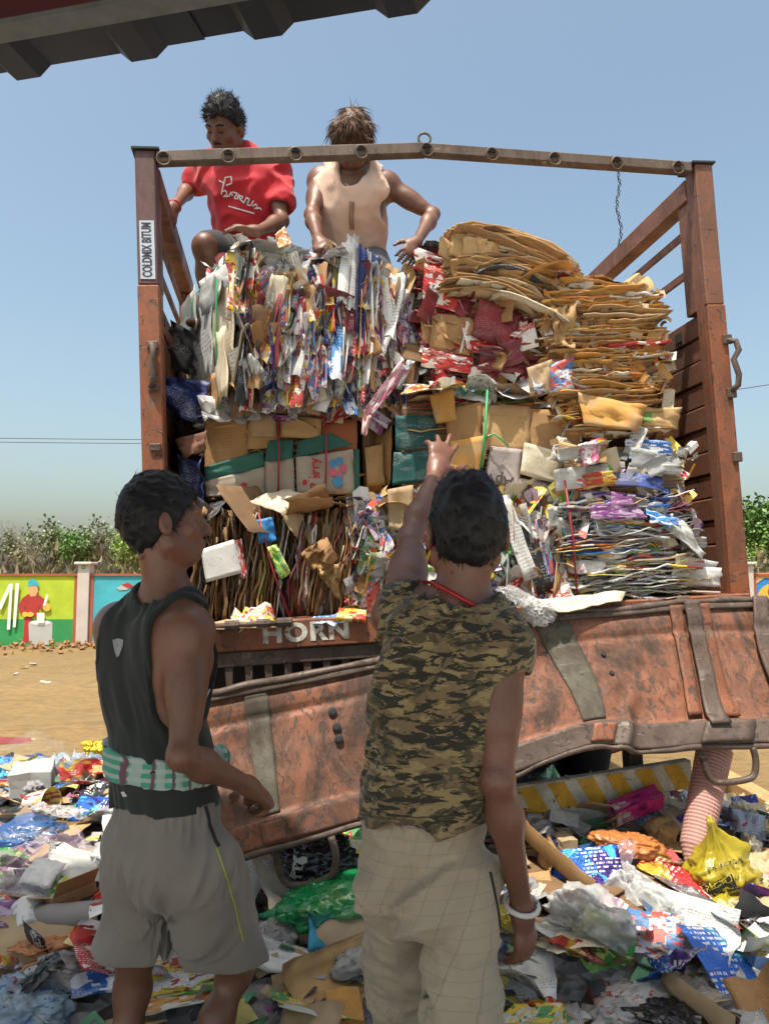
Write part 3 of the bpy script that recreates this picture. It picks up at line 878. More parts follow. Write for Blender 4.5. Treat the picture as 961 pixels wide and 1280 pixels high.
# ---- fallen tailgate: crumpled plate hanging from the right corner
top_c = [(205, 876, 2.80), (300, 856, 2.84), (455, 826, 2.93), (560, 795, 3.02), (652, 769, 3.12), (770, 760, 3.20), (835, 753, 3.24), (935, 749, 3.29), (1040, 756, 3.30)]
bot_c = [(250, 1098, 2.60), (330, 1068, 2.66), (449, 1033, 2.74), (560, 1003, 2.80), (641, 974, 2.84), (740, 938, 2.90), (800, 944, 2.93), (886, 939, 2.98), (1070, 934, 3.02)]
def cat(pts, t):
    n = len(pts) - 1
    x = min(max(t, 0), .99999) * n
    i = int(x); f = x - i
    p = [pts[max(i - 1, 0)], pts[i], pts[i + 1], pts[min(i + 2, n)]]
    return Vector([0.5 * ((2 * p[1][k]) + (-p[0][k] + p[2][k]) * f + (2 * p[0][k] - 5 * p[1][k] + 4 * p[2][k] - p[3][k]) * f * f + (-p[0][k] + 3 * p[1][k] - 3 * p[2][k] + p[3][k]) * f ** 3) for k in range(3)])
topw = [TMI @ P(*q) for q in top_c]
botw = [TMI @ P(*q) for q in bot_c]
def gate_raw(u, v):
    return cat(topw, u).lerp(cat(botw, u), v)
def gate_n(u, v):
    e = .01
    du = gate_raw(min(u + e, 1), v) - gate_raw(max(u - e, 0), v); dv = gate_raw(u, min(v + e, 1)) - gate_raw(u, max(v - e, 0))
    n = dv.cross(du).normalized()
    return n if n.y < 0 else -n
def bumpf(x, c, w):
    x = (x - c) / w
    return math.exp(-x * x)
def gate(u, v, off=0.0):
    q = gate_raw(u, v)
    h = 0.015 * float(vnoise(np.array([u * 7, v * 3, 2.0]))) + .004 * float(vnoise(np.array([u * 26, v * 11, 5.0])))
    h += -.012 * bumpf(v, .22, .02) - .008 * bumpf(v, .09, .012)        # pressed grooves
    h += .016 * (1 if v > .80 else 0) * min(1, (v - .80) / .02)          # lower lip stands proud
    h += .03 * bumpf(u, .70, .02) * bumpf(v, .95, .3)                     # sharp dent
    return q + gate_n(u, v) * (h + off)
tg = empty('tailgate_plate', matrix=TM)
tg.parent = truck; tg.matrix_world = TM
def gate_panel(name, u0, u1, v0, v1, off, nu, nv, mat, th=.006, skew=0.0, parent=None, key=None):
    mb = MB(); g = (nu + 1) * (nv + 1)
    for o2 in (off, off - th):
        for j in range(nv + 1):
            for i in range(nu + 1):
                v = v0 + (v1 - v0) * j / nv; u = u0 + (u1 - u0) * i / nu + skew * (v - .5)
                mb.v.append(tuple(gate(min(max(u, 0), 1), v, o2)))
    for j in range(nv):
        for i in range(nu):
            a = j * (nu + 1) + i
            mb.f.append((a, a + nu + 1, a + nu + 2, a + 1)); mb.f.append((g + a, g + a + 1, g + a + nu + 2, g + a + nu + 1))
    for i in range(nu):
        a = i; mb.f.append((a, a + 1, g + a + 1, g + a)); a = nv * (nu + 1) + i; mb.f.append((a + 1, a, g + a, g + a + 1))
    for j in range(nv):
        a = j * (nu + 1); mb.f.append((a + nu + 1, a, g + a, g + a + nu + 1)); a = j * (nu + 1) + nu; mb.f.append((a, a + nu + 1, g + a + nu + 1, g + a))
    return mb.build(name, mat, parent, smooth=True)
bpy.data.objects.remove(tg)
gp = gate_panel('tailgate', 0, 1, 0.02, .985, 0, 150, 46, M_gate, parent=truck)
def u_of(px, top=True):
    pts = top_c if top else bot_c
    for i in range(len(pts) - 1):
        if pts[i][0] <= px <= pts[i + 1][0]: return (i + (px - pts[i][0]) / (pts[i + 1][0] - pts[i][0])) / (len(pts) - 1)
# grey strips
for pa, pb, qa, qb in ((303, 336, 325, 366), (660, 700, 728, 765)):
    ut = (u_of(pa), u_of(pb)); ub = (u_of(qa, False), u_of(qb, False))
    uc_t, uc_b = sum(ut) / 2, sum(ub) / 2; hw = (ut[1] - ut[0]) / 2
    sk = (uc_b - uc_t)
    um = (uc_t + uc_b) / 2
    gate_panel('grey_strip', um - hw, um + hw, .07, .80, .0075, 8, 34, M_strip, .005, sk, gp)
    gate_panel('strip_foot_plate', um - hw * 1.0 + sk * .44, um + hw * 1.4 + sk * .44, .84, .955, .02, 6, 6, M_gate, .008, 0, gp)
# raised channel on the right part
uc = (u_of(858) + u_of(905, False)) / 2; sk = u_of(905, False) - u_of(858)
gate_panel('channel_rib', uc - .012, uc + .012, .03, .86, .045, 6, 30, M_steel, .012, sk, gp)
gate_panel('channel_flank', uc - .034, uc - .0125, .04, .78, .02, 4, 26, M_gate, .012, sk, gp)
gate_panel('channel_flank', uc + .0125, uc + .03, .04, .80, .022, 4, 26, M_orange, .012, sk, gp)
gate_panel('channel_foot', uc + sk * .42 - .024, uc + sk * .42 + .028, .835, .965, .03, 6, 6, M_steel, .01, 0, gp)
uc2 = (u_of(942) + u_of(1005, False)) / 2; sk2 = u_of(1005, False) - u_of(942)
gate_panel('channel_rib', uc2 - .010, uc2 + .010, .01, .9, .04, 6, 30, M_steel, .012, sk2, gp)
# lips
def lip(name, vf, r0, mat, a=0.0, b=1.0, off=.004, sq=1.0):
    mb = MB(); n = 90
    mb.tube([gate(a + (b - a) * i / n, vf, off) + Vector((0, 0, .006 * float(vnoise(np.array([i * .33, vf * 9, 1.0]))))) for i in range(n + 1)], [r0 * (1 + .25 * float(vnoise(np.array([i * .25, 3.0, vf * 5])))) for i in range(n + 1)], 8)
    return mb.build(name, mat, gp, smooth=True)
lip('top_lip', .018, .013, M_steel)
lip('bottom_lip', .985, .0105, M_steel)
gate_panel('lower_flange', .0, 1.0, .815, .965, .009, 120, 8, M_steel if False else M_gate, .01, 0, gp)
gate_panel('lower_flange', u_of(648), 1.0, .822, .972, .0135, 80, 8, M_steel, .006, 0, gp)
gate_panel('upper_flange', .0, 1.0, .03, .075, .010, 120, 3, M_steel, .008, 0, gp)
# bolts
for (px, py) in ((425, 903), (430, 925), (433, 941)):
    q = gate(u_of(px - 12), (py - 842) / 215, .006)
    mb = MB(); n = gate_n(u_of(px), .3); mb.tube([q - n * .004, q + n * .006, q + n * .009], [.016, .016, .009], 10); mb.build('bolt', M_dark, gp)
for (px, py) in ((783, 820), (797, 847)):
    q = gate(u_of(px - 20), (py - 757) / 185, .004)
    mb = MB(); n = gate_n(u_of(px), .3); mb.tube([q - n * .002, q + n * .004], [.011, .008], 10); mb.build('bolt', M_dark, gp)
# scratched outlines on the plate
# handles under the plate
def handle(pts, d, nm='gate_handle'):
    path = [TMI @ P(x, y, d) for x, y in pts]
    sm = [cat(path, i / 30) for i in range(31)]
    mb = MB(); mb.tube(sm, .0125, 10); return mb.build(nm, M_steel, gp, smooth=True)
handle([(873, 936), (879, 952), (887, 972), (900, 978), (930, 975), (942, 968), (944, 950), (940, 934)], 2.97)
handle([(345, 1066), (350, 1088), (358, 1103), (372, 1107), (400, 1102), (416, 1092), (420, 1070), (414, 1046)], 2.68)
# ================================================================== PAPER AND BOARD
K1, K2, K3, K4 = (0.50, 0.31, 0.135), (0.38, 0.215, 0.088), (0.20, 0.115, 0.055), (0.60, 0.31, 0.075)
INK = (0.05, 0.04, 0.045)
PM = {}
def pm(key, *a, **k): PM[key] = mat_print('print_' + key, *a, **k)
pm('kraft', K1, None, None, INK, .45, .8, corr=26)
pm('kraft_mid', K2, None, None, (0.25, 0.04, 0.03), .5, .8, corr=22)
pm('kraft_dark', K3, None, None, INK, .3, .85, corr=24)
pm('kraft_orange', K4, K1, None, (0.35, .06, .03), .4, .75, corr=24, cells=.3)
pm('kraft_plain', (0.46, 0.33, 0.19), None, None, None, corr=30, rough=.85)
pm('cream', (0.62, 0.54, 0.40), None, None, INK, .3, .7)
pm('white', (0.62, 0.62, 0.60), None, None, INK, .55, .6, wear=.25)
pm('grey', (0.42, 0.42, 0.41), (0.55, .55, .53), None, INK, .6, .7)
pm('news', (0.50, 0.49, 0.46), (0.62, .61, .58), (.25, .25, .27), INK, .8, .8, block=3.2)
pm('red', (0.50, 0.025, 0.03), (0.58, .06, .04), (.75, .72, .68), (.8, .78, .7), .8, .45, cells=.3)
pm('maroon', (0.15, 0.014, 0.024), (0.24, .022, .03), None, (.4, .3, .25), .4, .5, cells=.4, corr=20)
pm('purple', (0.12, 0.025, 0.12), (0.22, .06, .22), (.40, .3, .40), (.7, .66, .7), .35, .45, cells=.35)
pm('blue', (0.025, 0.12, 0.42), (0.05, .25, .6), (.7, .72, .75), (.85, .85, .85), .8, .45, cells=.4)
pm('navy', (0.02, 0.03, 0.12), (0.03, .06, .25), None, (.6, .6, .65), .5, .5, cells=.35)
pm('teal', (0.02, 0.20, 0.20), (0.03, .28, .27), (.6, .62, .58), (.7, .72, .68), .5, .6, corr=24, cells=.3)
pm('green', (0.06, 0.30, 0.04), (0.18, .42, .05), (.72, .7, .2), (.85, .85, .75), .7, .5, cells=.4)
pm('yellow', (0.66, 0.47, 0.03), (0.70, .60, .25), (.5, .05, .03), (.4, .05, .04), .8, .5, cells=.35)
pm('orange', (0.58, 0.19, 0.03), (0.62, .33, .1), (.7, .68, .6), (.75, .7, .6), .6, .55, cells=.35)
pm('pink', (0.60, 0.14, 0.27), (0.66, .33, .4), (.75, .7, .7), (.8, .78, .78), .7, .5, cells=.4)
pm('black', (0.02, 0.02, 0.022), (0.05, .05, .055), None, (.55, .55, .55), .5, .5, cells=.3)
pm('mag_blue', (0.60, 0.62, 0.64), (0.08, .22, .52), (.62, .1, .07), INK, .7, .4, block=3.4, cells=.4)
pm('mag_red', (0.64, 0.61, 0.58), (0.55, .06, .05), (.72, .52, .05), INK, .7, .4, block=3.4, cells=.4)
pm('mag_green', (0.60, 0.62, 0.56), (0.10, .36, .12), (.7, .5, .06), INK, .7, .4, block=3.4, cells=.4)

def layer_mesh(seed, wave=.012, droop=0.0, curl=0.0, th=.005):
    """one wavy sheet of board, about 1 x 1, seen edge-on in a stack"""
    r = np.random.RandomState(seed)
    nu, nv = 9, 3
    V = []; UV = []
    off = r.rand(3) * 30
    for top in (1, 0):
        for j in range(nv + 1):
            for i in range(nu + 1):
                x = i / nu - .5; y = j / nv - .5
                e = .035 * float(vnoise(np.array([i * .8, off[0], off[1]]))) if j == 0 else 0
                z = wave * float(vnoise(np.array([x * 4 + off[0], y * 1.5 + off[1], off[2]]))) + wave * .5 * float(vnoise(np.array([x * 11, y * 2, off[2]])))
                z -= droop * 4 * x * x
                if j == 0: z -= curl * (.5 + .5 * float(vnoise(np.array([x * 3, off[1], 4.]))))
                V.append((x + (.02 * float(vnoise(np.array([y * 4, off[2], 1.]))) if i in (0, nu) else 0), y + e, z + (th if top else 0)))
                UV.append((i / nu, j / nv))
    g = (nu + 1) * (nv + 1); F = []
    for j in range(nv):
        for i in range(nu):
            a = j * (nu + 1) + i
            F.append((a, a + 1, a + nu + 2, a + nu + 1)); F.append((g + a, g + a + nu + 1, g + a + nu + 2, g + a + 1))
    for i in range(nu): F.append((i, g + i, g + i + 1, i + 1))
    for j in range(nv):
        a = j * (nu + 1); F.append((a, a + nu + 1, g + a + nu + 1, g + a)); a += nu; F.append((a, g + a, g + a + nu + 1, a + nu + 1))
    return mesh_data('layer', V, F, [PM['kraft']], True, UV)
LAYERS = [layer_mesh(s, wave=w, curl=c, th=t) for s, w, c, t in [(1, .010, 0, .004), (2, .014, 0, .005), (3, .02, .0, .004), (4, .012, .02, .003), (5, .016, .035, .003), (6, .024, 0, .007), (7, .008, 0, .009), (8, .018, -.02, .003), (9, .03, .01, .003), (10, .012, 0, .006)]]
DOMES = [layer_mesh(20 + s, wave=.012, droop=d, th=.005, curl=c) for s, d, c in [(1, .06, 0), (2, .075, .01), (3, .09, 0), (4, .07, -.02), (5, .085, .03)]]

def page_mesh(seed, bend=.3, crumple=.05, twist=.0, fold=None, th=.0018, n=6):
    """a loose page or flattened pack, about 1 x 1 in XY, normal +Z"""
    r = np.random.RandomState(seed + 300)
    off = r.rand(3) * 30
    V = []; UV = []
    for top in (1, 0):
        for j in range(n + 1):
            for i in range(n + 1):
                x = i / n - .5; y = j / n - .5
                z = bend * (x * x * 1.3 - .15) + twist * x * y
                z += crumple * float(vnoise(np.array([x * 4 + off[0], y * 4 + off[1], off[2]]))) + crumple * .55 * float(vnoise(np.array([x * 10 + off[1], y * 10, off[0]])))
                xx, yy = x, y
                if fold is not None and y > fold:
                    k = y - fold; yy = fold + k * .35; z += k * .9
                jx = .05 * float(vnoise(np.array([y * 6, off[0], 2.]))) if i in (0, n) else 0
                jy = .05 * float(vnoise(np.array([x * 6, off[1], 7.]))) if j in (0, n) else 0
                V.append((xx + jx, yy + jy, z + (th if top else 0))); UV.append((i / n, j / n))
    g = (n + 1) ** 2; F = []
    for j in range(n):
        for i in range(n):
            a = j * (n + 1) + i
            F.append((a, a + 1, a + n + 2, a + n + 1)); F.append((g + a, g + a + n + 1, g + a + n + 2, g + a + 1))
    for i in range(n):
        F.append((i, g + i, g + i + 1, i + 1)); a = n * (n + 1) + i; F.append((a, a + 1, g + a + 1, g + a))
        a = i * (n + 1); F.append((a, a + n + 1, g + a + n + 1, g + a)); a += n; F.append((a, g + a, g + a + n + 1, a + n + 1))
    return mesh_data('page', V, F, [PM['white']], True, UV)
PAGES = [page_mesh(i, bend=b, crumple=c, twist=t, fold=f) for i, (b, c, t, f) in enumerate([(.5, .05, .1, None), (-.6, .06, .2, None), (.9, .05, 0, None), (.2, .10, .3, None), (.3, .04, .1, .15), (-.3, .05, 0, .2), (.7, .08, -.3, None), (-.9, .06, .1, None), (.15, .04, .05, None), (.4, .14, 0, None), (1.3, .05, .1, None), (-.2, .12, .4, .1)])]
FLATS = [page_mesh(40 + i, bend=b, crumple=c, twist=t, fold=f, th=.004) for i, (b, c, t, f) in enumerate([(.05, .02, .03, None), (-.08, .03, .0, None), (.06, .015, .05, .25), (.1, .03, -.08, None), (0.02, .01, 0, None)])]

def piece(name, me, mat, parent, M):
    o = link_mesh(name, me, parent)
    o.material_slots[0].link = 'OBJECT'
    o.material_slots[0].material = PM[mat] if isinstance(mat, str) else mat
    o.matrix_local = M
    return o
def pick(r, pal):
    t = r.random() * sum(w for _, w in pal)
    for k, w in pal:
        t -= w
        if t <= 0: return k
    return pal[-1][0]
def is_board(m): return m.startswith('kraft') or m in ('cream', 'teal', 'maroon')
def pname(m): return 'cardboard_sheet' if is_board(m) else 'paper_sheet'

def mat_core(name, axis=2):
    t = NT(name)
    v = t.coord('Object')
    sc_ = [5, 5, 5]; sc_[axis] = 95
    n = t.noise(t.mapping(v, tuple(sc_)), 1.0, 3, .6)
    n2 = t.noise(v, 7, 4, .6)
    c = t.mix(t.ramp(n, .35, .6), (.07, .045, .03), (.34, .24, .14))
    c = t.mix(t.ramp(n2, .5, .75), c, (.16, .12, .12))
    t.base(c); t.rough(.9); t.bump(n, .8, .02)
    return t.m
M_coreh, M_corev = mat_core('bale_core_flat', 2), mat_core('bale_core_upright', 0)
def core(parent, a, b, mat, seed=0, amp=.02):
    """lumpy block at the heart of a bale"""
    bm = bmesh.new()
    bmesh.ops.create_cube(bm, size=1.0)
    bmesh.ops.subdivide_edges(bm, edges=bm.edges, cuts=6, use_grid_fill=True)
    a = Vector(a); b = Vector(b)
    for v in bm.verts:
        q = Vector([a[i] + (b[i] - a[i]) * (v.co[i] + .5) for i in range(3)])
        n = vnoise(np.array([[q.x * 7, q.y * 7, q.z * 7 + seed], [q.x * 7 + 9, q.y * 7, q.z * 7], [q.x * 7, q.y * 7 + 9, q.z * 7]]))
        v.co = q + Vector((float(n[0]), float(n[1]), float(n[2]))) * amp
    me = bpy.data.meshes.new('compressed_core'); bm.to_mesh(me); bm.free()
    me.materials.append(mat)
    return link_mesh('compressed_core', me, parent)

def bale(label, px, py, l, yaw=0.0, tilt=0.0, group='paper bales on the truck'):
    """bale root at the lower front left corner seen at (px, py)"""
    q = TL(px, py, l)
    e = empty('paper_bale', matrix=TM @ Matrix.Translation(q) @ Matrix.Rotation(R(yaw), 4, 'Z') @ Matrix.Rotation(R(tilt), 4, 'Y'))
    tag(e, label, 'bale', group)
    return e
def span_px(x0, x1, y0, y1, l):
    a = TL(x0, y1, l); b = TL(x1, y0, l)
    return b.x - a.x, b.z - a.z

def flat_stack(e, w, h, dep, pal, rows, seed, meshes=LAYERS, jut=.03, tilt=3.0, wid=(.22, .62), upright=False, lean=0.0, curve=None, inset=0.03, per=2.4, thin=1.0, dep_r=(.25, .42)):
    """layers of board; upright turns the layers on edge"""
    r = random.Random(seed)
    n = 0
    span, stackl = (h, w) if upright else (w, h)
    for i in range(rows):
        t = (i + .5) / rows * stackl
        k = max(1, int(round(per * span / .6 + r.uniform(-.6, .6))))
        for j in range(k):
            ww = min(span * r.uniform(*wid) * 1.2, span * 1.02)
            c = r.uniform(ww / 2 - .02, span - ww / 2 + .02) if span > ww else span / 2
            dd = r.uniform(*dep_r)
            lj = -r.random() ** 2.2 * jut * 2 + jut * .5
            if curve: lj += curve(c / span, t / stackl)
            m = pick(r, pal)
            Mx = Matrix.Translation((c, dd / 2 + lj, t)) if not upright else Matrix.Translation((t, dd / 2 + lj, c))
            if upright: Mx = Mx @ Matrix.Rotation(R(-90 + r.gauss(lean, tilt)), 4, 'Y') @ Matrix.Rotation(R(r.gauss(0, 4)), 4, 'Z')
            else: Mx = Mx @ Matrix.Rotation(R(r.gauss(lean, tilt)), 4, 'Y') @ Matrix.Rotation(R(r.gauss(0, tilt)), 4, 'X') @ Matrix.Rotation(R(r.gauss(0, 6)), 4, 'Z')
            Mx = Mx @ Matrix.Diagonal((ww, dd, r.uniform(.7, 1.3) * thin, 1))
            piece(pname(m), r.choice(meshes), m, e, Mx); n += 1
    return n
def rag_face(e, w, h, pal, num, seed, size=((.05, .13), (.10, .28)), l0=0.0, ang=62, roll=18, curve=None, zfun=None, lay=0.0, meshes=PAGES):
    """torn pages and packs hanging out of a bale's front face"""
    r = random.Random(seed)
    for i in range(num):
        sw = r.uniform(*size[0]); sh = r.uniform(*size[1])
        s = r.uniform(0.0, w); z = r.uniform(min(sh * .4, h * .4), max(h - sh * .3, h * .6))
        m = pick(r, pal)
        l = l0 - r.uniform(-.014, .016)
        if curve: l += curve(s / w, z / h)
        Mx = Matrix.Translation((s, l, z)) @ Matrix.Rotation(R(r.gauss(0, roll)), 4, 'Y') @ Matrix.Rotation(R(r.uniform(-ang, ang)), 4, 'Z') @ Matrix.Rotation(R(90 + r.gauss(0, 14)), 4, 'X')
        if r.random() < lay: Mx = Mx @ Matrix.Rotation(R(r.uniform(-70, 70)), 4, 'Z')
        Mx = Mx @ Matrix.Diagonal((sw, sh, r.uniform(.05, .12), 1))
        piece(pname(m), r.choice(meshes), m, e, Mx)
def rag_top(e, w, dep, h, pal, num, seed, size=(.08, .24), l0=0.0, amp=.03):
    r = random.Random(seed)
    for i in range(num):
        m = pick(r, pal)
        Mx = Matrix.Translation((r.uniform(0, w), l0 + r.uniform(-.02, dep), h + r.uniform(-.01, amp))) @ Matrix.Rotation(R(r.uniform(0, 360)), 4, 'Z') @ Matrix.Rotation(R(r.gauss(0, 22)), 4, 'X') @ Matrix.Rotation(R(r.gauss(0, 15)), 4, 'Y')
        s = r.uniform(*size)
        piece(pname(m), r.choice(PAGES), m, e, Mx @ Matrix.Diagonal((s, s * r.uniform(.6, 1.2), r.uniform(.08, .2), 1)))
def shreds(e, w, h, keys, num, seed, l0=0.0, curve=None, size=(.015, .045), up=.7, top=None):
    """small torn bits filling the face between the larger sheets, too small to pick apart"""
    r = random.Random(seed); V = []; F = []; MI = []; UV = []
    for i in range(num):
        if top and r.random() < .3: c = Vector((r.uniform(0, w), r.uniform(0, top), h + r.uniform(-.02, .02)))
        else:
            a, b = r.uniform(0, w), r.uniform(.0, h); c = Vector((a, l0 - r.uniform(-.02, .012) + (curve(a / w, b / h) if curve else 0), b))
        s = r.uniform(*size); k = r.uniform(.5, 2.6)
        q = Matrix.Rotation(R(r.gauss(0, 32)), 3, 'Y') @ Matrix.Rotation(R(r.gauss(0, 38)), 3, 'Z') @ Matrix.Rotation(R(90 + r.gauss(0, 20)), 3, 'X')
        b0 = len(V); z = r.uniform(-.6, .6) * s
        if r.random() > up: k = 1 / k
        for p in ((-s, -s * k, 0), (0, -s * k * .9, z), (s, -s * k, 0), (s * .9, s * k, z * .3), (0, s * k * 1.1, z * 1.2), (-s, s * k * .9, 0)): V.append(c + q @ Vector(p))
        u0, v0 = r.uniform(0, 9), r.uniform(0, 9); UV += [(u0 + x * .25, v0 + y * .3) for x, y in ((0, 0), (.5, 0), (1, 0), (1, 1), (.5, 1), (0, 1))]
        F += [(b0, b0 + 1, b0 + 4, b0 + 5), (b0 + 1, b0 + 2, b0 + 3, b0 + 4)]; m = r.randrange(len(keys)); MI += [m, m]
    o = link_mesh('paper_shreds', mesh_data('paper_shreds', V, F, [PM[k] for k in keys], False, UV, MI), e)
    tag(o, kind='stuff'); return o
SHK = ['white', 'news', 'grey', 'mag_blue', 'mag_red', 'mag_green', 'kraft', 'kraft_dark', 'red', 'maroon', 'purple', 'blue', 'navy', 'green', 'yellow', 'black', 'cream', 'grey', 'news', 'kraft_mid']
def strap(e, pts, mat, w=.006):
    mb = MB(); mb.tube(pts, w, 5)
    return mb.build('strap', mat, e, smooth=True)
M_sred = mat_basic('strap_red', (.32, .02, .04), .5, .1); M_sgrn = mat_basic('strap_green', (.03, .35, .12), .5, .1); M_sorg = mat_basic('strap_orange', (.55, .2, .05), .5, .1)
MIX = [('white', 9), ('news', 15), ('grey', 12), ('mag_blue', 9), ('mag_red', 9), ('mag_green', 6), ('kraft', 6), ('kraft_dark', 5), ('red', 6), ('maroon', 4), ('purple', 4), ('blue', 4), ('navy', 3), ('green', 4), ('yellow', 3), ('orange', 2), ('pink', 2), ('black', 4), ('cream', 4), ('teal', 2)]
BRN = [('kraft', 26), ('kraft_mid', 18), ('kraft_plain', 14), ('kraft_orange', 18), ('kraft_dark', 6), ('cream', 6), ('red', 3), ('white', 4), ('orange', 5), ('mag_red', 2), ('maroon', 3)]

# ---- panels cut to the outline of a carton face
def board(name, parent_inv, pts, l, mat, parent, th=.006, seed=0, warp=.008, n=8):
    """flattened carton panel, corners given as seen in the photograph on the plane l"""
    c = [TL(x, y, l if not isinstance(l, tuple) else l[i]) for i, (x, y) in enumerate(pts)]
    V = []; UV = []
    nrm = (c[1] - c[0]).cross(c[3] - c[0]).normalized()
    if nrm.y > 0: nrm = -nrm
    for k in (0, 1):
        for j in range(n + 1):
            for i in range(n + 1):
                a, b = i / n, j / n
                q = (c[0] * (1 - a) + c[1] * a) * (1 - b) + (c[3] * (1 - a) + c[2] * a) * b
                h = warp * float(vnoise(np.array([a * 3 + seed * 3.7, b * 3, seed * 1.3]))) + warp * .5 * float(vnoise(np.array([a * 8, b * 8 + seed, 2.])))
                ed_ = 0.006 * float(vnoise(np.array([a * 9 + seed, b * 9, 8.]))) if i in (0, n) or j in (0, n) else 0
                V.append(q + nrm * (h + (th if k == 0 else 0)) + (c[2] - c[0]) * ed_); UV.append((a, 1 - b))
    g = (n + 1) ** 2; F = []
    for j in range(n):
        for i in range(n):
            a = j * (n + 1) + i
            F.append((a, a + n + 1, a + n + 2, a + 1)); F.append((g + a, g + a + 1, g + a + n + 2, g + a + n + 1))
    for i in range(n):
        F.append((i, i + 1, g + i + 1, g + i)); a = n * (n + 1) + i; F.append((a, g + a, g + a + 1, a + 1))
        a = i * (n + 1); F.append((a, g + a, g + a + n + 1, a + n + 1)); a += n; F.append((a, a + n + 1, g + a + n + 1, g + a))
    V = [parent_inv @ v for v in V]
    return link_mesh(name, mesh_data(name, V, F, [PM[mat] if isinstance(mat, str) else mat], True, UV), parent)
def inv_of(e): return e.matrix_world.inverted() @ TM
bpy.context.view_layer.update()

# ---- A: mixed paper bale, top left
A_w, A_h, A_d = .82, .69, .84
eA = bale('large bale of crumpled mixed coloured paper under the two squatting men', 301, 512, .02, yaw=22)
core(eA, (.01, .03, .0), (A_w - .01, A_d, A_h - .03), M_corev, 1, .03)
bulge = lambda a, b: -.05 * math.sin(math.pi * min(max(a, 0), 1)) * math.sin(math.pi * min(max(b, 0), 1)) + .10 * max(0, b - .82) / .18
AMX = [('white', 6), ('news', 12), ('grey', 11), ('mag_blue', 10), ('mag_red', 10), ('mag_green', 6), ('kraft', 8), ('kraft_dark', 7), ('kraft_mid', 6), ('red', 6), ('maroon', 7), ('purple', 6), ('blue', 5), ('navy', 5), ('green', 2), ('yellow', 1.5), ('black', 5), ('cream', 6)]
rag_face(eA, A_w, A_h, AMX, 84, 5, size=((.06, .15), (.08, .18)), l0=-.022, curve=bulge, ang=40, roll=22, lay=.15)
rag_face(eA, A_w, A_h, AMX, 36, 6, size=((.03, .08), (.12, .26)), l0=-.012, curve=bulge, ang=80, roll=16)
r_ = random.Random(77)
for i in range(170):    # folded sheets pressed on edge, all along the face
    m = pick(r_, AMX); s = r_.uniform(.0, A_w); hh = r_.uniform(.14, .34); zc_ = r_.uniform(hh * .45, A_h - hh * .42)
    Mx = Matrix.Translation((s, bulge(s / A_w, zc_ / A_h) - r_.uniform(-.004, .03), zc_)) @ Matrix.Rotation(R(r_.gauss(7, 10)), 4, 'Y') @ Matrix.Rotation(R(r_.choice([-1, 1]) * r_.uniform(30, 82)), 4, 'Z') @ Matrix.Rotation(R(88 + r_.gauss(0, 5)), 4, 'X')
    piece(pname(m), r_.choice(PAGES), m, eA, Mx @ Matrix.Diagonal((r_.uniform(.05, .11), hh, r_.uniform(.04, .09), 1)))
for i in range(34):     # long dark glossy strips in the right half
    m = r_.choice(['maroon', 'purple', 'purple', 'red', 'navy', 'grey', 'white', 'kraft', 'maroon', 'news'])
    s = r_.uniform(.45, .80)
    Mx = Matrix.Translation((s, -.04 + bulge(s / A_w, .6) + r_.uniform(-.01, .02), r_.uniform(.38, .62))) @ Matrix.Rotation(R(r_.gauss(8, 7)), 4, 'Y') @ Matrix.Rotation(R(r_.uniform(-60, 60)), 4, 'Z') @ Matrix.Rotation(R(86), 4, 'X')
    piece(pname(m), r_.choice(PAGES), m, eA, Mx @ Matrix.Diagonal((r_.uniform(.04, .09), r_.uniform(.25, .42), .05, 1)))
shreds(eA, A_w, A_h, ['news', 'grey', 'white', 'mag_blue', 'mag_red', 'kraft_dark', 'kraft_mid', 'maroon', 'purple', 'navy', 'black', 'cream', 'kraft', 'news', 'grey'], 300, 8, .006, bulge, size=(.02, .05), top=.4)
rag_top(eA, A_w, A_d * .6, A_h - .005, [('white', 20), ('news', 18), ('grey', 14), ('mag_blue', 6), ('kraft', 6), ('mag_green', 4), ('purple', 4), ('blue', 4), ('red', 4)], 54, 9, size=(.08, .2), amp=.02)
# left side face of A: folded cartons
for i, (l, z, sw, sh, m) in enumerate([(.15, .36, .32, .46, 'cream'), (.44, .34, .36, .5, 'grey'), (.70, .36, .26, .5, 'kraft_plain'), (.22, .58, .30, .16, 'white'), (.55, .56, .24, .2, 'grey'), (.25, .12, .3, .16, 'kraft_mid'), (.08, .20, .15, .3, 'cream'), (.52, .12, .3, .2, 'navy')]):
    Mx = Matrix.Translation((-.015 - .006 * i, l, z)) @ Matrix.Rotation(R(-90), 4, 'Y') @ Matrix.Rotation(R(90 + (i * 37) % 15 - 7), 4, 'Z')
    piece(pname(m), FLATS[i % 5], m, eA, Mx @ Matrix.Diagonal((sw, sh, .35, 1)))
for l in (.12, .5):
    strap(eA, [(-.05, l, .02), (-.055, l, .35), (-.04, l - .01, A_h * .9), (.03, l, A_h + .03), (.3, l + .02, A_h + .03), (.55, l - .03, A_h + .035)], M_sgrn, .004)

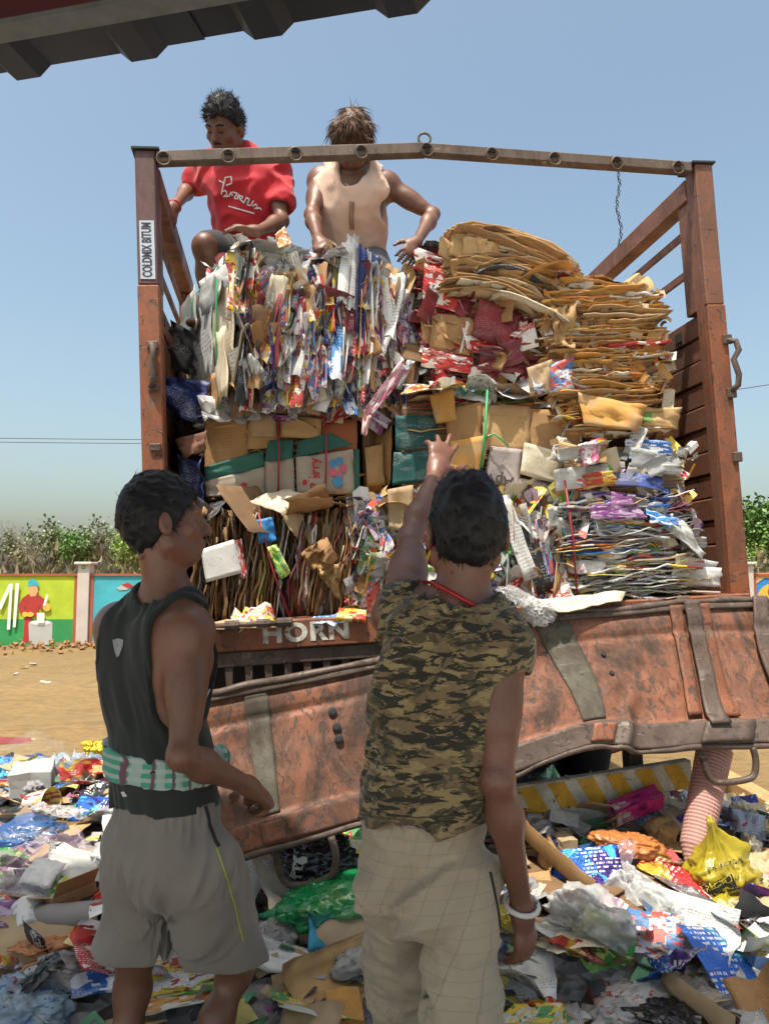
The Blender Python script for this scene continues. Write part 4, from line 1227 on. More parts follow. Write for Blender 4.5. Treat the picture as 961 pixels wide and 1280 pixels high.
# ---- D: brown board stack, upper right
w_, h_ = span_px(690, 828, 356, 546, .13)
eD = bale('upper right stack of flattened orange-brown cardboard in sunlight', 690, 546, .13)
core(eD, (.02, .05, 0), (w_ - .02, .7, h_ - .02), M_coreh, 2, .012)
flat_stack(eD, w_, h_, .7, [('kraft', 22), ('kraft_mid', 10), ('kraft_plain', 8), ('kraft_orange', 34), ('kraft_dark', 5), ('cream', 7), ('red', 3), ('white', 5), ('orange', 7), ('mag_red', 4), ('yellow', 2)], 80, 21, jut=.05, tilt=2.2, per=3.4, wid=(.2, .7), thin=.6)
rag_top(eD, w_, .5, h_ - .01, BRN, 16, 22, size=(.14, .3))
shreds(eD, w_, h_, ['kraft', 'kraft_orange', 'kraft_mid', 'cream', 'orange', 'kraft_dark', 'white'], 260, 23, l0=-.02, size=(.012, .035), up=.03)
# ---- E: mixed paper stack, lower right
w_, h_ = span_px(703, 862, 548, 748, .06)
eE = bale('lower right bale of flattened mixed magazines and paper layers', 703, 748, .06)
E_w, E_h = w_, h_
core(eE, (.02, .05, 0), (w_ - .02, .7, h_ - .02), M_coreh, 3, .012)
PAP = [('white', 14), ('news', 16), ('grey', 10), ('mag_blue', 9), ('mag_red', 9), ('mag_green', 5), ('kraft', 5), ('cream', 7), ('red', 5), ('blue', 5), ('navy', 2), ('green', 2), ('yellow', 3), ('purple', 3), ('pink', 2), ('black', 3), ('orange', 2), ('kraft_plain', 4)]
flat_stack(eE, w_, h_ * .62, .7, PAP, 50, 31, jut=.045, tilt=4.5, wid=(.25, .65), per=4.2, thin=.95)
for o_ in [flat_stack]: pass
eE2_pal = [('kraft', 8), ('cream', 12), ('white', 8), ('kraft_plain', 8), ('mag_red', 8), ('news', 6), ('red', 3), ('orange', 3), ('yellow', 3), ('black', 2)]
def stack_at(e, z0, *a, **k):
    """a stack whose rows start z0 above the bale's foot"""
    before = set(o.name for o in e.children)
    flat_stack(e, *a, **k)
    for o in e.children:
        if o.name not in before: o.matrix_local = Matrix.Translation((0, 0, z0)) @ o.matrix_local
stack_at(eE, h_ * .6, w_, h_ * .4, .7, eE2_pal, 28, 33, jut=.045, tilt=4, wid=(.25, .6), per=3.6, thin=.9)
rag_face(eE, w_, h_, PAP, 30, 35, size=((.12, .26), (.04, .10)), l0=-.02, ang=30, roll=12)
shreds(eE, w_, h_, SHK[:7] + ['red', 'blue', 'yellow', 'black', 'cream', 'purple'], 160, 36, size=(.015, .04), up=.1)
strap(eE, [(.05, -.035, 0.0), (.045, -.05, .25), (.03, -.04, .5)], M_sred, .0045)
# ---- B: red board bale, upper centre
w_, h_ = span_px(528, 696, 312, 472, .27)
eB = bale('dark red and maroon cardboard bale beside the mixed paper bale', 528, 472, .27)
core(eB, (.0, .04, 0), (w_ - .02, .7, h_ - .06), M_coreh, 4, .02)
RED = [('maroon', 40), ('red', 14), ('kraft_mid', 7), ('kraft_dark', 10), ('kraft', 4), ('black', 8), ('white', 3), ('mag_red', 4), ('kraft_plain', 6), ('orange', 3)]
flat_stack(eB, w_, h_, .7, RED, 60, 41, jut=.05, tilt=5, lean=12, per=3.4, thin=.9)
rag_face(eB, w_ * .8, h_ * .9, [('maroon', 10), ('red', 6), ('kraft_mid', 4), ('kraft_dark', 3), ('black', 2), ('white', 1)], 24, 42, size=((.10, .3), (.06, .16)), l0=-.03, ang=45, roll=22, meshes=FLATS + LAYERS[2:5])
shreds(eB, w_, h_ * .9, ['maroon', 'red', 'kraft_dark', 'maroon', 'kraft_mid', 'black', 'white'], 260, 43, l0=-.03, size=(.02, .05), up=.3)
bpy.context.view_layer.update()
iv = inv_of(eB)
for i, (pts, m, l) in enumerate([([(598, 374), (652, 392), (640, 436), (588, 420)], 'maroon', .20), ([(530, 330), (578, 344), (572, 392), (528, 380)], 'red', .21), ([(540, 392), (592, 400), (586, 446), (536, 438)], 'kraft_mid', .215), ([(556, 316), (640, 344), (634, 362), (552, 338)], 'kraft', .18), ([(600, 434), (660, 444), (652, 468), (596, 462)], 'maroon', .22), ([(528, 436), (590, 448), (588, 466), (526, 458)], 'red', .20)]):
    board('cardboard_sheet', iv, pts, l, m, eB, seed=80 + i, warp=.02)
# ---- C: domed brown stack on top
w_, h_ = span_px(560, 716, 262, 362, .16)
eC = bale('rounded bundle of bowed brown cardboard on top of the red bale', 556, 352, .16, tilt=15)
core(eC, (.06, .06, 0), (w_ - .10, .6, h_ * .72), M_coreh, 5, .015)
flat_stack(eC, w_, h_, .6, [('kraft', 22), ('kraft_mid', 34), ('kraft_plain', 16), ('kraft_dark', 18), ('cream', 6), ('black', 3), ('maroon', 3)], 44, 51, meshes=DOMES, jut=.05, tilt=3, wid=(.4, .95), per=2.8, thin=.8, lean=2, curve=lambda a, b: .12 * b * b)
rag_face(eC, w_ * .3, h_ * .6, [('kraft', 3), ('kraft_orange', 2)], 8, 54, size=((.08, .16), (.06, .12)), meshes=FLATS, ang=35)

# ---- F: carton-faced bale, middle left
w_, h_ = span_px(256, 448, 520, 622, .24)
eF = bale('brown carton bale with teal and white printed faces tied by red straps', 256, 622, .24)
core(eF, (.01, .03, 0), (w_ - .01, .6, h_ - .03), M_coreh, 6, .012)
flat_stack(eF, w_, h_, .5, BRN, 10, 61, jut=.012, per=2)
rag_top(eF, w_, .3, h_ - .01, MIX, 34, 62, size=(.08, .2), l0=-.03)
bpy.context.view_layer.update()
iv = inv_of(eF)
F_l = .215
M_tealb = mat_print('print_teal_plain', (0.03, 0.135, 0.105), None, None, None, corr=24, rough=.75)
M_whiteb = mat_print('print_white_board', (0.40, 0.355, 0.285), None, None, (.5, .04, .06), .4, corr=24, rough=.75)
M_terra = mat_print('print_terracotta', (0.36, 0.12, 0.05), None, None, None, corr=20, rough=.8)
for i, (pts, m, dl) in enumerate([
    ([(257, 519), (310, 517), (310, 606), (256, 612)], 'kraft_mid', 0), ([(309, 518), (347, 514), (347, 560), (309, 562)], 'kraft', .006), ([(312, 516), (345, 517), (345, 545), (313, 547)], 'kraft_plain', -.012),
    ([(350, 519), (402, 524), (401, 549), (351, 546)], 'kraft', -.014), ([(398, 528), (446, 524), (446, 612), (400, 612)], M_terra, .004),
    ([(256, 584), (329, 563), (331, 584), (257, 601)], M_tealb, -.010), ([(257, 601), (331, 584), (333, 619), (258, 621)], M_whiteb, -.008),
    ([(336, 551), (366, 549), (367, 573), (331, 577)], M_tealb, -.016), ([(331, 577), (367, 573), (369, 618), (333, 620)], M_whiteb, -.013),
    ([(370, 572), (372, 552), (412, 541), (441, 556)], M_tealb, -.020), ([(370, 572), (441, 562), (443, 617), (371, 619)], M_whiteb, -.018), ([(441, 562), (449, 562), (450, 614), (443, 617)], M_tealb, -.012)]):
    board('carton_panel', iv, pts, F_l + dl, m, eF, seed=i)
# print on the white faces: flower, leaves, berries, word
def ink_patch(e, iv, polys, l, mat, nm='printed_motif'):
    mb = MB()
    for pl_ in polys:
        v = [iv @ TL(x, y, l) for x, y in pl_]; n_ = len(v)
        b_ = [iv @ TL(x, y, l + .0015) for x, y in pl_]
        mb.add(v + b_, [tuple(range(n_)), tuple(range(2 * n_ - 1, n_ - 1, -1))])
    return mb.build(nm, mat, e)
M_pinkink = mat_basic('pink_ink', (.50, .10, .16), .8, .15); M_blueink = mat_basic('blue_ink', (.05, .22, .42), .8, .15); M_redink = mat_basic('red_ink', (.42, .02, .03), .8, .15)
fl_ = [[(422 + 7 * math.cos(R(a)) + 4.5 * math.cos(R(b_)), 585 + 9 * math.sin(R(a)) + 5.5 * math.sin(R(b_))) for b_ in range(0, 360, 45)] for a in range(0, 360, 72)]
ink_patch(eF, iv, fl_[:3], F_l - .030, M_pinkink); ink_patch(eF, iv, fl_[3:] + [[(415, 600), (425, 592), (429, 606), (419, 610)]], F_l - .0315, M_blueink)
ink_patch(eF, iv, [circ(381, 603, 3, 4, 8), circ(387, 599, 2.4, 3.4, 8), circ(305, 606, 4, 3, 8), circ(296, 612, 3, 3, 8)], F_l - .0305, M_redink)
tx_ = text_mesh('printed_word', 'Berry', .06, M_redink, .0004, .001)
o = link_mesh('printed_word', tx_, eF); q = iv @ TL(394, 592, F_l - .031)
o.matrix_local = Matrix.Translation(q) @ Matrix(((0, -1, 0, 0), (0, 0, -1, 0), (1, 0, 0, 0), (0, 0, 0, 1)))
for px in (348, 407):
    a, b = iv @ TL(px, 512, F_l - .035), iv @ TL(px, 618, F_l - .035)
    strap(eF, [a + Vector((0, .12, .012)), a, a.lerp(b, .5) + Vector((.003, -.004, 0)), b], M_sred, .0045)
for i, (pts, m, l) in enumerate([([(452, 516), (472, 514), (470, 606), (454, 610)], 'kraft_dark', (.30, .36, .36, .30)), ([(470, 540), (490, 532), (488, 606), (468, 608)], 'kraft_mid', (.36, .30, .28, .34)), ([(455, 560), (478, 556), (480, 606), (458, 608)], 'kraft', (.27, .30, .26, .25))]):
    board('cardboard_sheet', iv, pts, l, m, eF, seed=70 + i)
# ---- G: brown carton bale, middle right
w_, h_ = span_px(508, 722, 486, 636, .17)
eG = bale('big brown carton bale tied with green twine above the raised hand', 508, 636, .17)
core(eG, (.01, .03, 0), (w_ - .03, .6, h_ - .04), M_coreh, 7, .012)
flat_stack(eG, w_, h_, .5, BRN, 12, 71, jut=.012, per=2)
rag_top(eG, w_, .34, h_ - .02, MIX + [('kraft', 40), ('kraft_mid', 20), ('blue', 8)], 46, 72, size=(.10, .26), l0=-.04)
bpy.context.view_layer.update()
iv = inv_of(eG)
M_lilac = mat_print('print_lilac_board', (0.42, 0.36, 0.34), None, None, INK, .6, corr=24, rough=.75)
for i, (pts, m, dl) in enumerate([
    ([(536, 494), (566, 486), (570, 526), (545, 530)], 'kraft_orange', -.045), ([(556, 512), (604, 503), (602, 560), (560, 560)], 'kraft_mid', -.01), ([(603, 506), (662, 508), (660, 566), (602, 562)], 'kraft', -.014),
    ([(661, 511), (724, 514), (721, 572), (660, 566)], 'kraft_mid', -.012), ([(563, 552), (612, 543), (600, 600), (560, 608)], 'kraft_orange', -.035), ([(612, 558), (652, 562), (648, 612), (604, 604)], M_lilac, -.018),
    ([(650, 598), (702, 606), (694, 640), (640, 628)], M_lilac, -.02), ([(655, 553), (703, 566), (698, 606), (649, 592)], 'cream', -.034), ([(702, 568), (723, 560), (712, 600), (694, 638)], 'kraft_dark', (.15, .22, .22, .15)), ([(566, 596), (606, 600), (640, 626), (600, 640)], 'kraft', -.01)]):
    board('carton_panel', iv, pts, (.145 + dl) if not isinstance(dl, tuple) else dl, m, eG, seed=20 + i)
a, b = iv @ TL(609, 488, .10), iv @ TL(600, 598, .10)
strap(eG, [a + Vector((0, .15, .02)), a, a.lerp(b, .5) + Vector((.004, -.004, 0)), b], M_sgrn, .006)
a2 = iv @ TL(608, 547, .098)
strap(eG, [a2, a2 + Vector((.03, -.02, .012)), a2 + Vector((.06, -.012, -.01)), a2 + Vector((.09, -.02, -.045))], M_sgrn, .004)
tx_ = text_mesh('printed_word', 'ApV', .07, mat_basic('dark_ink', (.06, .04, .05), .8, .1), .0004, .001)
o = link_mesh('printed_word', tx_, eG); q = iv @ TL(624, 600, .115)
o.matrix_local = Matrix.Translation(q) @ Matrix.Rotation(R(12), 4, 'Y') @ Matrix(((-1, 0, 0, 0), (0, 0, -1, 0), (0, -1, 0, 0), (0, 0, 0, 1)))

# ---- H: upright board bale, bottom left
w_, h_ = span_px(250, 438, 632, 780, .10)
eH = bale('bale of upright dark brown cardboard layers resting above the horn lettering', 250, 781, .10)
core(eH, (.01, .05, 0), (w_ - .01, .6, h_ - .03), M_corev, 8, .012)
flat_stack(eH, w_, h_, .5, [('kraft_dark', 26), ('kraft_mid', 24), ('kraft', 14), ('kraft_plain', 8), ('red', 5), ('maroon', 4), ('black', 8), ('navy', 3), ('white', 4), ('cream', 3), ('green', 2), ('news', 4)], 62, 81, upright=True, lean=9, tilt=4, jut=.035, wid=(.45, .98), per=2.6)
rag_top(eH, w_, .3, h_ - .01, [('kraft_mid', 5), ('kraft_dark', 6), ('black', 3)], 14, 82, size=(.12, .26), l0=-.02)
strap(eH, [(.25, -.05, .44), (.30, -.055, .2), (.36, -.05, .01)], M_sred, .004)
# ---- I: upright mixed bale, bottom centre
w_, h_ = span_px(442, 702, 622, 775, .12)
eI = bale('upright mixed paper bale with red and white packets behind the raised arm', 442, 775, .12)
core(eI, (.01, .05, 0), (w_ - .01, .6, h_ - .03), M_corev, 9, .02)
flat_stack(eI, w_, h_, .5, MIX + [('black', 10), ('kraft_dark', 12)], 48, 91, upright=True, lean=6, tilt=9, jut=.05, wid=(.35, .8), per=2.6)
rag_face(eI, w_, h_, MIX + [('red', 5), ('white', 12)], 90, 92, size=((.05, .12), (.07, .2)), l0=-.03, ang=66, roll=28, lay=.2)
rag_top(eI, w_, .3, h_ - .01, [('kraft', 5), ('kraft_mid', 4), ('cream', 2), ('kraft_dark', 3)], 26, 93, size=(.14, .28), l0=-.02)
shreds(eI, w_, h_, SHK + ['black', 'kraft_dark'], 600, 95, l0=-.02, size=(.018, .05))
# dark leaning boards at the right end of I
bpy.context.view_layer.update()
iv = inv_of(eI)
for i, (pts, m, l) in enumerate([([(700, 640), (722, 575), (716, 690), (690, 750)], 'kraft', (.08, .12, .10, .05)), ([(716, 610), (728, 560), (722, 650), (712, 700)], 'kraft_mid', (.06, .14, .12, .06)), ([(640, 640), (660, 650), (690, 735), (672, 745)], 'black', .06), ([(618, 622), (636, 618), (672, 720), (655, 728)], 'white', .05), ([(668, 650), (684, 655), (692, 720), (682, 730)], 'mag_blue', .07)]):
    board('cardboard_sheet', iv, pts, l, m, eI, seed=50 + i)

# ---- second row behind, seen only through gaps and from above
for i, (s0, s1, l0, l1, z0, z1, lab) in enumerate([(.12, 1.25, .98, 1.9, .002, 1.46, 'tall bale behind the mixed paper bale, carrying the squatting men'), (1.27, 2.38, .98, 1.9, .002, 1.35, 'tall bale hidden behind the red and brown stacks'),
                                            (.12, 1.25, 1.95, 2.9, .002, 1.2, 'rear bale of cardboard deep in the truck bed left'), (1.27, 2.38, 1.95, 2.9, .002, 1.3, 'rear bale of cardboard deep in the truck bed right')]):
    e = empty('paper_bale', matrix=TM @ Matrix.Translation((s0, l0, z0))); tag(e, lab, 'bale', 'paper bales on the truck')
    core(e, (0, 0, 0), (s1 - s0, l1 - l0, z1 - z0), M_coreh, 11 + i, .02)
    rag_top(e, s1 - s0, l1 - l0, z1 - z0, BRN, 26, 120 + i, size=(.2, .42))
    flat_stack(e, s1 - s0, z1 - z0, .5, BRN, 16, 130 + i, jut=.03, per=2, wid=(.4, .8))

# ---- loose pieces caught between the bales
def loose(name, label, cat_, pts, l, m, seed=0, warp=.01, th=.003, group=None):
    c = TM @ TL(sum(p[0] for p in pts) / len(pts), sum(p[1] for p in pts) / len(pts), l if not isinstance(l, tuple) else l[0])
    o = board(name, TM.inverted() @ TM, pts, l, m, None, th=th, seed=seed, warp=warp)
    o.data.transform(TM); 
    o.data.transform(Matrix.Translation(-c)); o.location = c
    tag(o, label, cat_, group); return o
M_dkteal = mat_print('print_dark_teal', (0.012, 0.085, 0.085), None, None, (.5, .55, .5), .5, corr=24, rough=.6)
loose('white_card', 'blank white square card leaning on upright brown cardboard', 'card', [(251, 687), (293, 674), (302, 716), (258, 728)], .03, 'white', 1, .002, .0015)
loose('red_card', 'narrow red and white strip beside the blank white card', 'card', [(292, 676), (302, 673), (310, 722), (302, 724)], .036, 'red', 2)
loose('blue_card', 'bright blue rounded card among upright brown cardboard', 'card', [(321, 650), (341, 646), (346, 676), (323, 680)], .05, mat_basic('bright_blue_card', (.03, .22, .55), .5, .08), 3)
loose('green_pack', 'lime green flattened packet wedged in upright cardboard', 'packet', [(334, 684), (346, 680), (364, 716), (350, 726)], .045, 'green', 4)
loose('cardboard_flap', 'pale tented cardboard flap on top of the upright bale', 'cardboard', [(312, 628), (352, 611), (384, 619), (352, 642)], (.06, .16, .14, .02), 'cream', 5)
loose('cardboard_flap', 'pale cardboard flap folded down from the tented piece', 'cardboard', [(352, 642), (384, 620), (374, 672), (362, 664)], (.018, .13, .05, .03), 'kraft_plain', 6)
loose('crumpled_brown_paper', 'crumpled brown wrapping paper bulging from the upright bale', 'paper', [(376, 690), (410, 676), (424, 700), (390, 714)], (.02, .0, .06, .05), 'kraft_mid', 7, .05)
loose('crumpled_brown_paper', 'crumpled brown paper hanging beneath another bulging paper', 'paper', [(396, 712), (426, 702), (424, 748), (402, 726)], (.03, .03, .06, .05), 'kraft', 8, .04)
loose('pink_strip', 'long pink and grey printed strip dangling from the mixed paper bale', 'strip', [(499, 452), (512, 462), (463, 522), (455, 512)], (-.06, -.06, -.02, -.02), 'pink', 9, .015)
loose('pink_strip', 'short pale pink end of the dangling printed strip', 'strip', [(455, 512), (464, 521), (458, 545), (451, 543)], -.02, mat_basic('pale_pink', (.62, .36, .36), .5, .05), 10)
loose('grey_sheet', 'curled grey glossy sheet beside the dangling pink strip', 'sheet', [(509, 449), (518, 452), (500, 488), (494, 486)], (-.05, -.05, -.04, -.04), 'grey', 11, .02)
loose('green_carton', 'upper dark green flattened carton beside the fingertips', 'carton', [(494, 520), (549, 519), (541, 560), (494, 563)], .17, M_dkteal, 12)
loose('green_carton', 'lower dark green flattened carton behind the raised hand', 'carton', [(492, 566), (542, 563), (540, 600), (490, 607)], .175, M_dkteal, 13)
loose('white_carton', 'corrugated pale board standing beside the raised forearm', 'cardboard', [(484, 612), (516, 606), (514, 668), (486, 662)], .05, 'kraft_plain', 14)
loose('blue_sheet', 'blue and white printed sheet poking from under brown stack', 'sheet', [(660, 462), (714, 448), (718, 486), (668, 494)], (.05, .08, .08, .03), 'mag_blue', 15, .02)
loose('cardboard_flap', 'small grey-brown flap bent over beside the blue printed sheet', 'cardboard', [(658, 460), (688, 450), (686, 492), (662, 496)], .04, 'kraft_plain', 16, .015)
loose('torn_board', 'torn crumpled brown board hanging left of sunlit stack', 'cardboard', [(688, 388), (722, 376), (716, 440), (692, 430)], (.07, .05, .07, .08), 'kraft', 17, .05)
loose('board_offcut', 'flat pale board lying on the tailgate edge', 'cardboard', [(664, 752), (782, 738), (776, 752), (700, 764)], (-.10, -.02, -.08, -.16), 'cream', 18, .012)
loose('yellow_box_lid', 'small yellowish card box on the rear beam', 'box', [(423, 764), (457, 768), (456, 779), (420, 776)], (.0, .0, -.05, -.05), 'yellow', 19, .003, .02)
loose('blue_wrapper', 'flat blue plastic wrapper on the rear beam', 'wrapper', [(388, 771), (428, 768), (432, 779), (392, 782)], (.02, .02, -.05, -.05), 'blue', 20, .01)
loose('white_paper', 'crumpled white paper with red lines on the rear beam', 'paper', [(290, 768), (340, 762), (348, 780), (288, 784)], (.03, .0, -.04, -.05), 'mag_red', 21, .04)
loose('board_offcut', 'thin brown board lying flat above the rear beam', 'cardboard', [(236, 778), (330, 776), (345, 785), (240, 788)], (.0, .0, -.06, -.06), 'kraft_plain', 22, .008)
loose('yellow_board', 'yellow-brown torn board across the sunlit stack', 'cardboard', [(722, 490), (806, 508), (796, 540), (730, 532)], (.06, .05, .04, .05), 'kraft_orange', 23, .02)
loose('green_print_board', 'brown board with green print at end of sunlit stack', 'cardboard', [(806, 509), (850, 510), (848, 536), (804, 533)], (.06, .07, .06, .05), mat_print('print_green_on_kraft', K1, (.12, .25, .04), None, (.1, .2, .03), .8, corr=24, cells=.3), 24, .015)
loose('purple_leaflet', 'purple leaflet with white print on the magazine bale', 'leaflet', [(736, 634), (788, 624), (812, 650), (738, 648)], (.0, .01, .0, -.03), 'purple', 25, .015)
loose('blue_leaflet', 'teal blue leaflet beside the purple leaflet', 'leaflet', [(806, 636), (856, 650), (852, 662), (812, 654)], (.0, .01, -.01, -.03), 'blue', 26, .015)
loose('silver_sheet', 'long pale lilac sheet curling over the magazine bale edge', 'sheet', [(822, 650), (852, 652), (881, 690), (876, 700)], (.0, .0, .0, -.02), 'grey', 27, .02)
loose('red_leaflet', 'pink and yellow leaflet at top of the magazine bale', 'leaflet', [(722, 556), (746, 549), (748, 578), (728, 584)], (.02, .02, .0, .0), 'pink', 28, .01)
loose('patterned_card', 'red and green snack card sticking up from mixed bale', 'card', [(344, 294), (356, 283), (366, 306), (348, 312)], (-.02, -.02, -.03, -.03), 'orange', 29, .008)
loose('brown_card', 'reddish brown card sheet caught beside left truck wall', 'card', [(219, 550), (258, 538), (256, 562), (232, 574)], (.2, .14, .14, .16), mat_basic('rust_card', (.16, .07, .045), .8, .15), 30, .01)
loose('dark_sheet', 'dark blue plastic sheet stuffed beside left truck wall', 'sheet', [(208, 470), (262, 476), (250, 530), (214, 520)], (.3, .2, .2, .3), 'navy', 31, .06)
loose('dark_sheet', 'black crumpled sheet under the mixed paper bale by left wall', 'sheet', [(214, 400), (250, 420), (246, 470), (216, 462)], (.3, .25, .25, .3), 'black', 32, .05)
loose('dark_sheet', 'crumpled navy sheet low beside left truck wall', 'sheet', [(222, 575), (258, 572), (256, 632), (224, 624)], (.25, .2, .15, .2), 'navy', 33, .05)
loose('grey_papers', 'bunch of crumpled grey papers above the teal carton bale', 'paper', [(250, 496), (310, 488), (326, 516), (252, 520)], (.22, .18, .10, .14), 'news', 34, .05)
# ================================================================== PEOPLE
def nrm(v): return Vector(v).normalized()
def npv(v): return np.array([v[0], v[1], v[2]], dtype=np.float32)
class Field:
    """signed distance volume built from smoothly blended primitives"""
    def __init__(self, lo, hi, h):
        self.o = np.array(lo, dtype=np.float32); self.h = h
        self.n = [int(math.ceil((hi[i] - lo[i]) / h)) + 1 for i in range(3)]
        self.D = np.full(self.n, .5, dtype=np.float32)
    def sub(self, lo, hi):
        a = [max(0, int(math.floor((lo[i] - self.o[i]) / self.h))) for i in range(3)]
        b = [min(self.n[i], int(math.ceil((hi[i] - self.o[i]) / self.h)) + 1) for i in range(3)]
        if any(b[i] <= a[i] for i in range(3)): return None
        sl = tuple(slice(a[i], b[i]) for i in range(3))
        ax = [self.o[i] + self.h * np.arange(a[i], b[i], dtype=np.float32) for i in range(3)]
        return sl, np.stack(np.meshgrid(*ax, indexing='ij'), -1)
    def apply(self, d, sl, k, op):
        o = self.D[sl]
        if op == 'carve':
            d = -d
            if k > 0:
                q = np.maximum(k - np.abs(o - d), 0) / k
                self.D[sl] = np.maximum(o, d) + q * q * k * .25
            else: self.D[sl] = np.maximum(o, d)
        else:
            if k > 0:
                q = np.maximum(k - np.abs(o - d), 0) / k
                self.D[sl] = np.minimum(o, d) - q * q * k * .25
            else: self.D[sl] = np.minimum(o, d)
    def cone(self, a, b, ra, rb, k=.02, op='add', inf=0.0):
        a, b = npv(a), npv(b); ra += inf; rb += inf
        pad = max(ra, rb) + .05
        g = self.sub(np.minimum(a, b) - pad, np.maximum(a, b) + pad)
        if g is None: return
        sl, p = g
        ab = b - a; L2 = float(ab @ ab) + 1e-9
        t = np.clip(((p - a) @ ab) / L2, 0, 1)
        d = np.linalg.norm(p - a - t[..., None] * ab, axis=-1) - (ra + (rb - ra) * t)
        self.apply(d, sl, k, op)
    def flat(self, a, b, ra, rb, dep, q, k=.03, op='add', inf=0.0):
        """tapered capsule squeezed along the axis dep by q"""
        a, b, dep = npv(a), npv(b), npv(nrm(dep))
        pad = max(ra, rb) + inf + .06
        g = self.sub(np.minimum(a, b) - pad, np.maximum(a, b) + pad)
        if g is None: return
        sl, p = g
        ab = b - a; L2 = float(ab @ ab) + 1e-9
        t = np.clip(((p - a) @ ab) / L2, 0, 1)
        v = p - a - t[..., None] * ab
        w = v @ dep
        r = ra + (rb - ra) * t
        l2 = np.sqrt(np.maximum(np.sum(v * v, -1) - w * w, 0) + (w / q) ** 2)
        grad = np.sqrt(np.maximum(np.sum(v * v, -1) - w * w, 0) + (w / q / q) ** 2) / np.maximum(l2, 1e-5)
        d = (l2 - r) / np.maximum(grad, 1e-3) - inf
        self.apply(d, sl, k, op)
    def ell(self, c, r, axes, k=.02, op='add', inf=0.0):
        c = npv(c); A = np.stack([npv(x) for x in axes], 1); r = np.array(r, dtype=np.float32) + inf
        pad = float(max(r)) + .05
        g = self.sub(c - pad, c + pad)
        if g is None: return
        sl, p = g
        q = (p - c) @ A
        k0 = np.linalg.norm(q / r, axis=-1); k1 = np.linalg.norm(q / (r * r), axis=-1)
        self.apply(k0 * (k0 - 1) / np.maximum(k1, 1e-5), sl, k, op)
    def pts(self):
        return np.stack(np.meshgrid(*[self.o[i] + self.h * np.arange(self.n[i], dtype=np.float32) for i in range(3)], indexing='ij'), -1)
    def keep(self, fn):
        """intersect with fn(p) < 0"""
        self.D = np.maximum(self.D, fn(self.pts()).astype(np.float32))
    def wrinkle(self, fn, band=.035):
        m = np.abs(self.D) < band
        ijk = np.argwhere(m)
        p = self.o + self.h * ijk.astype(np.float32)
        self.D[m] += fn(p).astype(np.float32)
    def mesh(self):
        D = self.D; S = D < 0
        nx, ny, nz = D.shape
        c = np.zeros((nx - 1, ny - 1, nz - 1), dtype=np.int8)
        for i in (0, 1):
            for j in (0, 1):
                for k in (0, 1): c += S[i:nx - 1 + i, j:ny - 1 + j, k:nz - 1 + k]
        m = (c > 0) & (c < 8)
        idx = np.full(m.shape, -1, dtype=np.int32)
        ci = np.argwhere(m); idx[m] = np.arange(len(ci))
        pos = np.zeros((len(ci), 3), dtype=np.float32); cnt = np.zeros(len(ci), dtype=np.float32)
        for ax in range(3):
            o1, o2 = [x for x in range(3) if x != ax]
            for a in (0, 1):
                for b in (0, 1):
                    e0 = np.zeros(3, dtype=np.int32); e0[o1] = a; e0[o2] = b
                    e1 = e0.copy(); e1[ax] = 1
                    q0 = ci + e0; q1 = ci + e1
                    d0 = D[q0[:, 0], q0[:, 1], q0[:, 2]]; d1 = D[q1[:, 0], q1[:, 1], q1[:, 2]]
                    x = (d0 < 0) != (d1 < 0)
                    t = np.where(x, d0 / np.where(x, d0 - d1, 1), 0)
                    pp = e0.astype(np.float32)[None, :].repeat(len(ci), 0); pp[:, ax] += t
                    pos += pp * x[:, None]; cnt += x
        V = self.o + self.h * (ci + pos / np.maximum(cnt, 1)[:, None])
        Q = []
        for ax in range(3):
            o1, o2 = [(1, 2), (2, 0), (0, 1)][ax]
            sa = [slice(None)] * 3; sb = [slice(None)] * 3
            sa[ax] = slice(0, -1); sb[ax] = slice(1, None)
            A_, B_ = S[tuple(sa)], S[tuple(sb)]
            e = np.argwhere(A_ != B_)
            e = e[(e[:, o1] > 0) & (e[:, o2] > 0) & (e[:, o1] < D.shape[o1] - 1) & (e[:, o2] < D.shape[o2] - 1)]
            ins = A_[e[:, 0], e[:, 1], e[:, 2]]
            def cell(d1, d2):
                q = e.copy(); q[:, o1] += d1; q[:, o2] += d2
                return idx[q[:, 0], q[:, 1], q[:, 2]]
            f = np.stack([cell(-1, -1), cell(0, -1), cell(0, 0), cell(-1, 0)], 1)
            f[~ins] = f[~ins][:, ::-1]
            Q.append(f)
        Q = np.concatenate(Q)
        Q = Q[(Q >= 0).all(1)]
        return V, Q
def np_mesh(name, V, Q, mat, parent, origin, smooth_it=1):
    V = V.astype(np.float64)
    if smooth_it:
        n = len(V)
        e = np.concatenate([Q[:, [0, 1]], Q[:, [1, 2]], Q[:, [2, 3]], Q[:, [3, 0]]])
        for _ in range(smooth_it):
            s = np.zeros_like(V); c = np.zeros(n)
            for k in range(3): s[:, k] = np.bincount(e[:, 0], V[e[:, 1], k], n) + np.bincount(e[:, 1], V[e[:, 0], k], n)
            c = np.bincount(e[:, 0], minlength=n) + np.bincount(e[:, 1], minlength=n)
            V = V * .4 + .6 * s / np.maximum(c, 1)[:, None]
    V = V - np.array(origin)
    me = bpy.data.meshes.new(name)
    me.vertices.add(len(V)); me.vertices.foreach_set('co', V.astype(np.float32).ravel())
    me.loops.add(len(Q) * 4); me.loops.foreach_set('vertex_index', Q.astype(np.int32).ravel())
    me.polygons.add(len(Q)); me.polygons.foreach_set('loop_start', np.arange(0, len(Q) * 4, 4, dtype=np.int32))
    me.update(calc_edges=True)
    me.polygons.foreach_set('use_smooth', np.ones(len(Q), dtype=bool))
    me.materials.append(mat)
    return link_mesh(name, me, parent)

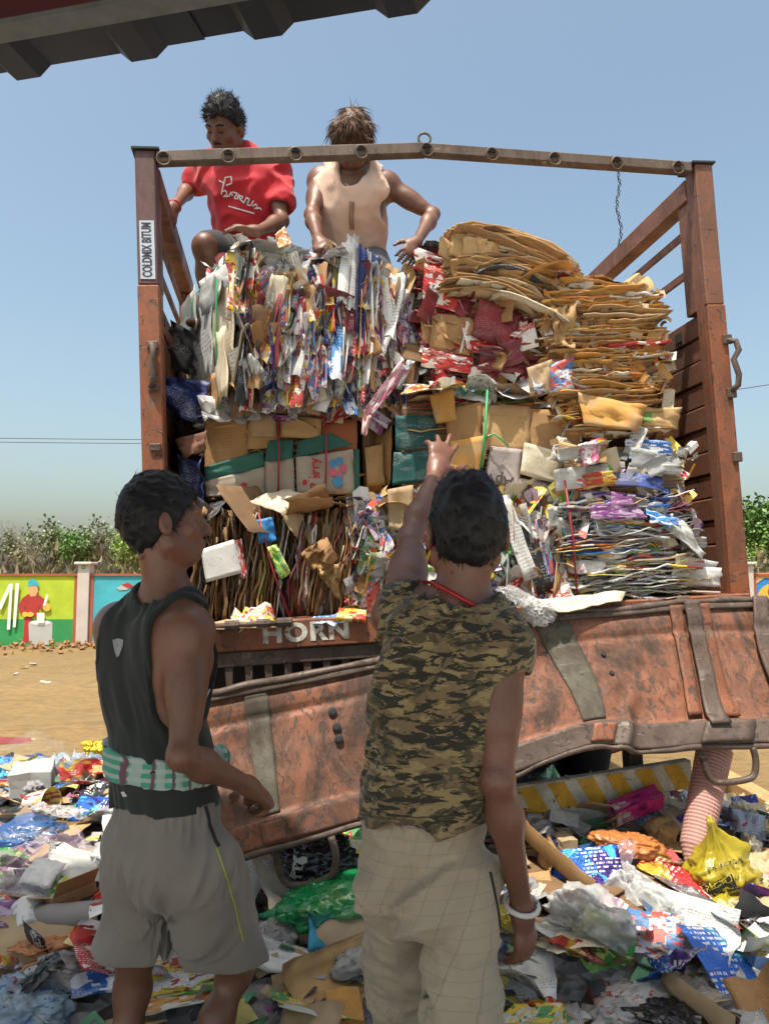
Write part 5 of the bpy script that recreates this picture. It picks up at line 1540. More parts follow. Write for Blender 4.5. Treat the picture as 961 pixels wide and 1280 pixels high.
def mat_skin(name, col, sheen=.45):
    t = NT(name)
    v = t.coord('Object')
    a = t.noise(v, 5, 4, .6); b = t.noise(v, 38, 4, .65); f = t.noise(v, 260, 2, .5)
    c = t.mix(t.ramp(a, .3, .7), scl(col, .80), scl(col, 1.18))
    c = t.mix(t.math('MULTIPLY', t.ramp(b, .5, .75), .3), c, (col[0] * 1.2, col[1] * .85, col[2] * .75))
    t.base(c); t.rough(t.mix(b, (sheen - .1,) * 3, (sheen + .16,) * 3))
    t.bsdf.inputs['Subsurface Weight'].default_value = .12
    t.bsdf.inputs['Subsurface Radius'].default_value = (.012, .005, .003)
    t.bsdf.inputs['Subsurface Scale'].default_value = .5
    t.bump(t.math('ADD', f, t.math('MULTIPLY', b, .9)), .35, .003)
    return t.m
def mat_hair(name, col, rough=.5):
    t = NT(name)
    v = t.coord('Object')
    t.base(t.mix(t.noise(v, 60, 3, .6), scl(col, .6), scl(col, 1.6))); t.rough(rough)
    t.bsdf.inputs['Specular IOR Level'].default_value = .28
    return t.m
def mat_cloth(name, col, var=.15, weave=420, bump=.25, rough=.9, build=None):
    t = NT(name)
    v = t.coord('Object')
    a = t.noise(v, 7, 4, .6)
    c = t.mix(t.ramp(a, .3, .7), scl(col, 1 - var), scl(col, 1 + var))
    if build: c = build(t, v, c)
    w = t.noise(v, weave, 2, .6)
    c = t.mix(t.math('MULTIPLY', w, .25), c, scl(col, .5))
    t.base(c); t.rough(rough)
    t.bsdf.inputs['Sheen Weight'].default_value = .15
    h = t.math('ADD', t.math('MULTIPLY', w, .25), t.math('MULTIPLY', t.noise(v, 22, 4, .6, .8), .8))
    t.bump(h, bump, .006)
    return t.m

def rdg(p, seed=0): return 1 - 2.4 * np.abs(vnoise(p, seed))
def side_ax(J): return nrm(Vector(J['shR']) - Vector(J['shL']))
def torso(F, J, inf=0.0, hips=True, s=1.0, sh=True):
    sd = side_ax(J); bf = nrm(J['bf'])
    pv, ws, ch, nk = (Vector(J[k]) for k in ('pelvis', 'waist', 'chest', 'neck'))
    up = nk * .72 + ch * .28
    F.flat(pv, ws, .150 * s, .128 * s, bf, .70, .03, inf=inf)
    F.flat(ws, ch, .128 * s, .160 * s, bf, .66, .04, inf=inf)
    F.flat(ch, up, .160 * s, .118 * s, bf, .64, .04, inf=inf)
    for sg, k in ((-1, 'shL'), (1, 'shR')):
        S = Vector(J[k])
        F.cone(S - bf * .005, nk - sd * sg * -.03 - Vector((0, 0, .01)), .052 * s, .05, .045, inf=inf)        # trapezius / collar
        F.cone(S + (ch - S) * .18 - bf * .02, ws + sd * sg * .075 + (ch - ws) * .35 - bf * .02, .058 * s, .045 * s, .05, inf=inf)   # lat
        F.ell(S + (ch - S) * .42 - bf * .055, (.055, .03, .075), (sd, bf, nrm(nk - ch)), .04, inf=inf)                # shoulder blade
        F.ell(S + (ch - S) * .5 + bf * .06, (.065, .03, .05), (sd, bf, nrm(nk - ch)), .05, inf=inf)                 # pectoral
        if sh: F.ell(S, (.056 * s, .058 * s, .060 * s), (sd, bf, Vector((0, 0, 1))), .04, inf=inf)
    if hips:
        for sg in (-1, 1):
            F.ell(pv + sd * sg * .068 - bf * .045 - Vector((0, 0, .045)), (.078 * s, .075 * s, .088 * s), (sd, bf, Vector((0, 0, 1))), .04, inf=inf)
def arm(F, J, sfx, inf=0.0, s=1.0):
    S, E, W_ = Vector(J['sh' + sfx]), Vector(J['el' + sfx]), Vector(J['wr' + sfx])
    F.cone(S, S.lerp(E, .5), .052 * s, .046 * s, .035, inf=inf)
    F.cone(S.lerp(E, .45), E, .046 * s, .036 * s, .03, inf=inf)
    F.cone(E, E.lerp(W_, .3), .036 * s, .040 * s, .02, inf=inf)
    F.cone(E.lerp(W_, .28), W_, .040 * s, .0255 * s, .03, inf=inf)
    d = nrm(E - S); b = nrm(W_ - E); off = nrm(b - d * b.dot(d)) if (b - d * b.dot(d)).length > .05 else Vector((0, 0, 0))
    F.cone(S.lerp(E, .35) + off * .012, S.lerp(E, .72) + off * .012, .036 * s, .032 * s, .03, inf=inf)   # biceps
    F.cone(S.lerp(E, .3) - off * .014, S.lerp(E, .6) - off * .012, .036 * s, .03 * s, .03, inf=inf)      # triceps
    F.cone(E - off * .008, E, .03 * s, .03 * s, .02, inf=inf)
def hand(F, J, sfx, hd, hn, curl=(25, 30, 20), spread=4, s=1.0, thumb=(.7, .6, .35), per=None):
    """palm and five fingers; hd towards the fingers, hn out of the palm"""
    W_ = Vector(J['wr' + sfx]); hd = nrm(hd); hn = nrm(Vector(hn) - hd * Vector(hn).dot(hd))
    hs = hd.cross(hn) if sfx == 'L' else hn.cross(hd)       # towards the thumb
    hs = -hs
    F.cone(W_, W_ + hd * .02, .025 * s, .026 * s, .015)
    F.flat(W_ + hd * .018 * s, W_ + hd * .078 * s, .029 * s, .0385 * s, hn, .38, .02)
    F.ell(W_ + hd * .035 * s + hs * .018 * s + hn * .008, (.018 * s, .014 * s, .028 * s), (hs, hn, hd), .015)   # thumb ball
    lens = (.072, .080, .074, .058); offs = (.029, .010, -.0095, -.028)
    for i in range(4):
        root = W_ + hd * (.084 - (.004 if i in (0, 2) else .010 if i == 3 else 0)) * s + hs * offs[i] * s
        a = R(spread * (1.5 - i)); d = nrm(hd * math.cos(a) + hs * math.sin(a)); n = hn
        c3 = per[i] if per else curl
        p = root - d * .012; ln = lens[i] * s
        F.cone(p, root, .0105 * s, .0098 * s, .008); p = root
        for seg, (fr, cu) in enumerate(zip((.45, .30, .25), c3)):
            cu = R(cu); d, n = d * math.cos(cu) + n * math.sin(cu), n * math.cos(cu) - d * math.sin(cu)
            q = p + d * ln * fr
            r0 = (.0096, .0086, .0078)[seg] * s; r1 = (.0086, .0078, .0068)[seg] * s
            F.cone(p, q, r0, r1, .004); p = q
    d = nrm(hs * thumb[0] + hd * thumb[1] + hn * thumb[2]); p = W_ + hd * .022 * s + hs * .02 * s
    for ln, r0, r1 in ((.040, .014, .0115), (.032, .0112, .0102), (.026, .0102, .008)):
        q = p + d * ln * s; F.cone(p, q, r0 * s, r1 * s, .007); p = q
        d = nrm(d + hd * .28 - hs * .18)
def leg(F, J, sfx, inf=0.0, s=1.0, foot=True):
    H, K, A_ = Vector(J['hip' + sfx]), Vector(J['kn' + sfx]), Vector(J['an' + sfx]); bf = nrm(J['bf'])
    F.cone(H, K, .084 * s, .056 * s, .04, inf=inf)
    F.cone(H.lerp(K, .15) + bf * .015, H.lerp(K, .7) + bf * .012, .07 * s, .058 * s, .04, inf=inf)
    F.ell(K + bf * .01, (.05 * s, .05 * s, .055 * s), (side_ax(J), bf, Vector((0, 0, 1))), .03, inf=inf)
    F.cone(K, K.lerp(A_, .35) - bf * .014, .048 * s, .055 * s, .03, inf=inf)
    F.cone(K.lerp(A_, .33) - bf * .014, A_, .055 * s, .034 * s, .03, inf=inf)
    if foot:
        F.cone(A_ - bf * .03 - Vector((0, 0, .03)), A_ + bf * .04 - Vector((0, 0, .03)), .034, .036, .03)
        F.flat(A_ + bf * .03 - Vector((0, 0, .042)), A_ + bf * .16 - Vector((0, 0, .052)), .040, .042, (0, 0, 1), .5, .03)
def head(F, J, s=1.0):
    C = Vector(J['head']); f = nrm(J['hf']); u = nrm(Vector(J['hu']) - f * Vector(J['hu']).dot(f)); r = f.cross(u)
    ax = (r, f, u)
    F.cone(Vector(J['neck']) - u * .0, C - u * .05 - f * .022, .058 * s, .053 * s, .035)
    F.ell(C + u * .020 - f * .008, (.076 * s, .098 * s, .099 * s), ax, .02)
    F.ell(C + f * .030 * s - u * .045 * s, (.060 * s, .066 * s, .066 * s), ax, .03)
    F.ell(C + f * .060 * s - u * .088 * s, (.032 * s, .03 * s, .026 * s), ax, .025)              # chin
    for sg in (-1, 1):
        F.cone(C + r * sg * .055 - u * .06 - f * .0, C + r * sg * .03 - u * .092 + f * .05, .022 * s, .018 * s, .03)    # jaw
        F.ell(C + r * sg * .045 + f * .058 - u * .025, (.025, .022, .022), ax, .02)                 # cheek
        F.ell(C + r * sg * .032 + f * .098 + u * .006, (.019, .014, .013), ax, .014, 'carve')       # socket
        F.ell(C + r * sg * .031 + f * .080 + u * .004, (.015, .013, .012), ax, .006)                # lid over eyeball
        F.cone(C + r * sg * .015 + f * .092 + u * .024, C + r * sg * .05 + f * .078 + u * .022, .010, .009, .014)     # brow
        F.ell(C + r * sg * .085 * s - f * .014 - u * .010, (.009, .019, .032), ax, .008)          # ear
        F.ell(C + r * sg * .095 * s - f * .008 - u * .006, (.006, .010, .019), ax, .008, 'carve')
        F.ell(C + r * sg * .084 * s - f * .012 - u * .030, (.007, .010, .010), ax, .008)
        F.ell(C + r * sg * .012 + f * .106 - u * .034, (.009, .010, .008), ax, .008)                # nostril wing
    F.cone(C + f * .094 + u * .012, C + f * .116 - u * .028, .009, .0135, .014)
    F.cone(C - r * .019 + f * .093 - u * .058, C + r * .019 + f * .093 - u * .058, .007, .007, .010)
    F.cone(C - r * .016 + f * .091 - u * .070, C + r * .016 + f * .091 - u * .070, .008, .008, .010)
    F.cone(C - r * .020 + f * .104 - u * .0642, C + r * .020 + f * .104 - u * .0642, .003, .003, .004, 'carve')
def hair(J, mat, parent, org, n=3000, length=.035, thick=.014, line=None, flow=None, seed=1, s=1.0, h=.006, width=.0011, drop=None, lift=.16, frizz=.16):
    """scalp mass plus loose strands, one mesh"""
    C = Vector(J['head']); f = nrm(J['hf']); u = nrm(Vector(J['hu']) - f * Vector(J['hu']).dot(f)); r = f.cross(u)
    F = Field([C[i] - .2 for i in range(3)], [C[i] + .2 for i in range(3)], h)
    F.ell(C + u * .024 - f * .010, (.078 * s + thick * .35, .100 * s + thick * .6, .101 * s + thick), (r, f, u), 0)
    fx, lu = line or ([-.12, -.05, -.02, .012, .05, .085, .12], [-.090, -.082, -.03, -.012, .030, .062, .070])
    c_, f_, u_, r_ = npv(C), npv(f), npv(u), npv(r)
    def cut(p):
        q = p - c_
        return (np.interp(q @ f_, fx, lu) - q @ u_) * .8
    if drop: drop(F, C, r, f, u)
    F.keep(cut)
    F.wrinkle(lambda p: .007 * fbm((p - c_) * np.array([42, 42, 42], dtype=np.float32), seed, 2) + .003 * vnoise((p - c_) * 150, seed + 5))
    V, Q = F.mesh()
    rs = np.random.RandomState(seed)
    # normals by averaging faces
    fn = np.cross(V[Q[:, 2]] - V[Q[:, 0]], V[Q[:, 3]] - V[Q[:, 1]])
    N = np.zeros_like(V)
    for k in range(4): np.add.at(N, Q[:, k], fn)
    N /= np.maximum(np.linalg.norm(N, axis=1), 1e-9)[:, None]
    pick_ = rs.randint(0, len(V), n)
    base, nn = V[pick_], N[pick_]
    loc_ = base - c_
    fl = flow(loc_ @ r_, loc_ @ f_, loc_ @ u_) if flow else (0 * loc_[:, :1], 0 * loc_[:, :1] + .2, -1 + 0 * loc_[:, :1])
    d = fl[0].reshape(-1, 1) * r_ + fl[1].reshape(-1, 1) * f_ + fl[2].reshape(-1, 1) * u_
    d = d - nn * np.sum(d * nn, 1)[:, None]
    d = d / np.maximum(np.linalg.norm(d, axis=1), .2)[:, None] + nn * lift + rs.normal(0, frizz, (n, 3))
    d /= np.linalg.norm(d, axis=1)[:, None]
    L = length * rs.uniform(.4, 1.2, n)
    side = np.cross(d, rs.normal(0, 1, (n, 3))); side /= np.maximum(np.linalg.norm(side, axis=1), 1e-6)[:, None]
    bendv = -nn * .5 - u_ * .12
    rows = []
    p = base - nn * .006
    for k in range(4):
        w = width * (1 - k / 3.4)
        rows += [p - side * w, p + side * w]
        d2 = d + bendv * .35 * k; d2 = d2 / np.linalg.norm(d2, axis=1)[:, None]
        p = p + d2 * (L / 3)[:, None]
    SV = np.stack(rows, 1).reshape(-1, 3)
    b0 = np.arange(n)[:, None] * 8 + len(V)
    SQ = np.concatenate([b0 + np.array([0 + 2 * k, 1 + 2 * k, 3 + 2 * k, 2 + 2 * k]) for k in range(3)])
    o = np_mesh('hair', np.concatenate([V, SV]), np.concatenate([Q, SQ]), mat, parent, org, 0)
    return o
def bounds(J, pad=.17):
    a = np.array([list(v) for k, v in J.items() if k not in ('bf', 'hf', 'hu')])
    return a.min(0) - pad, a.max(0) + pad
def report(nm, J):
    for s in 'LR':
        print(nm, s, 'uarm %.2f farm %.2f thigh %.2f shin %.2f' % tuple((Vector(J[a + s]) - Vector(J[b + s])).length for a, b in (('sh', 'el'), ('el', 'wr'), ('hip', 'kn'), ('kn', 'an'))))
    print(nm, 'shoulders %.2f head-neck %.2f neck-pelvis %.2f head z %.2f pelvis z %.2f' % ((Vector(J['shL']) - Vector(J['shR'])).length, (Vector(J['head']) - Vector(J['neck'])).length, (Vector(J['neck']) - Vector(J['pelvis'])).length, J['head'].z, J['pelvis'].z))
def cone_d(p, a, b, ra, rb):
    a, b = npv(a), npv(b); ab = b - a; t = np.clip(((p - a) @ ab) / (float(ab @ ab) + 1e-9), 0, 1)
    return np.linalg.norm(p - a - t[..., None] * ab, axis=-1) - (ra + (rb - ra) * t)
def edge_binding(F, cuts, w=.012):
    """keep only the rim of cloth round the given openings"""
    m = F.D < .03; ijk = np.argwhere(m); p = F.o + F.h * ijk.astype(np.float32)
    dc = np.min(np.stack([cone_d(p, *c) for c in cuts]), 0)
    F.D[~m] = .5
    F.D[m] = np.maximum(F.D[m], np.abs(dc - w * .5) - w * .5)
def body_mesh(J, mat, root, h, hands, legs=True, s=1.0, sa=.88, hips=True):
    lo, hi = bounds(J)
    F = Field(lo, hi, h)
    torso(F, J, s=s, hips=hips)
    head(F, J, 1.0)
    for sf in 'LR':
        arm(F, J, sf, s=sa); leg(F, J, sf, s=(.94 if hips else .84) * s)
    for sf, kw in hands.items(): hand(F, J, sf, **kw)
    V, Q = F.mesh()
    return np_mesh('body', V, Q, mat, root, root.location, 1)
def garment(name, J, mat, root, h, build, it=0, pad=.2):
    lo, hi = bounds(J, pad)
    F = Field(lo, hi, h); build(F)
    V, Q = F.mesh()
    return np_mesh(name, V, Q, mat, root, root.location, it)
def person(label, foot):
    e = empty('person', foot); tag(e, label, 'person'); return e
ANG = lambda deg, z=0.0: Vector((math.sin(R(deg)), math.cos(R(deg)), z))   # heading, clockwise from straight ahead

P1 = lambda x, y, d: P(x, y, d * 1.19)
P2 = lambda x, y, d: P(x, y, d * 1.09)
# ------------------------------------------------------------------ man in the black vest (left)
J = dict(head=P1(205, 654, 1.70), hf=ANG(62, .10), hu=Vector((-.1, 0, 1)), neck=P1(212, 752, 1.71), chest=P1(196, 842, 1.71), waist=P1(200, 945, 1.71), pelvis=P1(212, 1040, 1.72), bf=ANG(34),
         shL=P1(150, 782, 1.77), shR=P1(238, 790, 1.63), elR=P1(228, 945, 1.55), wrR=P1(310, 982, 1.72), elL=P1(168, 930, 1.98), wrL=P1(262, 968, 2.02),
         hipL=P1(180, 1070, 1.78), hipR=P1(246, 1078, 1.68), knL=P1(165, 1238, 1.80), anL=P1(160, 1448, 1.72), knR=P1(293, 1215, 1.86), anR=P1(238, 1395, 1.74))
J1 = J; report('vest man', J)
root1 = person('young man in black racerback vest and grey shorts watching from the ground', (J['pelvis'].x, J['pelvis'].y, min(J['anL'].z, J['anR'].z) - .09))
M_skin1 = mat_skin('skin_brown', (0.185, 0.083, 0.052), .34)
body_mesh(J, M_skin1, root1, .0055, {'R': dict(hd=nrm(Vector(J['wrR']) - Vector(J['elR'])) + Vector((.1, .1, -.25)), hn=Vector((-.3, .4, -.85)), curl=(48, 60, 40), spread=2, thumb=(.35, .8, .7)),
                                    'L': dict(hd=Vector((.8, -.1, -.2)), hn=Vector((0, -.6, -.8)), curl=(40, 50, 40))}, s=.93, hips=False)
sdx = side_ax(J); bfx = nrm(J['bf'])
vest_cuts = []
for sg, k in ((-1, 'shL'), (1, 'shR')):
    S = Vector(J[k])
    vest_cuts.append((S + sdx * sg * .055 - bfx * .05 + Vector((0, 0, .02)), S + sdx * sg * .03 - bfx * .03 - Vector((0, 0, .17)), .115, .085))
    vest_cuts.append((S + sdx * sg * .04 + bfx * .05, S + sdx * sg * .03 + bfx * .03 - Vector((0, 0, .15)), .085, .07))
vest_cuts.append((Vector(J['neck']) - bfx * .03 + Vector((0, 0, .05)), Vector(J['neck']) + bfx * .1 + Vector((0, 0, .02)), .080, .09))
def vest_binding(F):
    torso(F, J, inf=.0125, sh=False, s=.93)
    edge_binding(F, vest_cuts, .013)
def vest(F):
    torso(F, J, inf=.0085, sh=False, s=.93)
    F.flat(J['waist'], J['pelvis'] - Vector((0, 0, .03)), .126, .145, bfx, .76, .03, inf=.010)
    for c in vest_cuts: F.cone(*c, .012, 'carve')
    zh = P1(212, 1004, 1.70).z
    F.keep(lambda p: zh + .008 * vnoise(p * 4) - p[..., 2])
    w0, c0 = npv(J['waist']), npv(J['chest']); sx, fx_ = npv(sdx), npv(bfx)
    def wr(p):
        q = p - c0
        return -.007 * rdg(np.stack([q @ sx * 7 + q[:, 2] * 6, q @ fx_ * 5, q[:, 2] * 4], -1), 3) - .0035 * rdg(np.stack([q @ sx * 34 + q[:, 2] * 10, q @ fx_ * 9, q[:, 2] * 8], -1), 5) - .004 * np.exp(-((q[:, 2] + .21) / .03) ** 2)
    F.wrinkle(wr)
M_vest = mat_cloth('vest_black', (0.024, 0.028, 0.025), .15)
vo_ = garment('vest', J, M_vest, root1, .0055, vest)
garment('vest_binding', J, mat_cloth('binding_black', (0.016, 0.018, 0.017), .1), vo_.parent, .005, vest_binding)
def on_surface(o, px, py):
    """hit a child's mesh along the camera ray; returns world point and normal"""
    M_ = o.matrix_world.inverted()
    oo = M_ @ Vector((0, 0, CAMZ)); dd = (M_.to_3x3() @ ray(px, py)).normalized()
    ok, loc_, n_, _ = o.ray_cast(oo, dd)
    if not ok: return None
    return o.matrix_world @ loc_, (o.matrix_world.to_3x3() @ n_).normalized()
def decal(name, o, pts, mat, lift=.0025, thick=.0):
    """small patch laid on a garment, outline in photograph pixels"""
    vs = []
    for x, y in pts:
        hit = on_surface(o, x, y)
        if hit is None: return None
        vs.append(o.matrix_world.inverted() @ (hit[0] + hit[1] * lift))
    mb = MB(); mb.add(vs, [tuple(range(len(vs)))])
    return mb.build(name, mat, o)
def stroke(name, o, lines, mat, r=.003, lift=.001, step=1.5):
    """line drawn on a garment through photograph pixels"""
    mb = MB()
    for ln in lines:
        dense = []
        for a, b in zip(ln[:-1], ln[1:]):
            n = max(1, int(math.hypot(b[0] - a[0], b[1] - a[1]) / step))
            dense += [(a[0] + (b[0] - a[0]) * i / n, a[1] + (b[1] - a[1]) * i / n) for i in range(n)]
        dense.append(ln[-1])
        pts = []
        for x, y in dense:
            hit = on_surface(o, x, y)
            if hit: pts.append(o.matrix_world.inverted() @ (hit[0] + hit[1] * lift))
        if len(pts) > 1: mb.tube(pts, r, 5)
    if mb.v: return mb.build(name, mat, o, smooth=True)
bpy.context.view_layer.update()
M_silver = mat_basic('badge_silver', (.32, .32, .33), .5, .3, 60, .2); M_thread = mat_basic('white_thread', (.7, .7, .68), .8, .05)
decal('badge', vo_, [(142, 800), (149, 798), (156, 800), (155, 808), (150, 820), (147, 822), (144, 812)], M_silver, .003)
stroke('side_stripe', vo_, [[(262, 852), (254, 868), (248, 885)], [(263, 860), (256, 876), (250, 891)], [(260, 845), (251, 862), (246, 878)]], M_thread, .0022)
decal('paint_spot', vo_, [(152, 990), (156, 989), (160, 995), (155, 996)], M_thread, .002)
# checked cloth tied round the waist
def plaid(t, v, c):
    wv = t.n('TexWave', wave_type='BANDS', bands_direction='Z'); wv.inputs['Scale'].default_value = 14; t.l(v, wv.inputs['Vector'])
    wd = t.n('TexWave', wave_type='BANDS', bands_direction='DIAGONAL'); wd.inputs['Scale'].default_value = 12; t.l(t.mapping(v, (1, 1, .0)), wd.inputs['Vector'])
    c = t.mix(t.ramp(wv.outputs['Fac'], .55, .62), c, (.42, .52, .46))
    c = t.mix(t.math('MULTIPLY', t.ramp(wd.outputs['Fac'], .6, .68), .8), c, (.50, .56, .52))
    w2 = t.n('TexWave', wave_type='BANDS', bands_direction='DIAGONAL'); w2.inputs['Scale'].default_value = 12; w2.inputs['Phase Offset'].default_value = 2.2; t.l(t.mapping(v, (1, 1, 0)), w2.inputs['Vector'])
    return t.mix(t.ramp(w2.outputs['Fac'], .93, .96), c, (.18, .05, .10))
M_plaid = mat_cloth('checked_cloth', (0.07, 0.36, 0.24), .12, build=plaid)
zc = P1(200, 951, 1.70).z
def band(F):
    torso(F, J, inf=.0215, hips=False, sh=False, s=.93)
    F.flat(J['waist'], J['pelvis'], .128, .142, bfx, .76, .03, inf=.0215)
    x0 = npv(J['waist']); sx = npv(sdx)
    F.keep(lambda p: np.abs(p[..., 2] - zc + .06 * ((p - x0) @ sx) + .004 * vnoise(p * 14)) - .037)
    F.wrinkle(lambda p: .0045 * vnoise(np.stack([p[:, 0] * 9, p[:, 1] * 9, p[:, 2] * 70 + p[:, 0] * 25], -1), 8))
    kn_ = P1(274, 945, 1.80)
    F.ell(kn_, (.034, .028, .030), (Vector((.9, 0, -.4)).normalized(), Vector((0, 1, 0)), Vector((.4, 0, .9)).normalized()), .02)
    F.ell(kn_ + Vector((.008, -.01, -.03)), (.018, .016, .022), (Vector((1, 0, 0)), Vector((0, 1, 0)), Vector((0, 0, 1))), .015)
    F.wrinkle(lambda p: .0035 * vnoise(p * 75, 4), .02)
garment('waist_cloth', J, M_plaid, root1, .0055, band)
# grey shorts
hemR, hemL = P1(286, 1182, 1.82).z, P1(168, 1180, 1.82).z
def shorts(F):
    pv = Vector(J['pelvis'])
    F.flat(pv + Vector((0, 0, .06)), pv - Vector((0, 0, .05)), .140, .152, bfx, .80, .03)
    for sg in (-1, 1): F.ell(pv + sdx * sg * .066 - bfx * .045 - Vector((0, 0, .055)), (.082, .078, .095), (sdx, bfx, Vector((0, 0, 1))), .05)
    for k in 'LR':
        H, K = Vector(J['hip' + k]), Vector(J['kn' + k])
        F.cone(H, H.lerp(K, .95), .098, .112 if k == 'R' else .102, .014)
    zt_ = pv.z + .085; x0 = npv(pv); sx = npv(sdx); fx_ = npv(bfx)
    F.keep(lambda p: p[..., 2] - zt_)
    F.keep(lambda p: hemR + .010 * vnoise(p * 3.5, 2) - .06 * ((p - x0) @ sx) - p[..., 2])
    def wr(p):
        q = p - x0
        ang = np.arctan2(q @ sx, -(q @ fx_))
        low = np.clip((.02 - q[:, 2]) / .3, 0, 1)
        return .012 * low * vnoise(np.stack([ang * 2.6, q[:, 2] * 3.5, ang * 0 + 2], -1), 6) - .011 * rdg(np.stack([ang * 2.4 + q[:, 2] * 7, q[:, 2] * 4, ang * 0 + 3.0], -1), 9) - .005 * rdg(np.stack([ang * 5 - q[:, 2] * 8, q[:, 2] * 9, ang * 0 + 1.0], -1), 12) + .003 * np.sin(ang * 46) * np.exp(-((q[:, 2] - .065) / .03) ** 2)
    F.wrinkle(wr)
def greymix(t, v, c):
    return t.mix(t.math('MULTIPLY', t.noise(v, 300, 2, .6), .5), c, (.20, .175, .15))
so_ = garment('shorts', J, mat_cloth('shorts_grey', (0.27, 0.235, 0.20), .10, build=greymix), root1, .006, shorts)
bpy.context.view_layer.update()
stroke('side_piping', so_, [[(271, 1060), (281, 1090), (293, 1130), (304, 1176)]], mat_basic('lime_piping', (.42, .46, .08), .7, .05), .0022)
stroke('pocket_slit', so_, [[(257, 1008), (262, 1030), (270, 1052), (274, 1058)]], mat_basic('slit_dark', (.02, .02, .02), .9, .05), .0045)
M_hair = mat_hair('hair_black', (0.011, 0.010, 0.011))
hair(J, M_hair, root1, root1.location, n=5200, length=.034, thick=.017, seed=3, flow=lambda a, b, c: (a * 0, .5 + 0 * a, np.where(c > .06, -.1, -.9)))

# ------------------------------------------------------------------ man in the camouflage shirt (right)
J = dict(head=P2(583, 664, 1.55), hf=ANG(-3, .16), hu=Vector((.02, -.1, 1)), neck=P2(577, 762, 1.55), chest=P2(556, 850, 1.555), waist=P2(538, 965, 1.575), pelvis=P2(532, 1062, 1.59), bf=ANG(-6),
         shL=P2(505, 758, 1.62), elL=P2(513, 672, 1.85), wrL=P2(545, 590, 2.05), shR=P2(625, 806, 1.50), elR=P2(622, 975, 1.46), wrR=P2(652, 1132, 1.56),
         hipL=P2(495, 1090, 1.61), hipR=P2(568, 1094, 1.56), knL=P2(506, 1262, 1.82), anL=P2(508, 1480, 1.80), knR=P2(582, 1278, 1.53), anR=P2(575, 1560, 1.50))
J2 = J; report('camo man', J)
root2 = person('man in camouflage sleeveless shirt raising his left arm towards the bales', (J['pelvis'].x, J['pelvis'].y, min(J['anL'].z, J['anR'].z) - .09))
M_skin2 = mat_skin('skin_dark', (0.180, 0.080, 0.051), .34)
M_skinL = M_skin2
fd = nrm(Vector(J['wrL']) - Vector(J['elL']))
body_mesh(J, M_skin2, root2, .0055, {'L': dict(hd=fd + Vector((0, -.1, .4)), hn=Vector((-.25, .9, -.1)), spread=13, thumb=(.85, .4, .2), per=[(5, 15, 12), (0, 8, 10), (6, 15, 15), (18, 25, 20)]),
                                    'R': dict(hd=Vector((.10, .10, -1)), hn=Vector((-.75, .65, 0)), curl=(28, 35, 25), spread=3, thumb=(.3, .85, .35), per=[(30, 40, 25), (26, 38, 25), (22, 34, 22), (20, 30, 20)])}, s=.81, sa=.85, hips=False)
sdx2 = side_ax(J); bfx2 = nrm(J['bf'])
def camo_shirt(F):
    torso(F, J, inf=.012, s=.83, sh=False)
    F.flat(J['chest'], Vector(J['waist']) - Vector((0, 0, .04)), .132, .126, bfx2, .80, .03, inf=.010)
    F.flat(J['waist'], Vector(J['pelvis']), .122, .128, bfx2, .80, .03, inf=.008)
    for k in 'LR':
        S, E = Vector(J['sh' + k]), Vector(J['el' + k]); ad = nrm(E - S)
        if k == 'L': F.cone(S - ad * .04, S - ad * .02, .050, .050, .03)
        else: F.cone(S - Vector((0, 0, .005)), S + ad * .012, .054, .054, .03)
        if k == 'L': F.cone(S + ad * .10, S + ad * .33, .098, .10, .006, 'carve')
        else: F.cone(S + ad * .095 + sdx2 * .022, S + ad * .33 + sdx2 * .035, .066, .060, .008, 'carve')
    nk = Vector(J['neck'])
    F.cone(nk + Vector((0, 0, .05)) - bfx2 * .018, nk + bfx2 * .1 + Vector((0, 0, .02)), .088, .09, .01, 'carve')
    zh = P2(530, 1033, 1.5).z; c0 = npv(J['chest']); sx, fx_ = npv(sdx2), npv(bfx2)
    F.keep(lambda p: zh - .05 * ((p - c0) @ sx) + .008 * vnoise(p * 4, 3) - p[..., 2])
    def wr(p):
        q = p - c0; a = q @ sx; z = q[:, 2]
        diag = a * .9 - z * .35           # folds fan from the raised shoulder
        g = -.012 * rdg(np.stack([diag * 12, q @ fx_ * 3, z * 2.2], -1), 3) - .006 * rdg(np.stack([diag * 34, q @ fx_ * 4, z * 5], -1), 6)
        low = np.clip((-.1 - z) / .2, 0, 1)
        return g + low * .006 * vnoise(np.stack([a * 12, z * 34 + a * 8, q @ fx_ * 4], -1), 8)
    F.wrinkle(wr)
def camo(t, v, c):
    m = t.mapping(v, (20, 20, 44), (0, .12, 0))
    n1 = t.noise(m, 1.0, 5, .62, .5); n2 = t.noise(t.mapping(v, (22, 22, 66), (0, -.22, 0)), 1.0, 4, .6, .9); n3 = t.noise(t.mapping(v, (11, 11, 24), (.3, .1, 0)), 1.3, 4, .6)
    c = t.mix(t.ramp(n3, .47, .50), c, (.19, .13, .066))
    c = t.mix(t.ramp(n1, .54, .555), c, (.070, .058, .03))
    return t.mix(t.ramp(n2, .525, .54), c, (.009, .010, .009))
sh_ = garment('camouflage_shirt', J, mat_cloth('camouflage', (0.30, 0.225, 0.105), .12, build=camo, bump=.3), root2, .0055, camo_shirt)
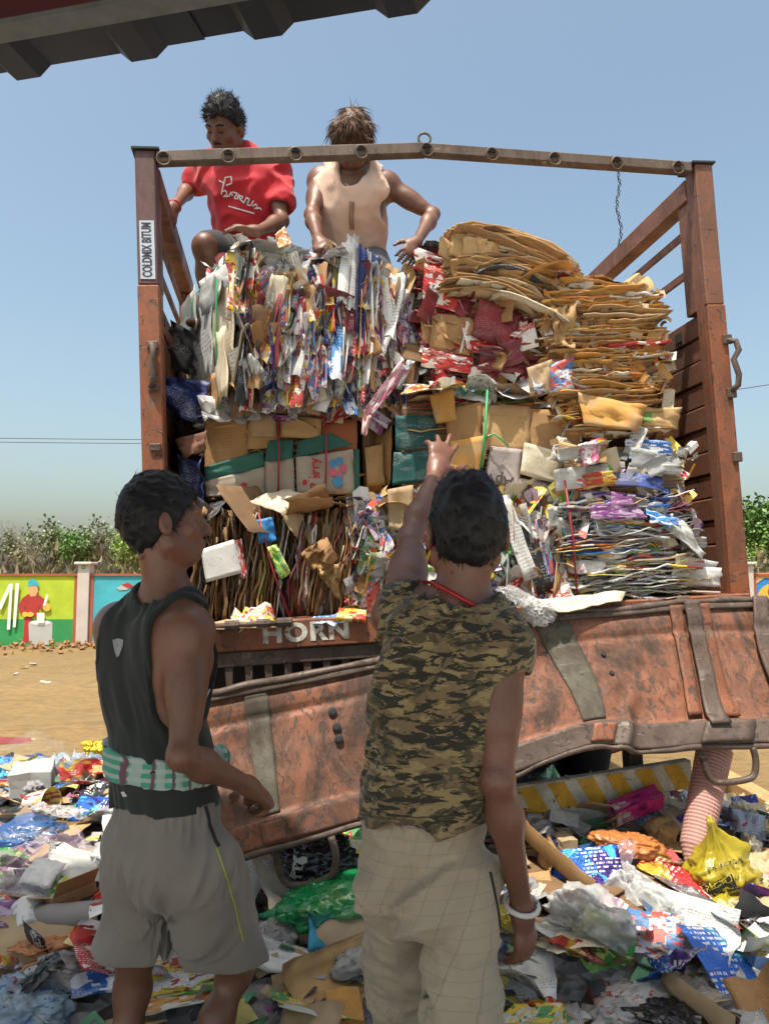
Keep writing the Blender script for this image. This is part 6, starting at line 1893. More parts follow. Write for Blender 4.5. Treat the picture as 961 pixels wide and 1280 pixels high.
def trousers(F):
    pv = Vector(J['pelvis'])
    F.flat(pv + Vector((0, 0, .08)), pv - Vector((0, 0, .05)), .126, .130, bfx2, .80, .03)
    for sg in (-1, 1): F.ell(pv + sdx2 * sg * .055 - bfx2 * .040 - Vector((0, 0, .065)), (.064, .070, .092), (sdx2, bfx2, Vector((0, 0, 1))), .025)
    for k in 'LR':
        H, K, A_ = (Vector(J[x + k]) for x in ('hip', 'kn', 'an'))
        F.cone(H, K, .080, .074, .010); F.cone(K, A_, .074, .066, .02)
    F.cone(pv - bfx2 * .06 - Vector((0, 0, .24)), pv - bfx2 * .06 - Vector((0, 0, .55)), .018, .03, .025, 'carve')
    zt_ = P2(530, 975, 1.5).z; za = J['anR'].z + .02; x0 = npv(pv); sx, fx_ = npv(sdx2), npv(bfx2)
    F.keep(lambda p: p[..., 2] - zt_ - .04 * ((p - x0) @ sx)); F.keep(lambda p: za - p[..., 2])
    def wr(p):
        q = p - x0; a = q @ sx; z = q[:, 2]; ang = np.arctan2(a, -(q @ fx_))
        g = .004 * np.sin(ang * 60) * np.exp(-((z - .085) / .028) ** 2)
        g = g - .010 * rdg(np.stack([a * 7 + z * 8, z * 12 - np.abs(a) * 10, q @ fx_ * 5], -1), 2) - .005 * rdg(np.stack([a * 22 + z * 16, z * 30, q @ fx_ * 9], -1), 5)
        kn = np.exp(-((z + .33) / .14) ** 2)
        return g - kn * .012 * rdg(np.stack([a * 7, z * 30 + a * 14, q @ fx_ * 5], -1), 7)
    F.wrinkle(wr)
def checks(t, v, c):
    uvn = t.n('UVMap'); uvn.uv_map = 'UVMap'
    out = c
    for ax in (0, 1):
        sp = t.n('SeparateXYZ'); t.l(uvn.outputs[0], sp.inputs[0])
        fr = t.math('FRACT', t.math('MULTIPLY', sp.outputs[ax], 38.0))
        out = t.mix(t.math('MULTIPLY', t.math('LESS_THAN', fr, .05), .28), out, (.06, .055, .055))
    return out
tr_ = garment('checked_trousers', J, mat_cloth('trouser_check', (0.40, 0.33, 0.235), .08, build=checks, bump=.2), root2, .006, trousers)
def unwrap_legs(o, J):
    me = o.data; n = len(me.vertices); co = np.zeros(n * 3, dtype=np.float32); me.vertices.foreach_get('co', co); co = co.reshape(-1, 3) + npv(root2.location)
    sx, fx_ = npv(sdx2), npv(bfx2); q = co - npv(J['pelvis'])
    uv = np.zeros((n, 2), dtype=np.float32); uv[:, 1] = q[:, 2]
    a = q @ sx; s_ = np.where(a > 0, 1, -1)
    cx = s_ * .075; uv[:, 0] = np.arctan2(a - cx, -(q @ fx_)) * .105 + cx
    ul = me.uv_layers.new(name='UVMap'); li = np.zeros(len(me.loops), dtype=np.int32); me.loops.foreach_get('vertex_index', li); ul.data.foreach_set('uv', uv[li].ravel())
unwrap_legs(tr_, J)
bpy.context.view_layer.update()
M_seam = mat_basic('seam_dark', (.10, .085, .06), .9, .05)
stroke('hem_stitch', sh_, [[(462, 1010), (490, 1018), (520, 1022), (550, 1021), (580, 1018), (594, 1014)]], mat_basic('stitch_dark', (.04, .035, .02), .9, .05), .0012, 0)
stroke('side_piping', tr_, [[(612, 1090), (617, 1112), (622, 1140), (625, 1165)]], mat_basic('piping_black', (.02, .02, .02), .8, .05), .003)
hair(J, M_hair, root2, root2.location, n=6000, length=.03, thick=.013, seed=5, flow=lambda a, b, c: (a * 2, np.where(c > .07, .5, .0), np.where(c > .07, .35, -.9)))
# necklace and bracelet
nk = Vector(J['neck']); mb = MB(); mb2 = MB()
bd_ = next(o for o in root2.children if o.name.startswith('body'))
shp = []
for i in range(64):
    a = 2 * math.pi * i / 64
    dirv = sdx2 * math.cos(a) + bfx2 * math.sin(a)
    z = nk.z + .030 + .030 * math.cos(a) * -.35 - .012 * max(0, -math.sin(a)) - .05 * max(0, math.sin(a))
    oo = Vector((nk.x, nk.y, z)) + dirv * .3
    ok, hit, n_, _ = bd_.ray_cast(bd_.matrix_world.inverted() @ oo, -dirv)
    q = bd_.matrix_world @ hit if ok else Vector((nk.x, nk.y, z)) + dirv * .07
    if (q - Vector((nk.x, nk.y, z))).length > .13: q = Vector((nk.x, nk.y, z)) + dirv * .1
    shp.append(q + dirv * .005 - Vector(root2.location))
mb.tube(shp, .0042, 6, closed=True)
nl = mb.build('necklace', mat_basic('thread_red', (.45, .02, .02), .5, .1, 60, .2), root2, smooth=True)
for i in range(0, 64):
    q = shp[i] + Vector((0, 0, -.010)) + (shp[i] - (nk - Vector(root2.location))).normalized() * .003
    mb2.tube([q - Vector((0, 0, .0032)), q, q + Vector((0, 0, .0032))], [.001, .0036, .001], 5)
mb2.build('beads', mat_basic('bead_brown', (.22, .03, .03), .4, .3, 90, .1), nl, smooth=True)
wv_, ev = Vector(J['wrR']), Vector(J['elR']); ax_ = nrm(wv_ - ev); c0 = wv_ - Vector(root2.location) - ax_ * .004
x_ = nrm(ax_.cross(Vector((0, 1, 0)))); y_ = ax_.cross(x_); mb = MB()
for ph in (0, 1, 2):
    mb.tube([c0 + (x_ * math.cos(2 * math.pi * i / 54) * .034 + y_ * math.sin(2 * math.pi * i / 54) * .034) * (1 + .08 * math.sin(i * 1.2 + ph * 2.1)) + ax_ * (.004 * math.cos(i * 1.2 + ph * 2.1) + .012 * math.cos(2 * math.pi * i / 54)) for i in range(54)], .0032, 6, closed=True)
mb.build('bracelet', mat_basic('bracelet_white', (.66, .62, .58), .5, .1), root2, smooth=True)

# ------------------------------------------------------------------ man in the red T-shirt (on the load)
J = dict(head=P(281, 160, 3.52), hf=ANG(205, -.85), hu=Vector((.0, -.6, 1)), neck=P(302, 197, 3.66), chest=P(306, 245, 3.66), waist=P(312, 290, 3.72), pelvis=P(314, 318, 3.80), bf=ANG(192, -.1),
         shR=P(264, 212, 3.66), elR=P(238, 234, 3.80), wrR=P(218, 258, 3.50), shL=P(346, 220, 3.66), elL=P(352, 276, 3.54), wrL=P(322, 289, 3.34),
         hipR=P(292, 322, 3.74), hipL=P(335, 325, 3.78), knR=P(256, 308, 3.42), anR=P(262, 400, 3.62), knL=P(352, 345, 3.50), anL=P(345, 350, 3.95))
J3 = J; report('red man', J)
root3 = person('man in red T-shirt squatting on the load, holding the truck side rail', (J['pelvis'].x, J['pelvis'].y, J['pelvis'].z - .2))
M_skin3 = mat_skin('skin_tan', (0.145, 0.064, 0.038), .42)
body_mesh(J, M_skin3, root3, .008, {'R': dict(hd=nrm(Vector(J['wrR']) - Vector(J['elR'])) + Vector((0, 0, -.3)), hn=Vector((-.8, 0, -.4)), curl=(40, 50, 35)),
                                   'L': dict(hd=Vector((-.9, -.3, .05)), hn=Vector((.1, .3, -.9)), curl=(14, 22, 18), spread=6)})
sd3, bf3 = side_ax(J), nrm(J['bf'])
def red_shirt(F):
    torso(F, J, inf=.014)
    F.flat(J['chest'], Vector(J['pelvis']), .155, .165, bf3, .78, .04, inf=.008)
    for k in 'LR':
        S, E = Vector(J['sh' + k]), Vector(J['el' + k])
        F.cone(S, S.lerp(E, .62), .066, .070, .03)
        ad = nrm(E - S)
        F.cone(S.lerp(E, .62) + ad * .075, E + ad * .1, .074, .09, 0, 'carve')
    nk = Vector(J['neck']); F.cone(nk + Vector((0, 0, .04)), nk + Vector((0, 0, .12)) + bf3 * .03, .068, .08, .006, 'carve')
    zh = J['pelvis'].z - .10
    F.keep(lambda p: zh - p[..., 2])
    F.wrinkle(lambda p: -.013 * rdg(np.stack([p[:, 0] * 9 + p[:, 2] * 7, p[:, 1] * 9, p[:, 2] * 13 - p[:, 0] * 8], -1), 4) + .005 * vnoise(np.stack([p[:, 0] * 30, p[:, 1] * 16, p[:, 2] * 20], -1), 7))
rs_ = garment('red_shirt', J, mat_cloth('tshirt_red', (0.45, 0.012, 0.022), .15), root3, .008, red_shirt)
def red_shorts(F):
    pv = Vector(J['pelvis']); F.flat(pv + Vector((0, 0, .05)), pv - Vector((0, 0, .04)), .158, .16, bf3, .8, .03)
    for k in 'LR':
        H, K = Vector(J['hip' + k]), Vector(J['kn' + k]); F.cone(H, H.lerp(K, .72), .102, .092, .03)
    F.wrinkle(lambda p: .006 * vnoise(p * 22, 3))
garment('black_shorts', J, mat_cloth('shorts_black', (.018, .018, .022), .15), root3, .008, red_shorts)
bpy.context.view_layer.update()
# white script print across the chest
stroke('script_print', rs_, [[(279, 234), (282, 222), (289, 221), (290, 229), (283, 232)], [(274, 226), (280, 229), (277, 243)], [(277, 240), (282, 238), (284, 243), (279, 246), (287, 245), (289, 240), (291, 245)], [(291, 240), (297, 242), (293, 248), (297, 249), (299, 243), (300, 250)], [(300, 245), (304, 246), (301, 250), (305, 254), (308, 248)],
                              [(308, 247), (312, 249), (309, 256), (314, 257), (317, 251)], [(316, 258), (320, 255), (322, 259), (318, 261), (325, 260), (327, 263)], [(286, 258), (300, 262), (318, 267)]], M_thread, .0036)
hair(J, mat_hair('hair_black_curly', (.016, .014, .014)), root3, root3.location, n=3000, length=.032, thick=.026, seed=8, h=.009, width=.002, lift=.55, frizz=.6, line=([-.12, -.05, -.02, .012, .05, .085, .12], [-.07, -.06, -.01, .01, .050, .066, .070]), flow=lambda a, b, c: (a * 6, b * 4, .3 + 0 * a))
def brows(J, root, mat):
    C = Vector(J['head']); f = nrm(J['hf']); u = nrm(Vector(J['hu']) - f * Vector(J['hu']).dot(f)); r = f.cross(u)
    for sg in (-1, 1):
        mb = MB(); mb.tube([C + r * sg * x + f * y + u * z - Vector(root.location) for x, y, z in ((.014, .102, .027), (.030, .099, .034), (.05, .085, .028))], [.004, .005, .002], 6)
        mb.build('eyebrow', M_hair, root, smooth=True)
        mb = MB(); mb.tube([C + r * sg * x + f * y + u * z - Vector(root.location) for x, y, z in ((.018, .093, .000), (.031, .0955, -.003), (.044, .089, .000))], [.0012, .0024, .0012], 6)
        mb.build('eyelash', M_hair, root, smooth=True)
    mb = MB(); mb.tube([C + r * x + f * y + u * z - Vector(root.location) for x, y, z in ((-.026, .094, -.052), (-.01, .103, -.047), (.01, .103, -.047), (.026, .094, -.052))], [.002, .0045, .0045, .002], 6)
    mb.build('moustache', M_hair, root, smooth=True)
brows(J, root3, M_hair)
mb = MB(); wv_, ev = Vector(J['wrR']), Vector(J['elR']); mb.ring(wv_ - Vector(root3.location), wv_ - ev, .029, .006, 18); mb.build('wrist_thread', mat_basic('thread_red_b', (.5, .03, .02), .6, .1), root3, smooth=True)

# ------------------------------------------------------------------ man in the peach vest (on the load)
J = dict(head=P(441, 176, 3.50), hf=ANG(186, -.75), hu=Vector((0, -.6, 1)), neck=P(441, 212, 3.64), chest=P(438, 250, 3.64), waist=P(440, 292, 3.72), pelvis=P(442, 322, 3.82), bf=ANG(182, -.15),
         shR=P(400, 226, 3.66), elR=P(390, 268, 3.52), wrR=P(398, 300, 3.34), shL=P(484, 232, 3.66), elL=P(541, 268, 3.66), wrL=P(521, 302, 3.44),
         hipR=P(422, 328, 3.80), hipL=P(462, 328, 3.80), knR=P(410, 345, 3.50), anR=P(415, 350, 3.95), knL=P(470, 345, 3.50), anL=P(468, 350, 3.95))
J4 = J; report('peach man', J)
root4 = person('long-haired man in peach vest kneeling on the load behind the top bar', (J['pelvis'].x, J['pelvis'].y, J['pelvis'].z - .2))
body_mesh(J, M_skin3, root4, .008, {'R': dict(hd=Vector((.15, -.6, -.6)), hn=Vector((.3, .5, -.7)), curl=(35, 40, 30)), 'L': dict(hd=Vector((-.35, -.5, -.7)), hn=Vector((-.5, .6, -.3)), curl=(25, 30, 20), spread=6)})
sd4, bf4 = side_ax(J), nrm(J['bf'])
peach_cuts = []
for sg, k in ((-1, 'shL'), (1, 'shR')):
    S = Vector(J[k]); peach_cuts.append((S + sd4 * sg * .020 + Vector((0, 0, .02)), S + sd4 * sg * .035 - Vector((0, 0, .13)), .092, .082))
peach_cuts.append((Vector(J['neck']) + Vector((0, 0, .05)), Vector(J['neck']) + bf4 * .14 - Vector((0, 0, .075)), .072, .066))
def peach_binding(F):
    torso(F, J, inf=.022, sh=False)
    F.flat(J['chest'], Vector(J['pelvis']), .15, .155, bf4, .78, .04, inf=.017)
    edge_binding(F, peach_cuts, .018)
def peach_vest(F):
    torso(F, J, inf=.012, sh=False)
    F.flat(J['chest'], Vector(J['pelvis']), .15, .155, bf4, .78, .04, inf=.006)
    for c in peach_cuts: F.cone(*c, .01, 'carve')
    zh = J['pelvis'].z - .08
    F.keep(lambda p: zh - p[..., 2])
    F.wrinkle(lambda p: -.013 * rdg(np.stack([p[:, 0] * 13 + p[:, 2] * 4, p[:, 1] * 6, p[:, 2] * 6], -1), 4) + .004 * vnoise(p * 28, 7))
pv_ = garment('peach_vest', J, mat_cloth('vest_peach', (0.66, 0.45, 0.34), .1), root4, .008, peach_vest)
def tr4(F):
    pv = Vector(J['pelvis']); F.flat(pv + Vector((0, 0, .05)), pv - Vector((0, 0, .04)), .158, .16, bf4, .8, .03)
    for k in 'LR':
        H, K = Vector(J['hip' + k]), Vector(J['kn' + k]); F.cone(H, H.lerp(K, .8), .1, .085, .03)
    F.wrinkle(lambda p: .006 * vnoise(p * 22, 3))
garment('trousers', J, mat_cloth('trousers_dark', (.05, .05, .06), .15), root4, .009, tr4)
bpy.context.view_layer.update()
stroke('vest_stripe', pv_, [[(440, 252), (439, 270), (440, 286)]], mat_basic('stripe_brown', (.30, .18, .12), .8, .1), .012)
def longer(F, C, r, f, u):
    for sg in (-1, 1):
        F.cone(C + r * sg * .066 + f * .05 + u * .06, C + r * sg * .078 + f * .045 - u * .035, .03, .018, .03)
    F.cone(C + f * .08 + u * .085 - r * .02, C + f * .108 + u * .045 + r * .035, .026, .016, .03)
    F.cone(C + f * .08 + u * .085, C + f * .104 + u * .04 - r * .045, .026, .014, .03)
hair(J, mat_hair('hair_brown', (0.085, 0.045, 0.024), .55), root4, root4.location, n=3200, length=.075, thick=.022, seed=11, h=.008, width=.002, drop=longer,
     line=([-.12, -.05, -.02, .03, .06, .085, .13], [-.10, -.09, -.08, -.045, -.02, .030, .035]), flow=lambda a, b, c: (a * 5, b * 2 + .2, -1.0 + 0 * a))
brows(J, root4, M_hair)
ch_ = MB(); nk = Vector(J['neck'])
ch_.tube([P(x, y, d) - Vector(root4.location) for x, y, d in ((424, 214, 3.60), (428, 226, 3.545), (436, 233, 3.52), (444, 234, 3.52), (454, 228, 3.54), (461, 213, 3.60))], .004, 5)
ch_.build('chain', mat_basic('chain_bead', (.55, .45, .32), .4, .2), root4, smooth=True)
# ================================================================== WASTE ON THE GROUND
def heap_h(x, y):
    x = np.asarray(x, dtype=np.float32); y = np.asarray(y, dtype=np.float32)
    core_ = .32 * np.exp(-((y - 3.35) / .95) ** 2) * np.exp(-((x - .3) / 1.9) ** 4)
    base_ = .13 * (1 / (1 + np.exp((y - np.where(x < -.3, 5.6, 4.5)) * 3.2))) * (1 / (1 + np.exp((np.abs(x + .3) - 3.6) * 3)))
    left = .16 * np.exp(-((y - 4.4) / 1.2) ** 2 - ((x + 1.9) / 1.0) ** 2)
    n = fbm(np.stack([x * 1.7, y * 1.7, x * 0 + 4.0], -1), 2, 3)
    m = np.clip((core_ + base_ + left) / .08, 0, 1)
    return core_ + base_ + left + m * .05 * n - .03 * (1 - m)
def hz_(x, y): return float(heap_h(np.array([x]), np.array([y]))[0])
def HIT(px, py):
    """where the camera ray through a pixel meets the heap"""
    r = ray(px, py); t = .8
    for i in range(900):
        q = Vector((0, 0, CAMZ)) + r * t
        if q.z <= max(hz_(q.x, q.y), 0): return q
        t += .01
    return q
def mat_heap():
    t = NT('trodden_waste')
    v = t.coord('Object')
    vo = t.n('TexVoronoi'); vo.inputs['Scale'].default_value = 22; t.l(v, vo.inputs['Vector'])
    sp = t.n('SeparateColor'); t.l(vo.outputs['Color'], sp.inputs[0])
    c = t.mix(t.ramp(sp.outputs[0], .3, .7), (.03, .026, .024), (.15, .12, .09))
    c = t.mix(t.ramp(sp.outputs[1], .88, .9), c, (.10, .16, .26)); c = t.mix(t.ramp(sp.outputs[2], .9, .92), c, (.3, .06, .05)); c = t.mix(t.ramp(sp.outputs[1], .1, .08), c, (.42, .42, .4))
    t.base(t.mix(t.noise(v, 30, 4, .6), c, (.06, .05, .04))); t.rough(.9)
    t.bump(vo.outputs['Distance'], 1.0, .03)
    return t.m
gx = np.linspace(-4.6, 4.2, 150); gy = np.linspace(.2, 6.9, 130)
X_, Y_ = np.meshgrid(gx, gy); Z_ = heap_h(X_, Y_)
hv = np.stack([X_, Y_, Z_], -1).reshape(-1, 3); nxx = len(gx)
hf_ = [(j * nxx + i, j * nxx + i + 1, (j + 1) * nxx + i + 1, (j + 1) * nxx + i) for j in range(len(gy) - 1) for i in range(nxx - 1)]
o = link_mesh('waste_heap', mesh_data('waste_heap', hv, hf_, [mat_heap()], True))
tag(o, 'trodden heap of mixed waste covering the ground round the truck', 'waste', kind='stuff')
rw = random.Random(404)
SCRAPM = [mat_basic('scrap_%d' % i, c, .6, .25, 20, .1) for i, c in enumerate([(.62, .62, .6), (.36, .25, .14), (.12, .2, .36), (.42, .05, .05), (.5, .42, .12), (.08, .25, .12), (.05, .05, .055), (.45, .42, .4), (.3, .1, .25)])]
sv, sf, sm = [], [], []
sy_ = [1.4 + 5.0 * rw.random() ** 1.5 for i in range(7000)]; sx_ = [rw.uniform(-1, 1) * (1.0 + y * .62) - .1 for y in sy_]; sh_h = heap_h(np.array(sx_), np.array(sy_))
for x, y, h in zip(sx_, sy_, sh_h.tolist()):
    if h < .005: continue
    s = rw.uniform(.015, .06); q = Quaternion(Vector((rw.gauss(0, 1), rw.gauss(0, 1), rw.gauss(0, .4))).normalized(), rw.gauss(0, .55)).to_matrix() @ Matrix.Rotation(rw.uniform(0, 6), 3, 'Z')
    c = Vector((x, y, h + rw.uniform(.005, .035))); b = len(sv); a = rw.uniform(.4, 1); k = rw.uniform(-.4, .4) * s
    sv += [c + q @ Vector(p) for p in ((-s, -s * a, 0), (0, -s * a, k), (s, -s * a, 0), (s, s * a, 0), (0, s * a, k), (-s, s * a, 0))]
    sf += [(b, b + 1, b + 4, b + 5), (b + 1, b + 2, b + 3, b + 4)]; mi = rw.choice([0, 1, 1, 1, 2, 3, 4, 5, 6, 6, 6, 7, 8]); sm += [mi, mi]
o = link_mesh('small_scraps', mesh_data('small_scraps', sv, sf, SCRAPM, False, None, sm))
tag(o, 'countless small scraps of paper and film strewn over the heap', 'scraps', kind='stuff')

# ---- makers
def bag_mesh(seed, flat=.55, ridge=.22, neck=0.0, sub=5, freq=3.2):
    """crumpled film: many flat facets meeting in creases"""
    bm = bmesh.new(); bmesh.ops.create_icosphere(bm, subdivisions=sub, radius=.5)
    V = np.array([v.co[:] for v in bm.verts], dtype=np.float32); U = V / np.linalg.norm(V, axis=1)[:, None]
    rs = np.random.RandomState(seed)
    warp = np.stack([vnoise(U * 2.2, seed + k) for k in range(3)], -1)
    D_ = U + .45 * warp; D_ /= np.linalg.norm(D_, axis=1)[:, None]
    N = rs.normal(0, 1, (70, 3)).astype(np.float32); N /= np.linalg.norm(N, axis=1)[:, None]
    dist = rs.uniform(.62, 1.0, 70).astype(np.float32)
    dots = np.maximum(D_ @ N.T, .05)
    rad = np.min(dist[None, :] / dots, axis=1)
    N2 = rs.normal(0, 1, (260, 3)).astype(np.float32); N2 /= np.linalg.norm(N2, axis=1)[:, None]
    near = np.sort(np.arccos(np.clip(D_ @ N2.T, -1, 1)), axis=1)
    crease = np.clip((near[:, 1] - near[:, 0]) / .12, 0, 1)            # 0 on crease lines
    W2 = U * (rad * .55 * (1 + .30 * fbm(U * 1.8, seed + 9, 2)) + ridge * .22 * (1 - crease) - ridge * .1 * vnoise(U * 9, seed))[:, None]
    W2 = np.clip(W2, -.75, .75)
    W2[:, 2] *= flat
    W2[:, 2] = np.where(W2[:, 2] < -.12, -.12 + (W2[:, 2] + .12) * .25, W2[:, 2])
    if neck:
        top = np.clip((V[:, 2] - .33) / .17, 0, 1)
        W2[:, :2] *= (1 - .72 * np.sin(np.clip(top * 1.15, 0, 1) * math.pi * .62))[:, None] * (1 + .5 * np.clip(top - .8, 0, 1) * 4)[:, None]
        W2[:, 2] += neck * top
    for v, w in zip(bm.verts, W2): v.co = w
    me = bpy.data.meshes.new('bag'); bm.to_mesh(me); bm.free()
    me.polygons.foreach_set('use_smooth', [True] * len(me.polygons))
    me.materials.append(PM['white'])
    return me
def film_mesh(seed, amp=.16, n=52):
    """sheet of film thrown down, full of folds"""
    a, b = np.meshgrid(np.linspace(-.5, .5, n + 1), np.linspace(-.5, .5, n + 1)); p = np.stack([a, b, a * 0 + seed * .37], -1)
    w = np.stack([vnoise(p * 3, seed), vnoise(p * 3, seed + 2), a * 0], -1) * .25
    z = amp * (1.0 - 2.2 * np.abs(vnoise((p + w) * 4.5, seed + 4))) + amp * .45 * (1 - 2.2 * np.abs(vnoise((p + w) * 11, seed + 6))) + .12 * vnoise(p * 2, seed + 8)
    edge = np.maximum(np.abs(a), np.abs(b)) * 2
    z = z * np.clip(1.15 - edge ** 4 * .7, .1, 1)
    x = a * (1 + .25 * vnoise(p * 2.5, seed + 11)); y = b * (1 + .25 * vnoise(p * 2.5, seed + 13))
    V = np.stack([x, y, z], -1).reshape(-1, 3)
    F = [(j * (n + 1) + i, j * (n + 1) + i + 1, (j + 1) * (n + 1) + i + 1, (j + 1) * (n + 1) + i) for j in range(n) for i in range(n)]
    return mesh_data('film', V, F, [PM['white']], True, np.stack([a + .5, b + .5], -1).reshape(-1, 2))
FILMS = [film_mesh(5 + 17 * i, am) for i, am in enumerate((.13, .18, .10, .22, .15))]
BAGS = [bag_mesh(3, .5, .3), bag_mesh(11, .35, .34), bag_mesh(19, .6, .26), bag_mesh(27, .28, .4), bag_mesh(35, .45, .36), bag_mesh(43, .7, .3)]
NECKS = [bag_mesh(51, .85, .26, .35), bag_mesh(59, .75, .3, .5)]
BALLS = [bag_mesh(67 + 8 * i, .8, .5, sub=4) for i in range(3)]
def pouch_mesh(seed, puff=.16, crush=.05):
    n, m = 12, 14; V = []; UV = []
    for top in (1, -1):
        for j in range(m + 1):
            for i in range(n + 1):
                x = i / n - .5; y = j / m - .5
                e = (1 - abs(2 * x) ** 3) * (1 - abs(2 * y) ** 4)
                w = crush * float(vnoise(np.array([x * 5 + seed, y * 5, top * 1.]))) + crush * .6 * float(vnoise(np.array([x * 12, y * 12 + seed, 3.])))
                bendz = .12 * math.sin(seed * 2.1) * (x * x - .1) + .1 * math.cos(seed) * y * y
                yy = y + (.012 * (i % 2) if j in (0, m) else 0)
                V.append((x, yy, top * puff * max(e, 0) * .5 + w * max(e, .25) + bendz + top * .0012)); UV.append((i / n, j / m))
    g = (n + 1) * (m + 1); F = []
    for j in range(m):
        for i in range(n):
            a = j * (n + 1) + i
            F.append((a, a + 1, a + n + 2, a + n + 1)); F.append((g + a, g + a + n + 1, g + a + n + 2, g + a + 1))
    for i in range(n):
        F.append((i, g + i, g + i + 1, i + 1)); a = m * (n + 1) + i; F.append((a, a + 1, g + a + 1, g + a))
    for j in range(m):
        a = j * (n + 1); F.append((a, a + n + 1, g + a + n + 1, g + a)); a += n; F.append((a, g + a, g + a + n + 1, a + n + 1))
    return mesh_data('pouch', V, F, [PM['white']], True, UV)
POUCH = [pouch_mesh(1, .2, .05), pouch_mesh(2.3, .12, .09), pouch_mesh(4.1, .05, .14), pouch_mesh(5.7, .26, .06)]
def carton_mesh(seed, open_=True):
    """open carton with flaps"""
    r = random.Random(seed); mb = MB(); t = .012
    mb.span((-.5, -.35, 0), (.5, .35, t)); mb.span((-.5, -.35, t), (-.5 + t, .35, .4)); mb.span((.5 - t, -.35, t), (.5, .35, .4)); mb.span((-.5 + t, -.35, t), (.5 - t, -.35 + t, .4)); mb.span((-.5 + t, .35 - t, t), (.5 - t, .35, .4))
    for sx in (-1, 1):
        a = R(r.uniform(-30, 60)); q = Vector((sx * .5, 0, .4)); mb.box(q + Vector((sx * math.cos(a) * .15, 0, math.sin(a) * .15)), (.3, .66, .008), Matrix.Rotation(-a * sx, 3, 'Y'))
    for sy in (-1, 1):
        a = R(r.uniform(-50, 40)); q = Vector((0, sy * .35, .4)); mb.box(q + Vector((0, sy * math.cos(a) * .12, math.sin(a) * .12)), (.94, .24, .008), Matrix.Rotation(a * sy, 3, 'X'))
    uv = [(v[0] + v[2] * .3, v[1] + v[2]) for v in mb.v]
    return mesh_data('carton', mb.v, mb.f, [PM['kraft']], False, uv)
CARTONS = [carton_mesh(i) for i in range(3)]
def pack_mesh(sx, sy, sz, seed):
    bm = bmesh.new(); bmesh.ops.create_cube(bm, size=1.0); bmesh.ops.subdivide_edges(bm, edges=bm.edges, cuts=3, use_grid_fill=True)
    for v in bm.verts:
        q = Vector((v.co.x * sx, v.co.y * sy, v.co.z * sz)); n = vnoise(np.array([[q.x * 5 + seed, q.y * 5, q.z * 5], [q.x * 5, q.y * 5 + seed, q.z * 5 + 3]])); v.co = q + Vector((float(n[0]), float(n[1]), float(n[0]) * .5)) * .05
    bmesh.ops.bevel(bm, geom=[e for e in bm.edges if e.calc_face_angle(0) > 1.0], offset=.012, segments=1, affect='EDGES')
    uvl = bm.loops.layers.uv.new('UVMap')
    for f in bm.faces:
        for l in f.loops:
            c = l.vert.co; n = f.normal
            l[uvl].uv = (c.x, c.y) if abs(n.z) > .6 else ((c.x, c.z) if abs(n.y) > .6 else (c.y, c.z))
    me = bpy.data.meshes.new('pack'); bm.to_mesh(me); bm.free(); me.materials.append(PM['white']); return me
PACKS = [pack_mesh(1, .55, .25, 1), pack_mesh(1, .7, .12, 2), pack_mesh(.6, 1, .4, 3)]
def lathe_mesh(prof, n=20, dent=.0, seed=0):
    V = []; m = len(prof)
    for k in range(n):
        a = 2 * math.pi * k / n
        for (r_, z) in prof:
            rr = r_ * (1 + dent * float(vnoise(np.array([math.cos(a) * 2 + seed, math.sin(a) * 2, z * 4])))); V.append((rr * math.cos(a), rr * math.sin(a), z))
    F = [(k * m + j, ((k + 1) % n) * m + j, ((k + 1) % n) * m + j + 1, k * m + j + 1) for k in range(n) for j in range(m - 1)]
    UV = [(k / n * 3, j / m) for k in range(n) for j in range(m)]
    return mesh_data('turned', V, F, [PM['white']], True, UV)
CUP = lathe_mesh([(0.001, 0), (.034, 0), (.036, .005), (.048, .10), (.051, .103), (.047, .10), (.034, .01), (.001, .008)], dent=.12)
BOTTLE = lathe_mesh([(.001, 0), (.03, 0), (.034, .01), (.033, .05), (.030, .07), (.034, .09), (.034, .14), (.026, .17), (.013, .19), (.013, .215), (.001, .215)], dent=.3, seed=4)
FM = {'foil_blue': mat_foil('foil_blue', (.02, .10, .42), (.04, .02, .16), (.05, .35, .62)), 'foil_teal': mat_foil('foil_teal', (.02, .28, .48), (.03, .12, .45), (.1, .03, .25)), 'foil_red': mat_foil('foil_red', (.5, .03, .03), (.6, .35, .04), (.5, .02, .02)), 'foil_silver': mat_foil('foil_silver', (.5, .5, .52), (.35, .35, .38), (.5, .08, .08), .2, .8),
      'foil_green': mat_foil('foil_green', (.06, .32, .06), (.4, .5, .06), (.6, .6, .5)), 'foil_purple': mat_foil('foil_purple', (.16, .03, .28), (.05, .03, .2), (.5, .2, .4)), 'foil_yellow': mat_foil('foil_yellow', (.6, .42, .03), (.5, .05, .04), (.65, .6, .5)), 'foil_black': mat_foil('foil_black', (.02, .02, .025), (.03, .03, .05), (.4, .4, .4))}
